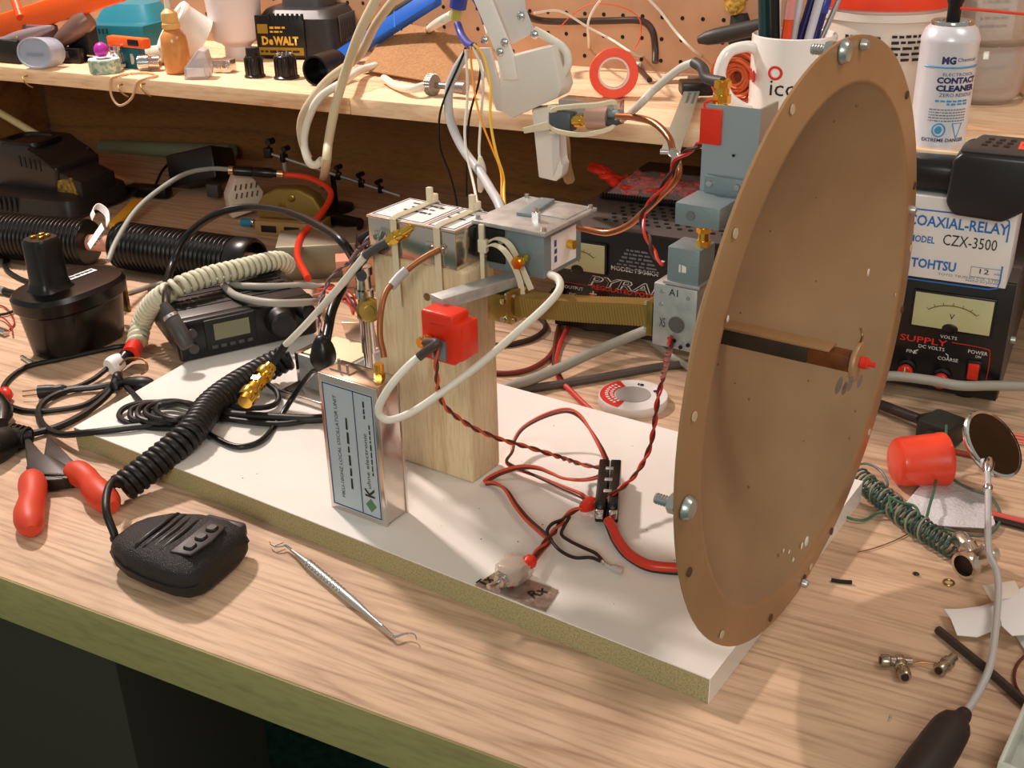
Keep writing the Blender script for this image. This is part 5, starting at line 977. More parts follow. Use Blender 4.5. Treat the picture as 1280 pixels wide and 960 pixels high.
g = G(); g.coil([at(152, 611, .014), at(200, 574, .025), at(238, 541, .034), at(262, 508, .034), at(292, 484, .035), at(330, 462, .037), at(360, 446, .045)], .0096, 36, .0037, 8, 14); g.build('coil', blackr, cc_, ang=80)
# white coiled cord
wc = TW('white_coiled_cord', 'off white coiled cord lying over the black hose end and radio', 'cord', at(175, 430)); g = G()
g.coil([at(171, 430, .012), at(177, 405, .024), at(189, 382, .052), at(214, 363, .076), at(255, 347, .080), at(300, 336, .078), at(345, 326, .070), at(360, 332, .055)], .0082, 36, .0031, 8, 14); g.build('coil', mat('cord_cream', (214, 210, 186), .42), wc, ang=80)
# radio
rd, L = T2('mobile_radio', 'black mobile radio with small display and knobs left behind the cords', 'radio', (226, 452), (385, 417), .0195)
g = G(); g.box((.070, .062, .022), (.140, .110, .040), .003); g.build('chassis', mat('radio_top', (40, 33, 31), .4), rd)
g = G(); g.box((.070, .002, .021), (.144, .016, .042), .004, seg=3); g.build('front_panel', black, rd)
g = G(); g.box((.052, -.0062, .024), (.052, .003, .032), .0015); g.build('display_bezel', blackm, rd)
sheet(rd, 'display', mat('lcd', (112, 110, 84), .2), (.035, -.0079, .018), XA, ZA, .036, .017)
for k in range(5): g = G(); g.box((.034 + k * .009, -.0072, .011), (.006, .003, .004), .0008); g.build('button', dkgrey, rd)
for x, z, r in ((.103, .024, .0155), (.130, .030, .0095)):
    g = G(); g.lathe([(r, 0), (r, .004), (r * .9, .006), (r * .85, .014), (r * .7, .016), (.0001, .0165)], (x, -.006, z), (0, -1, 0), 32, cap1=False); g.build('knob', blackr, rd)
for z in (.014, .030): g = G(); g.lathe([(.0055, 0), (.005, .004)], (.013, -.006, z), (0, -1, 0), 18); g.build('side_button', dkgrey, rd)
for k in range(6): g = G(); g.box((.07, .03 + k * .012, .0425), (.12, .003, .001), .0003); g.build('top_ridge', blackm, rd)
t = TW('microphone_plug', 'dark grey cylindrical plug hanging at the radio left corner', 'plug', at(212, 400, .05)); a, b = at(208, 386, .078), at(231, 426, .050); d = (b - a).normalized(); g = G(); g.lathe([(.004, -.006), (.0055, 0), (.0068, .006), (.0068, .010), (.0076, .011), (.0082, .030), (.0074, .040), (.006, .043)], a, d, 24); g.build('body', dkgrey, t); g = G(); g.lathe([(.0072, .007), (.0078, .0075), (.0078, .010), (.0072, .0105)], a, d, 24, False, False); g.build('ring', steel, t)
# corrugated hose
def hose(name, lab, a, b, z0, z1, r, n):
    A, Bq = at(*a, z0), at(*b, z1); P = resamp([A, Bq], n * 6); g = G(); g.tube(P, [r * (.86 + .14 * (math.sin(2 * PI * i / 6) * .5 + .5)) for i in range(len(P))], 28); t = TW(name, lab, 'hose', A.lerp(Bq, .5)); g.build('corrugation', mat('hose_black', (10, 9, 10), .3), t, ang=80); return t, A, Bq
h1, a1, b1 = hose('vacuum_hose', 'left length of thick black corrugated hose below the tool charger', (-60, 290), (112, 303), .031, .031, .0300, 34)
g = G(); g.cyl(b1 + (b1 - a1).normalized() * -.002, b1 + (b1 - a1).normalized() * .05, .0105, n=20); g.build('pink_tube', mat('pink_tube', (206, 150, 126), .35), h1)
h2, a2, b2 = hose('vacuum_hose', 'right length of thick black corrugated hose with smooth cuff', (152, 306), (296, 326), .031, .031, .0300, 26)
g = G(); d = (b2 - a2).normalized(); g.lathe([(.0285, -.002), (.0300, 0), (.0300, .022), (.0280, .026), (.025, .026), (.024, .010), (.0001, .010)], b2, d, 30, True, False); g.build('cuff', black, h2)
g = G(); g.lathe([(.012, .010), (.012, .040), (.010, .040)], b2, d, 20); g.build('inner_tube', mat('pink_tube', (206, 150, 126), .35), h2)
# battery pack
bp, L = T2('battery_pack', 'black cordless tool battery pack with upright stem and gold contacts', 'battery', (70, 460), (172, 415), 0)
def rs(cx, cy, z, a, b, e=2.6): return ring(cx, cy, z, a, b, e, 36)
g = G(); g.loft([rs(.055, .030, .0, .046, .030), rs(.055, .030, .003, .050, .033), rs(.055, .030, .040, .056, .037), rs(.055, .030, .043, .060, .041), rs(.055, .030, .053, .061, .042), rs(.055, .030, .057, .058, .039), rs(.055, .030, .058, .050, .033)]); g.build('cell_case', mat('pack_black', (16, 13, 13), .28), bp, ang=40)
g = G(); g.loft([rs(.035, .032, z, a, b, 3.4) for z, a, b in ((.056, .024, .021), (.060, .020, .0175), (.066, .0175, .0155), (.100, .0165, .0150), (.1025, .0145, .013))]); g.build('stem', black, bp, ang=40)
for dx, dy in ((-.005, .004), (.005, .004), (-.002, -.005), (.006, -.004)): g = G(); g.box((.035 + dx, .032 + dy, .1035), (.0055, .0038, .003), .0006); g.build('contact', gold, bp)
sheet(bp, 'white_label', plabel, (.060, .030, .0584), Vector((1, .0, 0)), YA, .034, .010); text(bp, '~5', blackprint, (.062, .033, .0589), XA, YA, .029, .004)
g = G(); g.box((.118, .028, .030), (.004, .018, .034), .001, rot=Matrix.Rotation(0, 3, 'Z')); g.build('yellow_label', mat('label_gold2', (178, 140, 40), .45, var=(60, 44, 20), scale=120), bp)
for s in (-1, 1): g = G(); g.box((.055 + s * .050, .030, .048), (.016, .026, .012), .003); g.build('side_latch', dkgrey, bp)
for o in bp.children:
    for v in o.data.vertices: v.co.z *= 1.22; v.co.x *= 1.0
# tool charger
tc_, L = T2('tool_charger', 'black tool charger with yellow label at the far left of the bench', 'charger', (-10, 262), (100, 276), 0)
g = G(); g.loft([ring(.075, .055, z, a, b, 6, 36) for z, a, b in ((0, .088, .066), (.006, .093, .070), (.028, .090, .066), (.034, .076, .056))]); g.build('base', mat('charger_dark', (42, 36, 37), .34), tc_, ang=35)
g = G(); g.prism([(-.012, .030), (.10, .030), (.108, .070), (.085, .074), (.060, .098), (.008, .098), (-.010, .080)], -.05, .04, .005, X=XA, Y=ZA, O=(.02, .055, 0), seg=3); g.build('body', mat('charger_dark', (42, 36, 37), .34), tc_, ang=35)
g = G(); g.loft([ring(.050, .052, z, a, b, 4, 32) for z, a, b in ((.094, .040, .034), (.100, .038, .032), (.101, .030, .024), (.094, .026, .020), (.090, .026, .020))]); g.build('socket', black, tc_, ang=35)
g = G(); g.prism([(0, .004), (.05, .004), (.052, .05), (.010, .064), (-.004, .040)], -.036, .036, .004, X=XA, Y=ZA, O=(.112, .055, .0)); g.build('side_pod', mat('charger_dark', (42, 36, 37), .34), tc_)
g = G(); p_ = Vector((.136, .0186, .030)); g.box(p_, (.038, .0036, .046), .0004, rot=Matrix.Rotation(R(-14), 3, 'Y')); g.build('yellow_label', mat('label_gold2', (178, 140, 40), .45, var=(60, 44, 20), scale=120), tc_)
for k in range(8): g = G(); g.box((-.004 + k * .010, -.0145, .018), (.004, .003, .022), .0008); g.build('vent_slot', blackm, tc_)
for k in range(5): g = G(); g.box((.072 + k * .009, .0045, .078 - k * .001), (.003, .002, .016), .0004); g.build('vent_slot', blackm, tc_)
# tag, probe, stick
t = TW('white_tag', 'curled white paper tag with handwriting standing over the hose', 'tag', at(125, 300, .05)); g = G(); p = [at(113, 312, .05), at(110, 288, .058), at(128, 265, .07), at(137, 280, .064)]; 
X_ = (p[3] - p[0]); g.prism([(0, 0), (.038, .0), (.036, .017), (-.002, .016)], 0, .0005, X=(at(135, 280, .066) - at(113, 312, .048)).normalized(), Y=(at(118, 276, .062) - at(124, 296, .052)).normalized(), O=at(113, 312, .048)); g.build('paper', plabel, t)
X_ = (at(135, 280, .066) - at(113, 312, .048)).normalized(); Y_ = (at(118, 276, .062) - at(124, 296, .052)); text(t, '~6', blackprint, at(117, 303, .050) + Vector((0, -.001, .001)), X_, Y_, .024, .005, t=.001); text(t, '~4', blackprint, at(121, 309, .050) + Vector((0, -.001, .001)), X_, Y_, .022, .0045, t=.001)
g = G(); P = cr([at(135, 280, .067), at(133, 266, .073), at(122, 258, .076), at(115, 264, .072), at(117, 272, .066)], 5)
for d in range(-4, 5): g.tube([q_ + Vector((d * .0008, 0, d * .0010)) for q_ in P], .0006, 5)
g.build('curled_strip', plabel, t)
g = G(); g.wire([at(135, 326, .058), at(146, 300, .07), at(168, 265, .085), at(195, 240, .095), at(230, 218, .10), at(262, 211, .10), at(290, 212, .095)], .0030, 12); one('grey_probe_lead', 'grey cable arching from the battery pack up to the black connector', 'cable', g, mat('lead_grey', (150, 154, 148), .35))
t = TW('black_banana_jack', 'black cylindrical connector held horizontally by the helping hand rod', 'connector', at(315, 215, .09)); a, b = at(290, 213, .095), at(345, 217, .090); g = G(); g.lathe([(.005, 0), (.0058, .003), (.0066, .004), (.0066, .026), (.0056, .028), (.0066, .030), (.0066, .052), (.005, .056), (.005, .060)], a, b - a, 20); g.build('body', black, t); g = G(); g.lathe([(.006, -.004), (.006, .002)], a, b - a, 14); g.build('ferrule', mat('ferrule', (214, 176, 140), .25, .9), t); g = G(); g.lathe([(.0055, .060), (.0055, .068)], a, b - a, 14); g.build('ferrule', mat('ferrule', (214, 176, 140), .25, .9), t)
g = G(); g.wire([at(352, 218, .088), at(385, 222, .085), at(410, 235, .08), at(412, 250, .07), at(395, 275, .055), at(377, 295, .045), at(372, 320, .045), at(385, 348, .045)], .0040, 12); one('red_thick_lead', 'bright red lead curving down past the brass cover to the silver box', 'cable', g, mat('lead_red', (220, 60, 36), .32))
t = TW('yellow_marker_stick', 'yellow orange stick lying behind the white tag', 'stick', at(150, 275)); g = G(); a, b = at(142, 283, .012), at(174, 252, .020); d = (b - a).normalized(); s = ZA.cross(d).normalized(); g.prism([(0, -.007), ((b - a).length, -.009), ((b - a).length, .009), (0, .007)], -.005, .005, .001, X=d, Y=s, O=a); g.build('body', mat('stick_yellow', (226, 160, 44), .4), t)
# conduit & rod by the back wall
g = G(); a, b = ay(128, 184, 1.44), ay(290, 190, 1.44); g.tube([a, b], .0135, 16); one('grey_conduit', 'grey green pipe running along the foot of the back wall', 'pipe', g, mat('conduit', (110, 118, 96), .5))
g = G(); a, b = ay(-10, 135, 1.30), ay(66, 180, 1.32); g.tube([a, b], .0062, 12); one('cream_rod', 'cream rod slanting down behind the tool charger', 'rod', g, mat('rod_cream', (216, 206, 156), .45))
g = G(); a, b = at(142, 222, .01), at(164, 230, .008); g.tube([a, b], .006, 10); one('cream_stub', 'short cream rod end between the tool charger and black wires', 'rod', g, mat('rod_cream', (216, 206, 156), .45))
g = G(); g.wire([at(132, 258, .02), at(150, 252, .015), at(165, 243, .012), at(174, 232, .014)], .0030, 8); one('black_short_wire', 'short black wire curving up right of the tool charger', 'wire', g, black)
g = G(); g.wire([at(178, 246, .006), at(192, 235, .012), at(202, 215, .02), at(212, 203, .03)], .0022, 8); one('black_probe_wire', 'thin black wire rising toward the tilted adapter', 'wire', g, black)
# tilted adapter
t, L = T2('wall_adapter', 'black wall adapter tilted up behind the hose with grey label', 'adapter', (205, 246), (292, 252), 0)
g = G(); g.box((.045, .045, .036), (.085, .060, .050), .004, rot=Matrix.Rotation(R(-14), 3, 'Y') @ Matrix.Rotation(R(-18), 3, 'X')); g.build('body', mat('adapter_black', (28, 22, 22), .35), t)
g = G(); g.box((.032, .036, .0625), (.026, .018, .0012), .0003, rot=Matrix.Rotation(R(-14), 3, 'Y') @ Matrix.Rotation(R(-18), 3, 'X')); g.build('grey_label', mat('label_dim', (130, 116, 110), .5), t)
g = G(); g.box((.085, .006, .014), (.020, .014, .020), .002); g.build('prong_cover', dkgrey, t)
g = G(); g.box((-.02, -.006, .010), (.07, .022, .018), .004); g.build('cable_clamp', black, t)
# white slotted plug block
t, L = T2('slotted_plug_block', 'white plug housing with slots standing left of the brass cover', 'plug', (292, 275), (335, 268), 0)
g = G(); rot = Matrix.Rotation(R(-16), 3, 'X'); g.prism([(-.002, .002), (.040, .010), (.048, .034), (.036, .056), (.010, .060), (-.004, .034)], -.014, .014, .003, X=XA, Y=ZA, O=(0, .012, 0)); g.build('housing', mat('plug_cream', (222, 204, 188), .45), t)
for i in range(5):
    for j in range(2): g = G(); g.box((.008 + i * .0075, -.0022, .034 + j * .012), (.0022, .0012, .008), .0002, rot=Matrix.Rotation(R(16), 3, 'Y')); g.build('slot', mat('slot_brown', (110, 84, 70), .7), t)
# brass cover on wooden base
t, L = T2('brass_cover', 'domed dull brass cover standing on a tan slotted base', 'cover', (322, 294), (412, 300), .0)
g = G(); g.box((.045, .020, .010), (.095, .040, .020), .001); g.build('base', mat('base_tan', (176, 136, 86), .5), t)
for k in range(2): g = G(); g.box((.018 + k * .034, -.0004, .010), (.022, .002, .009), .0003); g.build('slot', blackm, t)
g = G(); P_ = [(-.005, 0), (.088, 0), (.092, .016), (.082, .034), (.060, .044), (.028, .043), (.006, .032), (-.006, .014)]; g.prism(P_, -.012, .012, .004, X=XA, Y=ZA, O=(.002, .022, .021), seg=3); g.build('dome', brassd, t)
g = G(); g.lathe([(.005, 0), (.005, .002), (.003, .003)], (.052, .0100, .052), (0, -1, 0), 18); g.build('rivet', brass, t); g = G(); g.box((.036, .0100, .042), (.010, .002, .006), .0005); g.build('raised_mark', brass, t)
# bits behind
t = T('blue_cap_lead', 'small blue capped fitting under the slotted plug', 'fitting', at(303, 283, .004)); g = G(); g.cyl((0, 0, .006), (.014, .004, .006), .006, n=14); g.build('body', mat('cyan_part', (40, 130, 170), .35), t); g = G(); g.sphere((.016, .004, .007), .005); g.build('tip', chrome, t)
# helping hand rod
t = TW('helping_hand', 'thin steel helping hand rod with black clamps near the back', 'holder', at(400, 260)); a, b = at(332, 190, .085), at(500, 245, .035); g = G(); g.tube([a, b], .0024, 10); g.build('rod', steel, t)
for f, s in ((.02, 1.2), (.14, 1.0), (.55, .9), (.72, .9), (.86, .8)):
    p = a.lerp(b, f); g = G(); g.box(p, (.010 * s, .008 * s, .012 * s), .0015, rot=Matrix.Rotation(f * 9, 3, 'Z')); g.tube([p, p + Vector((.006 - f * .01, -.003, .014 * s))], .0022, 8); g.cyl(p + Vector((.006 - f * .01, -.006, .014 * s)), p + Vector((.006 - f * .01, .006, .014 * s)), .004 * s, n=12); g.build('clamp_knob', black, t)
g = G(); g.cyl(a.lerp(b, .14), a.lerp(b, .14) + Vector((0, 0, -.028)), .004, n=12); g.build('swivel_post', steel, t)
g = G(); g.cyl(at(420, 262, 0) , at(420, 262, 0) + Vector((0, 0, .055)), .004, n=12); g.lathe([(.026, 0), (.026, .006), (.010, .010)], at(420, 262, 0), (0, 0, 1), 28); g.build('stand', black, t)
# grey/silver box behind radio
t, L = T2('silver_box', 'grey metal box with bright edges behind the white coiled cord', 'box', (352, 352), (425, 348), 0)
g = G(); g.box((.045, .035, .021), (.095, .065, .042), .0012); g.build('case', mat('case_grey', (142, 138, 118), .4, .5), t)
g = G(); g.box((.045, .035, .0425), (.096, .066, .0016), .0005); g.build('lid', mat('lid_bright', (206, 198, 176), .3, .7), t)
# grey cables over radio
for lab, pts, r, m in (('upper grey cable sagging across the top of the radio', [at(275, 348, .062), at(292, 356, .064), at(320, 358, .066), at(350, 358, .064), at(385, 357, .06), at(412, 362, .05)], .0038, gcable),
    ('lower grey cable sagging across the radio front edge', [at(276, 352, .062), at(292, 368, .066), at(320, 376, .068), at(352, 379, .068), at(385, 378, .06), at(402, 377, .05)], .0040, gcable)):
    g = G(); g.wire(pts, r, 12); one('grey_cable', lab, 'cable', g, m)
g = G(); g.wire([at(160, 366, .003), at(210, 352, .004), at(255, 343, .03), at(290, 336, .045)], .0028, 10); one('grey_floor_lead', 'thin grey lead on the bench passing under the white coiled cord', 'cable', g, gcable)
# left black cords near battery
g = G(); g.wire([at(45, 355, .003), at(25, 348, .003), at(8, 336, .003), at(8, 322, .003), at(25, 315, .003)], .0028, 8); one('black_loop_cord', 'black cord looping on the bench left of the battery pack', 'cord', g, blackr)
t = TW('silver_plug_lead', 'black lead with silver plug at the left frame edge', 'cable', at(10, 366, .004)); g = G(); g.wire([at(6, 364, .005), at(22, 368, .005), at(36, 372, .005)], .0042, 10); g.build('boot', blackr, t); g = G(); g.cyl(at(-8, 360, .005), at(6, 364, .005), .005, n=12); g.build('plug', steel, t)
for k, (pts, lab) in enumerate((([(-6, 380), (6, 384), (14, 392), (18, 404), (12, 412)], 'fine red wire curl at left edge, the outer one'), ([(-6, 394), (5, 398), (14, 408), (16, 418)], 'fine red wire curl at left edge, the inner one'))):
    g = G(); g.wire([at(x, y, .002 + .002 * k) for x, y in pts], .0009, 6); one('fine_red_wire', lab, 'wire', g, dredw)
g = G(); g.wire([at(-8, 394, .003), at(8, 392, .003), at(24, 386, .003)], .0016, 6); one('thin_grey_wire', 'thin dark wire by the left frame edge above the red curls', 'wire', g, blackr)
g = G(); g.cyl(at(-4, 412, .004), at(8, 416, .004), .004, n=12); one('chrome_tip', 'small chrome tip at the left frame edge', 'tip', g, chrome)
# floor metal pin and red/black plugs
g = G(); g.tube([at(27, 446, .002), at(41, 455, .002)], .0022, 8); one('steel_pin', 'short bright steel pin lying left of the battery pack', 'pin', g, chrome)
# ================================================================ FRONT LEFT: CORDS, PROBES, PLIERS
def zw(name, lab, cat, pts, r, m, n=8): g = G(); g.wire([at(*p) for p in pts], r, n); return one(name, lab, cat, g, m)
t = TW('probe_plug', 'black probe plug with red end and white paper wrap', 'plug', at(150, 450, .01)); g = G(); g.tube(resamp([at(168, 436, .016), at(152, 452, .012)], 6), [.0085, .0085, .008, .008, .0075, .007, .006], 14); g.build('body', black, t)
g = G(); g.cyl(at(168, 433, .018), at(163, 443, .016), .0090, n=14); g.build('red_end', redpl, t)
g = G(); a, b = at(151, 451, .011), at(136, 459, .010); g.tube(resamp([a, b], 3), [.0085, .0095, .0095, .0080], 14); g.build('paper_wrap', plabel, t)
zw('plug_cord', 'thin brown black cord from the wrapped plug to the barrel plug', 'cord', [(136, 459, .008), (118, 473, .005), (100, 482, .005), (84, 486, .006)], .0026, blackr)
t = TW('barrel_plug', 'black barrel plug with slim metal pins on the bench', 'plug', at(60, 490, .005)); g = G(); g.tube(resamp([at(84, 486, .006), at(70, 488, .006), at(48, 490, .006)], 8), [.003, .005, .0055, .005, .006, .0062, .0065, .0065, .0066], 14); g.build('body', blackr, t); g = G()
for d in (-3, 3): g.tube([at(48, 490 + d, .006), at(28, 492 + d, .005)], .0007, 6)
g.build('pin', mat('pin_brass', (150, 124, 84), .4, .6), t)
zw('outer_cord', 'long thin black cord sweeping left from the coiled cord end', 'cord', [(172, 434, .006), (150, 433, .004), (115, 440, .003), (75, 449, .003), (35, 458, .003), (10, 475, .003), (2, 495, .003), (14, 508, .003), (40, 514, .003), (80, 511, .003), (110, 504, .003), (135, 486, .004), (145, 475, .006)], .0026, blackr)
zw('middle_cord', 'black cord from the black knot curling left under the outer cord', 'cord', [(150, 478, .008), (120, 484, .005), (85, 488, .005), (58, 500, .005), (48, 515, .004), (55, 532, .004), (75, 543, .008), (108, 541, .020), (150, 536, .0235), (200, 530, .023), (240, 522, .024), (270, 518, .024)], .0032, blackr)
zw('inner_cord', 'black cord slanting from the knot down left to the dark plug', 'cord', [(146, 480, .010), (125, 502, .006), (100, 520, .004), (70, 534, .004), (40, 542, .005), (18, 546, .007)], .0033, blackr)
t = TW('dark_plug', 'large dark plug at the left frame edge above the pliers', 'plug', at(10, 550, .01)); g = G(); g.tube(resamp([at(40, 546, .010), at(16, 548, .012), at(-16, 562, .014)], 8), [.006, .008, .0095, .011, .013, .014, .015, .016, .016], 16)
for k in range(4): g.torus(at(34 - k * 6, 546.5, .011), (1, .3, 0), .0085 + k * .001, .0014, 18, 6)
g.build('body', blackr, t)
g = G(); g.tube(resamp([at(-12, 500, .012), at(4, 515, .010), at(2, 530, .01)], 6), [.012, .012, .011, .010, .009, .008, .006], 14); one('black_probe_grip', 'dark grip entering the frame at left edge above the dark plug', 'grip', g, black)
g = G(); g.tube(resamp([at(3, 488, .008), at(11, 497, .006)], 4), [.003, .0062, .0065, .006, .003], 12); one('red_probe_tip', 'small red probe tip at the left beside the outer cord', 'probe tip', g, redpl)
g = G(); P = [at(148, 470, .012), at(143, 482, .014), at(152, 480, .010), at(146, 472, .016)]; g.tube(cr(P, 6, True), .0045, 10, closed=True); g.tube(resamp([at(155, 478, .012), at(175, 481, .012), at(190, 481, .012)], 6), [.004, .0065, .007, .008, .0085, .008, .006], 14); one('cord_knot', 'black moulded plug and cord knot at the board left end', 'plug', g, blackr)
g = G(); g.wire([at(150, 456, .012), at(160, 448, .020), at(180, 450, .022), at(184, 462, .016), at(176, 468, .012)], .0011, 6); one('clear_loop', 'fine brown translucent loop beside the wrapped plug', 'loop', g, copperd)
zw('crossing_lead', 'short black lead from the knot up onto the white board', 'cord', [(158, 484, .010), (168, 494, .02), (178, 505, .023), (196, 522, .0235)], .0028, blackr)
# coil of black cord lying on the board
t = TW('cord_bundle', 'loose bundle of black cord loops lying on the white board left end', 'cord', at(215, 520, .0195)); rr = random.Random(8)
for k in range(5):
    cx_, cy_ = 206 + k * 4, 519 - k * 1.5; g = G(); rx_, ry_ = 56 - k * 7, 17 - k * 1.6
    P = [at(cx_ + rx_ * math.cos(a) + rr.uniform(-2, 2), cy_ + ry_ * math.sin(a) + rr.uniform(-1, 1), .0225 + .0022 * k + .002 * math.sin(a * 2 + k)) for a in [2 * PI * i / 12 for i in range(12)]]
    g.tube(cr(P, 6, True), .0026, 9, closed=True); g.build('loop', blackr, t)
g = G(); g.wire([at(250, 514, .026), at(300, 519, .025), at(345, 522, .025), at(382, 524, .025), at(404, 523, .025)], .0042, 10); one('flat_black_strap', 'thick black cord leading right behind the oscillator box', 'cord', g, blackr)
g = G(); g.wire([at(262, 520, .024), at(300, 526, .0235), at(350, 530, .0235), at(402, 523, .0235)], .0026, 9); one('lower_black_cord', 'thin black cord just below the thick one beside the oscillator box', 'cord', g, blackr)
g = G(); g.wire([at(335, 480, .03), at(346, 490, .026), at(347, 502, .024), at(333, 509, .024), at(300, 510, .025), at(285, 505, .028)], .0026, 9); one('right_cord_loop', 'black cord loop between gold adapters and chrome box', 'cord', g, blackr)
# pliers
t = TW('cutting_pliers', 'wire cutters with black jaws and orange red grips at the bench left', 'pliers', at(60, 590)); g = G()
pv = at(62, 580, .008); zt = .010
jm = mat('jaw_black', (52, 44, 40), .45, .4)
def flat(g, pts, z0, z1, bev=.0012): P = [at(x, y, z1) for x, y in pts]; g.prism([(p.x, p.y) for p in P], z0, z1, bev)
g = G(); flat(g, [(30, 548), (38, 548), (52, 568), (70, 573), (96, 588), (84, 598), (52, 594), (34, 585)], .004, .013); g.build('jaw', jm, t)
g = G(); flat(g, [(58, 546), (65, 548), (84, 568), (97, 580), (92, 594), (62, 588), (54, 572)], .003, .012); g.build('jaw', jm, t)
g = G(); flat(g, [(32, 582), (84, 590), (92, 597), (60, 600), (34, 598)], .002, .0125); g.build('pivot_plate', jm, t)
for k in range(9): g = G(); p = at(46 + k * 4.4, 592 + k * .2, .0135); g.box(p, (.0012, .006, .001), rot=Matrix.Rotation(R(-50), 3, 'Z')); g.build('serration', blackm, t)
g = G(); g.tube(resamp(cr([at(40, 597, .011), at(41, 620, .011), at(36, 645, .010), at(40, 664, .010)], 6), 16), [.0085, .0105, .0112, .0115, .0112, .0108, .0104, .0104, .0108, .0112, .0116, .0118, .0116, .0112, .0105, .0085, .005], 16); g.build('grip', mat('grip_red', (206, 64, 38), .5), t, label='left orange red handle grip')
g = G(); g.tube(resamp(cr([at(90, 588, .011), at(108, 598, .011), at(122, 615, .011), at(142, 634, .010)], 6), 16), [.0085, .0105, .0110, .0108, .0104, .0098, .0096, .0098, .0104, .0112, .0116, .0118, .0116, .0112, .0105, .0085, .005], 16); g.build('grip', MATS['grip_red'], t, label='right orange red handle grip')
# dental pick
t = TW('dental_pick', 'steel double ended dental pick lying along the board front', 'pick', at(425, 735)); a, b = at(365, 688, .004), at(478, 783, .004)
rads = [.0011, .0016, .0024, .0031, .0034, .0034, .0034, .0034, .0034, .0034, .0034, .0033, .0030, .0024, .0018, .0015, .0013]; g = G(); g.tube(resamp([a, b], 16), rads, 14); g.build('handle', steel, t)
for k in range(12): g = G(); p = a.lerp(b, .20 + k * .034); g.torus(p, b - a, .0034, .00035, 16, 5); g.build('knurl_ring', steel, t)
g = G(); P = [b, at(489, 793, .004), at(494, 796, .004), at(508, 792, .004), at(518, 793, .005), at(521, 800, .004)]; g.tube(cr(P, 4), [.0013 - .0010 * k / 20 for k in range(21)], 8); g.build('tip', chrome, t)
g = G(); P = [a, at(357, 682, .004), at(352, 683, .004), at(343, 683, .004), at(336, 677, .004)]; g.tube(cr(P, 4), [.0012 - .0009 * k / 16 for k in range(17)], 8); g.tube(cr([at(354, 678, .004), at(343, 682, .004), at(338, 680, .004)], 4), .0006, 6); g.build('tip', chrome, t)
# chrome & cream modules behind the oscillator box
def bt(x, y, z=.0195): return ab(at(x, y, z))
p = bt(372, 482); t = TB('chrome_cube', 'small chrome cube standing left of the oscillator box', 'metal block', (p.x + .014, p.y + .012, 0)); g = G(); g.box((p.x + .016, p.y + .012, .018), (.032, .024, .034), .0012); g.build('body', mat('cube_steel', (196, 196, 194), .18, 1), t)
p = bt(350, 492); t = TB('metal_tray', 'flat bright metal tray under the chrome cube behind oscillator box', 'tray', (p.x, p.y, 0)); g = G(); g.box((p.x + .058, p.y + .020, .0012), (.120, .050, .0022), .0005); g.build('plate', tin, t); g = G(); g.box((p.x + .058, p.y - .0045, .004), (.120, .0012, .007), .0003); g.build('front_lip', tin, t)
P_ = ab(at(378, 440, .0555)); t = TB('cream_module', 'cream topped metal module behind the taped splice', 'electronic module', (P_.x + .03, P_.y + .02, 0))
g = G(); g.box((P_.x + .028, P_.y + .022, .018), (.062, .052, .034), .001); g.build('case', aluw, t); g = G(); g.box((P_.x + .028, P_.y + .022, .0358), (.054, .044, .0012), .0003); g.build('cream_label', mat('label_cream', (240, 226, 190), .5), t)
P2_ = ab(at(446, 430, .05)); t = TB('sheet_metal', 'tilted brushed steel panel leaning between the oscillator box and block', 'panel', (P2_.x, P2_.y, 0)); g = G(); rot = Matrix.Rotation(R(30), 3, 'Z') @ Matrix.Rotation(R(-60), 3, 'X'); g.box((P2_.x - .004, P2_.y + .012, .030), (.030, .052, .002), .0005, rot=rot); g.build('plate', mat('steel_brushed', (190, 160, 142), .3, .85), t)
g = G(); c = B(*(P2_ + Vector((.012, .03, -P2_.z + .055)))); g.lathe([(.0085, 0), (.0100, .002), (.0100, .008), (.008, .010), (.004, .010), (.004, .013)], av(461, 386, .125), (.55, -.75, .2), 26); one('brass_disc', 'round brass knob disc left of the wood block', 'disc', g, brass)
t = TW('bnc_stack', 'vertical stack of silver coax adapters left of the wood block', 'adapter', av(458, 370, .14)); g = G(); a = av(458, 398, .14); g.lathe([(.006, -.03), (.006, .0), (.0075, .001), (.0075, .010), (.0058, .011), (.0058, .018), (.0078, .019), (.0078, .026), (.0062, .027), (.0062, .038), (.0080, .039), (.0080, .046), (.006, .047)], a, (0, 0, 1), 20); g.cyl((a.x, a.y, .0195), (a.x, a.y, a.z - .028), .005, n=14); g.build('body', chrome, t)
rr = random.Random(12)
t = TW('fine_wire_nest', 'tangle of fine red and pink wires left of the wood block', 'wires', at(425, 375, .05))
for k in range(7):
    g = G(); P = [at(398 + rr.uniform(-6, 8), 360 + rr.uniform(-6, 12), .06), at(412 + rr.uniform(-6, 6), 364 + rr.uniform(-8, 8), .08), at(428 + rr.uniform(-6, 6), 368 + rr.uniform(-10, 8), .08), at(440 + rr.uniform(-4, 6), 378 + rr.uniform(-6, 6), .07), at(446 + rr.uniform(-6, 4), 388 + rr.uniform(-4, 8), .055)]
    g.wire(P, .0012, 6); g.build('wire', (redw, mat('pink_wire', (230, 130, 120), .4), dredw, redw, purplew, redw, MATS['pink_wire'] if 'pink_wire' in MATS else redw)[k], t)
t, L = T2('pink_board', 'small salmon coloured board behind the fine wires', 'board', (420, 365), (460, 362), .0); g = G(); g.box((.030, .02, .03), (.055, .03, .012), .001); g.box((.03, .02, .012), (.04, .02, .024), .001); g.build('body', mat('salmon', (220, 150, 120), .5), t)
zw('black_drop_lead', 'black plug lying behind the brass cover near the helping hand', 'plug', [(402, 272, .01), (425, 275, .01), (450, 280, .01)], .0085, black, 12)
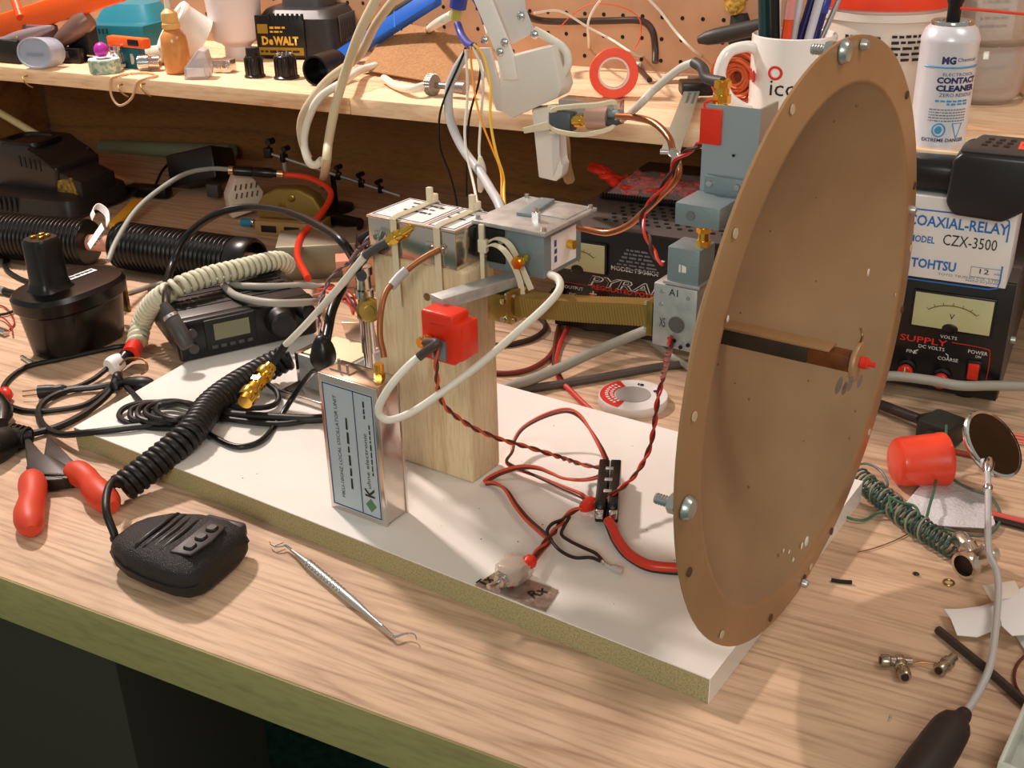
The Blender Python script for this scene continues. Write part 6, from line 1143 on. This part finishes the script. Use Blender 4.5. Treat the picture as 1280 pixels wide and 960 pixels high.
# ================================================================ ON THE BOARD: POWER CONNECTOR, RED WIRES, TAPED SWITCH
ZB = .0195
def zb(pts, dz=0): return [at(x, y, ZB + z + dz) for x, y, z in pts]
t = TW('power_connector', 'black two pole power connector block standing on the white board', 'connector', at(760, 640, ZB)); 
cA, cB = at(758, 642, ZB + .012), at(763, 585, ZB + .012); d = (cB - cA); Lc = d.length; ang = math.atan2(d.y, d.x); RZ = Matrix.Rotation(ang, 3, 'Z')
for s in (-1, 1):
    o_ = cA + RZ @ Vector((Lc / 2, s * .0045, 0))
    g = G(); g.box(o_, (Lc * .96, .0082, .018), .0012, rot=RZ); g.build('shell', black, t)
for k in range(3): g = G(); g.box(cA + RZ @ Vector((Lc * (.25 + .25 * k), 0, .0093)), (.004, .006, .001), .0003, rot=RZ); g.build('latch', steel, t)
for f, m in ((-.02, chrome), (1.02, chrome)):
    for s in (-1, 1): g = G(); o_ = cA + RZ @ Vector((Lc * f, s * .0048, .001)); g.box(o_, (.007, .0062, .007), .0012, rot=RZ); g.build('crimp', m, t)
g = G(); g.wire(zb([(760, 650, .010), (765, 658, .009), (772, 674, .006), (786, 692, .0045), (808, 705, .0045), (832, 709, .0045), (862, 710, .0045)]), .0036, 12); one('thick_red_wire', 'thick red wire curving from the power connector under the dish', 'wire', g, mat('wire_red_thick', (206, 56, 36), .35))
g = G(); g.wire(zb([(757, 650, .006), (761, 660, .005), (768, 676, .003), (782, 694, .002), (806, 709, .002), (832, 714, .002), (862, 716, .002)]), .0022, 10); one('thick_black_wire', 'black wire running along under the thick red wire', 'wire', g, blackw)
def pair(name, lab, pts, r=.0015, world=None, pitch=.06, m1=mat('strand_red', (206, 84, 56), .4), m2=brownw):
    P = world or zb(pts); t = TW(name, lab, 'wire', P[0]); off = r * 1.02
    g = G(); g.twist(P, off, pitch, r, 0, 8); g.build('red_strand', m1, t); g = G(); g.twist(P, off, pitch, r, PI, 8); g.build('black_strand', m2, t)
pair('wire_pair', 'twisted pair hanging from the red taped box and crossing the board to the connector', None, .0010, [av(547, 432, .045), av(545, 445, .043), av(546, 470, .043), av(548, 490, .047), av(556, 508, .052), av(572, 522, .062), av(594, 536, .075), av(625, 549, .092), av(660, 559, .112), av(695, 570, .130), at(722, 579, .034), at(740, 583, .033), at(750, 584, .034)], .022)
pair('wire_pair', 'red and black pair forming the tall loop above the power connector', [(758, 575, .018), (750, 558, .026), (735, 533, .030), (722, 518, .030), (706, 513, .030), (680, 520, .026), (655, 534, .020), (643, 550, .016), (640, 565, .012), (633, 577, .006), (645, 585, .006), (675, 597, .006), (705, 610, .006), (728, 620, .007), (738, 630, .010)], .0012, None, .25)
pair('wire_pair', 'red and black pair in a flat loop left of the power connector', [(754, 588, .014), (748, 596, .014), (728, 600, .012), (705, 598, .010), (690, 592, .010), (672, 585, .011), (650, 584, .012), (628, 590, .008), (612, 598, .004), (606, 604, .003), (618, 604, .004), (632, 612, .006), (645, 632, .006), (660, 650, .006), (680, 668, .008), (688, 676, .008), (678, 688, .008), (668, 700, .010)], .0012, None, .3)
pair('wire_pair', 'twisted dark red pair dropping from behind the dish to the wire joint', None, .0011, [av(838, 418, .09), av(837, 435, .088), at(829, 470, .12), at(822, 500, .10), at(818, 530, .08), at(812, 560, .06), at(800, 585, .05), at(785, 603, .045), at(768, 616, .042), at(752, 626, .035), at(738, 632, .030)], .026, mat('pair_red2', (190, 40, 28), .4), mat('pair_black2', (92, 26, 18), .4))
g = G(); g.tube(resamp(zb([(744, 626, .010), (727, 636, .010)]), 4), [.003, .0052, .0055, .0048, .003], 10); one('orange_tape_joint', 'orange taped joint where the red wires meet left of the connector', 'joint', g, redtape)
pair('wire_pair', 'red and dark pair from the orange joint down to the taped switch', [(730, 634, .010), (718, 638, .009), (708, 645, .008), (700, 655, .008), (690, 668, .010), (680, 680, .010), (668, 694, .011), (662, 706, .012)], .0011, None, .03)
g = G(); g.wire(zb([(712, 646, .008), (705, 658, .006), (702, 668, .006), (712, 676, .004), (730, 685, .004), (745, 692, .004), (755, 703, .004)]), .0013, 8); one('black_wire', 'black wire looping right to the bare silver tip, the upper strand', 'wire', g, blackw)
g = G(); g.wire(zb([(702, 650, .010), (690, 655, .012), (684, 664, .012), (688, 674, .010), (700, 688, .004), (718, 697, .004), (738, 697, .004), (752, 702, .004)]), .0013, 8); one('black_wire', 'black wire looping left then right to the bare silver tip, the lower strand', 'wire', g, blackw)
g = G(); g.wire(zb([(753, 702, .004), (757, 706, .004), (768, 711, .003), (778, 714, .003)]), .0017, 8); g.cyl(*zb([(766, 710, .003), (778, 714, .003)]), .0026, n=12); one('silver_tip', 'bare tinned wire end with silver lug on the white board', 'wire end', g, mat('tip_silver', (220, 212, 208), .25, .8))
# taped switch with paper labels
t = TW('taped_toggle_switch', 'toggle switch in clear tape on a marked foil strip at the board front', 'switch', at(640, 735, ZB))
c0 = [at(*p, ZB + .0008) for p in ((594, 732), (624, 712), (698, 738), (682, 764), (658, 756), (640, 748))]
g = G(); g.prism([(p.x, p.y) for p in c0], ZB + .0002, ZB + .0012); g.build('foil_strip', mat('foil', (186, 168, 158), .35, .5, var=(150, 128, 118), scale=120, bump=.3, bscale=300), t)
Xl = (at(682, 746, ZB) - at(667, 741, ZB)).normalized(); text(t, 'Rx', blackprint, at(667, 748, ZB + .0014), (at(690, 738, ZB) - at(667, 748, ZB)), (at(664, 738, ZB) - at(667, 748, ZB)), .0125, .0085, bold=.02, name='handwriting')
text(t, 'Tx', blackprint, at(606, 734, ZB + .0014), (at(622, 722, ZB) - at(606, 734, ZB)), (at(598, 726, ZB) - at(606, 734, ZB)), .011, .0085, bold=.02, name='handwriting')
rr = random.Random(6); base = at(640, 728, ZB); rings = []
for k in range(9):
    f = k / 8; c = base + V * (-.010 + .026 * f) + Vector((0, 0, .0085)); s = .0098 * (1 - abs(f - .5) ** 3 * 3); rings.append([c + U * (p.x * (1 + rr.uniform(-.1, .1))) + Vector((0, 0, p.y * (1 + rr.uniform(-.08, .08)))) for p in ring(0, 0, 0, s * 1.15, s * .85, 3, 16)])
g = G(); g.loft(rings); g.build('clear_tape', mat('tape_clear', (226, 206, 192), .1, alpha=.55, coat=1), t, ang=25)
g = G(); g.box(base + V * .002 + Vector((0, 0, .0085)), (.015, .016, .013), .001, rot=Matrix.Rotation(TH, 3, 'Z')); g.build('switch_body', mat('switch_grey', (150, 132, 122), .3, .4), t)
g = G(); q1 = base - V * .008 + Vector((-.001, 0, .0085)); g.cyl(q1, q1 - V * .006, .0042, n=18); g.lathe([(.0062, 0), (.0062, .002)], q1 - V * .001, -V, 6); g.tube([q1 - V * .006, q1 - V * .015 + Vector((-.002, 0, .001))], [.0014, .002], 10); g.build('toggle', chrome, t)
g = G(); g.tube(cr([q1 + U * .006 + Vector((0, 0, .004)), q1 + U * .0075, q1 + U * .006 + Vector((0, 0, -.006))], 5), .0013, 8); g.build('red_bead', dredw, t)
g = G(); g.tube(resamp(zb([(656, 706, .014), (667, 699, .013)]), 3), [.003, .005, .0052, .003], 10); g.build('red_tape_wrap', redtape, t)
# ================================================================ BENCH BETWEEN THE BOARD AND THE SUPPLY
g = G(); g.wire([at(x, y, z) for x, y, z in ((622, 489, .006), (640, 482, .010), (665, 474, .012), (700, 460, .012), (740, 441, .014), (785, 422, .02), (820, 408, .03))], .0052, 12); one('grey_bench_cable', 'thick grey cable rising from the board back edge to the waveguide end', 'cable', g, gcable)
zw('dark_grey_cable', 'dark grey flat cable running right behind the board', 'cable', [(640, 492, .004), (660, 486, .004), (700, 480, .004), (760, 470, .004), (820, 459, .004), (855, 455, .004), (880, 450, .004)], .0042, mat('cable_slate', (84, 74, 70), .45))
zw('diagonal_grey_cable', 'grey cable slanting down right behind the transition block', 'cable', [(765, 398, .006), (790, 412, .006), (815, 428, .006), (840, 446, .006), (860, 458, .006)], .0034, gcable)
zw('brown_loop_cable', 'dark cable looping right of the wood block, the upper one', 'cable', [(610, 432, .003), (640, 430, .003), (668, 422, .003), (682, 410, .003), (676, 398, .003), (660, 390, .003)], .0030, mat('cable_brownblack', (58, 42, 38), .4))
zw('red_brown_cable', 'red striped dark cable curving right of wood block, the lower one', 'cable', [(612, 466, .003), (640, 466, .003), (665, 460, .003), (686, 446, .003), (697, 425, .003), (699, 405, .004), (700, 392, .004)], .0026, mat('cable_redbrown', (122, 52, 42), .4))
zw('red_supply_lead', 'red lead hanging from the supply terminal and looping down', 'cable', [(714, 385, .02), (711, 405, .008), (700, 430, .003), (694, 455, .003), (700, 475, .003), (715, 490, .003), (728, 503, .003), (742, 516, .003)], .0026, mat('lead_red2', (196, 60, 48), .4))
zw('dark_supply_lead', 'dark red lead beside the red one from the supply terminal', 'cable', [(705, 388, .015), (698, 410, .006), (693, 440, .003), (694, 460, .003), (704, 478, .003), (712, 486, .003)], .0026, brownw)
t = T('solder_spool', 'flat round spool label with red arc lying behind the board', 'spool', at(791, 504, .0)); g = G(); g.lathe([(.0001, 0), (.0320, 0), (.0325, .001), (.0325, .008), (.032, .009), (.0001, .009)], n=48, cap0=False, cap1=False); g.build('disc', mat('disc_white', (226, 220, 218), .4), t)
g = G(); g.lathe([(.0165, .0092), (.0165, .0096), (.0001, .0096)], n=36, cap0=False, cap1=False); g.build('grey_centre', mat('disc_grey', (164, 156, 152), .35), t)
g = G(); vs = []; fs = []
for k in range(25):
    a = R(135 + 130 * k / 24); vs += [(.0175 * math.cos(a), .0175 * math.sin(a), .0095), (.031 * math.cos(a), .031 * math.sin(a), .0095)]
for k in range(24): fs.append([2 * k, 2 * k + 1, 2 * k + 3, 2 * k + 2])
g.add(vs, fs); g.build('red_arc', redprint, t)
for rr_, n_ in ((.0215, 9), (.0262, 11)):
    for k in range(n_):
        a = R(150 + 96 * k / (n_ - 1)); p = Vector((rr_ * math.cos(a), rr_ * math.sin(a), .0098)); text(t, '~1', whiteprint, p, Vector((-math.sin(a), math.cos(a), 0)), Vector((-math.cos(a), -math.sin(a), 0)), .0022, .0030, name='white_mark')
text(t, '~2', blackprint, (-.004, .020, .0096), XA, YA, .006, .004); text(t, '~2', blackprint, (.014, .014, .0096), Vector((1, -.8, 0)), YA, .008, .004)
# ================================================================ RIGHT PART OF THE BENCH
t = T('mains_plug', 'black mains plug lying on the bench above the red cap', 'plug', at(1168, 548, 0)); A_, B_ = at(1095, 504, .008), at(1158, 527, .010); 
g = G(); g.wire([at(1040, 488, .006), A_, at(1130, 517, .008), B_], .0046, 12); g.build('cord', mat('cord_charcoal', (56, 44, 42), .45), t); 
mw = t.matrix_world.inverted()
for o in t.children:
    for v in o.data.vertices: v.co = v.co - t.location
loc = t.location; d = (B_ - A_).normalized(); g = G(); g.tube([p - loc for p in resamp([at(1150, 524, .010), at(1176, 536, .013)], 6)], [.005, .007, .009, .0115, .013, .0135, .0135], 18)
c = at(1176, 538, .014) - loc; g.box(c, (.030, .034, .024), .004, rot=Matrix.Rotation(R(-22), 3, 'Z')); g.build('body', mat('plug_black', (36, 36, 32), .45), t)
g = G(); g.box(c + Vector((-.003, -.026, -.002)), (.020, .022, .018), .004, rot=Matrix.Rotation(R(-22), 3, 'Z')); g.build('lower_body', mat('plug_black', (36, 36, 32), .45), t)
g = G(); q = at(1186, 534, .014) - loc; g.box(q, (.018, .0016, .006), .0003, rot=Matrix.Rotation(R(-16), 3, 'Z')); g.build('prong', brass, t)
rc, L = T2('plastic_cup', 'translucent bright red plastic cap lying on its side behind the paper', 'cap', (1132, 602), (1166, 590), 0)
g = G(); ax = at(1166, 575, .02) - at(1118, 578, .02); c0 = at(1118, 578, .0215); ax.normalize(); M_i = rc.matrix_world.inverted(); c_ = M_i @ c0; a_ = M_i.to_3x3() @ ax
g.lathe([(.0001, 0), (.0155, .0), (.0185, .002), (.0198, .006), (.0212, .036), (.0218, .037), (.0218, .041), (.0205, .041), (.0185, .008), (.0001, .006)], c_, a_, 36, False, False)
rcb = g.build('shell', redpl2, rc)
zmin = min((rc.matrix_world @ v.co).z for v in rcb.data.vertices)
for v in rcb.data.vertices: v.co.z -= zmin
# paper towel
pp = [(1130, 632), (1163, 592), (1172, 590), (1190, 606), (1232, 616), (1244, 655), (1236, 662), (1190, 658), (1160, 656)]
t = TW('paper_towel', 'torn piece of white paper towel behind the green wire coil', 'paper', at(1180, 640)); P = [at(x, y, .004) for x, y in pp]; cen = sum(P, Vector()) / len(P); vs = [cen + Vector((0, 0, .005))]; fs = []
for r_i, f in ((1, .5), (2, 1.0)):
    for k, p in enumerate(P): q = cen.lerp(p, f); vs.append(Vector((q.x, q.y, .0045 + .0035 * math.sin(k * 2.1 + r_i) * (1.2 - f))))
n = len(P)
for k in range(n): fs.append([0, 1 + k, 1 + (k + 1) % n]); fs.append([1 + k, 1 + n + k, 1 + n + (k + 1) % n, 1 + (k + 1) % n])
g = G(); g.add(vs, fs); g.add([v + Vector((0, 0, -.0008)) for v in vs], [f[::-1] for f in fs]); g.build('sheet', mat('towel', (216, 212, 216), .8, bump=.6, bscale=400), t, ang=80)
# green wire coil
t = TW('green_wire_coil', 'tight coil of green wire lying beside the dish right edge', 'wire coil', at(1130, 640)); g = G()
g.coil([at(1074, 596, .010), at(1100, 620, .010), at(1125, 640, .010), at(1152, 660, .010), at(1192, 686, .010)], .0076, 24, .0010, 6, 14); g.build('green_winding', mat('coil_green', (60, 84, 76), .35), t, ang=80)
g = G(); g.coil([at(1082, 604, .010), at(1110, 626, .010), at(1140, 652, .010), at(1165, 668, .010)], .0088, 7, .0009, 6, 14); g.build('pale_winding', mat('coil_pale', (136, 132, 116), .35), t, ang=80)
for lab, pts, m in (('green grey wire looping over the coil from the dish edge', [(1072, 580, .01), (1085, 580, .015), (1100, 588, .018), (1109, 602, .015), (1108, 612, .01)], greenw2), ('green wire sweeping from the coil left under the dish edge', [(1110, 636, .008), (1095, 642, .004), (1080, 650, .003), (1062, 648, .003), (1050, 640, .003)], greenw), ('green wire loop spiralling above the coil middle', [(1115, 640, .014), (1112, 622, .02), (1125, 628, .02), (1142, 632, .02), (1148, 642, .018), (1140, 652, .014), (1126, 652, .012)], greenw)):
    g = G(); g.wire([at(*p) for p in pts], .0011, 7); one('green_wire', lab, 'wire', g, m)
g = G(); g.wire([at(*p) for p in ((1183, 532, .028), (1182, 545, .026), (1177, 562, .018), (1174, 580, .015), (1168, 610, .014), (1162, 632, .013), (1158, 648, .013))], .0012, 7); one('green_wire', 'green wire running down over the mains plug and the paper towel', 'wire', g, greenw)
g = G(); g.wire([at(*p) for p in ((1172, 560, .010), (1176, 578, .010), (1190, 598, .012), (1210, 610, .012), (1236, 620, .012), (1248, 636, .006), (1250, 650, .003), (1243, 662, .003), (1225, 670, .003), (1200, 666, .003), (1180, 660, .003))], .0012, 7); one('green_wire', 'green grey wire circling the right side of the paper towel', 'wire', g, greenw2)
zw('fine_brown_hair', 'very fine pale wire arcing on the bench below the coil', 'wire', [(1148, 660, .001), (1120, 675, .001), (1090, 686, .001), (1072, 690, .001)], .0004, copperd, 5)
# red rods and wires
t = TW('red_rod', 'thin red rod lying under the inspection mirror', 'rod', at(1180, 563)); g = G(); g.tube([at(1179, 561, .003), at(1222, 570, .003)], .0022, 8); g.build('rod', mat('rod_red', (176, 70, 50), .35), t)
t = TW('red_clear_strip', 'bundle of red translucent strips right of the mirror', 'strip', at(1262, 546))
for k in range(3): g = G(); g.tube([at(1258, 541 + k * 4, .003), at(1300, 548 + k * 4, .003)], .0014, 8); g.build('strip', mat('strip_red', (206, 96, 70), .3), t)
g = G(); g.tube([at(1240, 643, .004), at(1300, 658, .004)], .0028, 10); one('red_striped_lead', 'red and black lead going right from the paper towel, red strand', 'wire', g, mat('lead_pink', (206, 84, 74), .4))
g = G(); g.tube([at(1242, 649, .003), at(1300, 664, .003)], .0024, 10); one('black_striped_lead', 'red and black lead going right from the paper towel, black strand', 'wire', g, blackw)
# inspection mirror
t = TW('inspection_mirror', 'round chrome inspection mirror on a bent steel stem with black handle', 'mirror', at(1190, 930))
mcn = at(1240, 556, .050); nrm = (CAM - mcn).normalized(); nrm = (nrm + Vector((-.72, .30, .25))).normalized()
xr0, yr0, zr0 = frame_of(nrm)
# an oval head, long axis slanting down right in view
cr_ = Vector(MC[0]); cu_ = -Vector(MC[1]); la = (cr_ * .62 - cu_ * .78); la = (la - nrm * la.dot(nrm)).normalized(); sa = nrm.cross(la)
nface = (CAM - mcn).normalized(); tilt_n = (nface + cr_ * .42 - cu_ * .15 + Vector((0, 0, .15))).normalized()
tilt_n = (nface + cr_ * .75 + cu_ * .25 + Vector((0, 0, .10))).normalized(); la = (cr_ * .50 - cu_ * .86); la = (la - tilt_n * la.dot(tilt_n)).normalized(); sa = tilt_n.cross(la)
def oval(k, off): return [mcn + la * (.0275 * k * math.cos(a)) + sa * (.0225 * k * math.sin(a)) + tilt_n * off for a in [2 * PI * i / 48 for i in range(48)]]
g = G(); g.loft([oval(.96, -.004), oval(1.02, -.002), oval(1.05, .0005), oval(1.02, .0025), oval(.94, .003), oval(.92, .0018)]); g.build('frame', chrome, t)
g = G(); g.loft([oval(.925, .0015), oval(.925, .0026)]); g.build('mirror_glass', mat('mirror_dim_reflection', (96, 84, 74), .04, 1), t)  # dark tint paints the dim room's reflection into the glass colour
st = [at(1229, 576, .046), at(1234, 590, .044), at(1235, 612, .040), at(1235, 650, .034), at(1236, 690, .028), at(1245, 712, .024), at(1248, 740, .020), at(1244, 790, .016), at(1238, 830, .014), at(1225, 862, .013), at(1206, 892, .013)]
g = G(); g.tube(cr(st, 8), .0024, 12); g.build('stem', mat('stem_steel', (204, 208, 212), .3, .35), t)
g = G(); g.lathe([(.0026, -.002), (.0036, 0), (.0036, .003), (.0026, .004)], st[2], st[1] - st[2], 14); g.lathe([(.0024, -.001), (.0040, .003), (.0046, .009), (.004, .014)], st[1], mcn - st[1], 14); g.build('collar', chrome, t)
hv = [at(1206, 891, .013), at(1198, 902, .0135), at(1188, 912, .014), at(1172, 936, .0145), at(1150, 968, .015), at(1120, 1010, .015)]
g = G(); g.tube(cr(hv, 5), [.0042, .0046, .005, .005, .0052, .0056, .0068, .0090, .0100, .0104, .0108, .0112, .0114, .0116, .0118, .012, .012, .0122, .0124, .0124, .0124, .0122, .012, .0115, .011, .010][:26], 14); g.build('handle', mat('handle_black', (46, 38, 38), .5), t)
# tee adapter
t = TW('coax_tee', 'shiny nickel coaxial tee adapter with open bore facing the viewer', 'adapter', at(1212, 700))
c = at(1211, 704, .0105); a1 = (at(1240, 690, .0105) - c).normalized(); g = G(); g.lathe([(.0078, -.006), (.0098, -.006), (.0102, -.005), (.0102, .000), (.0090, .001), (.0075, .003), (.0072, .018), (.0080, .019), (.0080, .024)], c, Vector((a1.x, a1.y, 0)), 28, False, True); g.build('barrel', mat('nickel', (220, 208, 192), .16, .85), t)
g = G(); g.lathe([(.0078, 0), (.0078, .004), (.0001, .004)], c - a1 * .0062, a1, 24, False, False); g.build('bore', mat('bore_dark', (44, 28, 20), .5), t)
a2 = (at(1196, 672, .0105) - at(1222, 700, .0105)).normalized(); o_ = at(1222, 698, .0105); g = G(); g.lathe([(.0062, .0), (.0066, .012), (.0074, .013), (.0074, .017), (.0066, .018), (.0066, .026), (.006, .027)], o_, Vector((a2.x, a2.y, .0)), 22); g.build('side_arm', mat('nickel', (220, 208, 192), .16, .85), t)
g = G(); q = at(1186, 728, .0006); g.torus(q, (0, 0, 1), .0036, .0007, 24, 6); one('small_washer', 'tiny metal washer on the bench below the tee adapter', 'washer', g, brass)
g = G(); g.tube([at(1039, 725, .0015), at(1050, 727, .0012), at(1065, 728, .0015)], .0015, 7); one('black_sleeve_bit', 'short black piece of sleeving right of the dish rim', 'sleeve', g, black)
g = G(); g.sphere(at(1145, 717, .0012), .002, (1.3, .8, .6), 8); one('black_crumb', 'tiny black crumb on the bench left of the washer', 'crumb', g, black)
# paper scraps
def scrap(lab, pts, z, m=plabel, cur=.004):
    P = [at(x, y, z) for x, y in pts]; n = len(P); cen = sum(P, Vector()) / n; g = G(); vs = [cen + Vector((0, 0, cur))] + [p + Vector((0, 0, cur * .5 * math.sin(k * 1.7))) for k, p in enumerate(P)]
    fs = [[0, 1 + k, 1 + (k + 1) % n] for k in range(n)]; g.add(vs, fs); g.add([v - Vector((0, 0, .0004)) for v in vs], [f[::-1] for f in fs]); one('paper_scrap', lab, 'paper', g, m, ang=70)
scrap('curled white paper strip left of the mirror stem', [(1180, 761), (1200, 764), (1225, 757), (1262, 745), (1262, 770), (1248, 788), (1222, 794), (1197, 792), (1188, 776)], .006)
scrap('white paper scrap at the right frame edge behind the stem', [(1246, 752), (1300, 725), (1310, 760), (1290, 790), (1265, 796), (1252, 785)], .010)
scrap('torn yellowish white scrap above the other papers', [(1228, 732), (1268, 727), (1275, 738), (1268, 745), (1240, 752), (1235, 745)], .012, mat('scrap_cream', (226, 216, 200), .6), .002)
scrap('grey white paper scrap lowest at the right frame edge', [(1268, 792), (1300, 780), (1300, 820), (1282, 812)], .003, mat('scrap_grey', (200, 194, 190), .6), .002)
g = G(); g.tube(resamp([at(1172, 787, .0035), at(1235, 838, .0035), at(1300, 894, .0035)], 6), .0030, 6); one('black_strip', 'thin black rod lying diagonally under the mirror stem', 'rod', g, mat('rod_charcoal', (58, 48, 44), .5))
zw('brown_thin_wire', 'thin brown wire curving at the lower right frame edge', 'wire', [(1290, 812, .002), (1272, 830, .002), (1268, 850, .002), (1276, 868, .002), (1290, 882, .002)], .0010, brownw, 7)
def smallconn(x, y, a, lab, wire=False):
    t = T('coax_connector', lab, 'connector', at(x, y, 0), a); g = G()
    g.lathe([(.0036, 0), (.0042, .001), (.0042, .005), (.0034, .006), (.0034, .009), (.0044, .0095), (.0044, .0125), (.0030, .013), (.0030, .019)], (-.006, 0, .0044), (1, 0, 0), 18); g.build('body', mat('nickel_dull', (176, 164, 148), .25, .9), t)
    g = G(); g.disc((-.0064, 0, .0044), (-1, 0, 0), .0024, 12); g.build('bore', mat('bore_dark', (44, 28, 20), .5), t)
    if wire: g = G(); g.tube([(.0, 0, .006), (-.004, .012, .003), (-.014, .020, .0015)], .0007, 6); g.build('pin_wire', copperd, t)
smallconn(1112, 833, R(20), 'small nickel coax connector lying leftmost of the three'); smallconn(1128, 846, R(110), 'small nickel coax connector pointing at the viewer, middle of the three'); smallconn(1178, 840, R(70), 'small nickel coax connector with a fine copper wire, rightmost of three', True)
g = G(); p = at(1116, 900, .0005)
for k in range(4): g.sphere(p + Vector((rr.uniform(-.002, .002), rr.uniform(-.003, .003), 0)), .0009, (1, 1, .5), 8)
one('white_crumbs', 'few white crumbs on the bench front right', 'crumbs', g, mat('crumb_grey', (176, 170, 150), .6)).__setitem__('kind', 'stuff')
# clear box lower right
q0, q1 = at(1262, 888, .030), at(1300, 892, .030)
t = T('clear_box', 'open pale plastic box cut by the lower right frame corner', 'box', at(1253, 960, 0), R(-8)); 
wm = mat('box_pale', (224, 226, 218), .3, alpha=.82)
g = G(); g.box((.050, .0, .0015), (.096, .060, .003), .001); g.build('bottom', wm, t)
for c_, s_ in (((.002, 0, .015), (.0025, .062, .030)), ((.098, 0, .015), (.0025, .062, .030)), ((.05, -.030, .015), (.096, .0025, .030)), ((.05, .030, .015), (.096, .0025, .030))): g = G(); g.box(c_, s_, .0008); g.build('side', wm, t)
# ================================================================ SUB-PARTS AND GROUPS
for t in THINGS:
    ch = list(t.children)
    pl_ = [c for c in ch if c.name.split('.')[0] in ('paper_label', 'label_plate', 'display_bezel')]
    if pl_:
        for c in ch:
            if c.name.split('.')[0] in ('label_border', 'label_rule', 'lettering', 'green_diamond', 'logo_letter', 'yellow_strip', 'gold_strip', 'display'): sub(c, pl_[0])
    for a_, b_ in (('red_arc', 'disc'), ('grey_centre', 'disc'), ('knurl_ring', 'handle'), ('raised_mark', 'dome'), ('contact', 'stem'), ('bolt_nut', 'bolt'), ('bore', 'body'), ('cap_slot', 'cap'), ('red_sticker', 'cap'), ('blue_border', 'carton'), ('voltage_box', 'carton'), ('screw', 'body') if t.name.startswith('waveguide_transition') else ('x', 'y')):
        base_ = [c for c in t.children if c.name.split('.')[0] == b_]
        if base_:
            for c in [c for c in t.children if c.name.split('.')[0] == a_]: sub(c, base_[0])
GROUPS = {'marker': 'pens in the mug', 'pen': 'pens in the mug', 'control_knob': 'black control knobs on the shelf', 'screw_hook': 'hooks on the shelf front edge', 'brass_connector': 'tiny brass connectors by the mug', 'zip_tie': 'milky zip ties on the modules', 'black_thin_wire': 'wires hanging left of the bracket', 'white_thin_wire': 'wires hanging left of the bracket', 'vacuum_hose': 'lengths of black corrugated hose', 'grey_cable': 'grey cables over the radio', 'fine_red_wire': 'fine red wire curls', 'wire_pair': 'red and black wire pairs on the board', 'black_wire': 'black wires to the bare tip', 'green_wire': 'green wires around the coil', 'paper_scrap': 'white paper scraps on the right', 'coax_connector': 'small coax connectors on the bench'}
for t in THINGS:
    k_ = t.name.split('.')[0]
    if k_ in GROUPS and t.parent is None: t['group'] = GROUPS[k_]
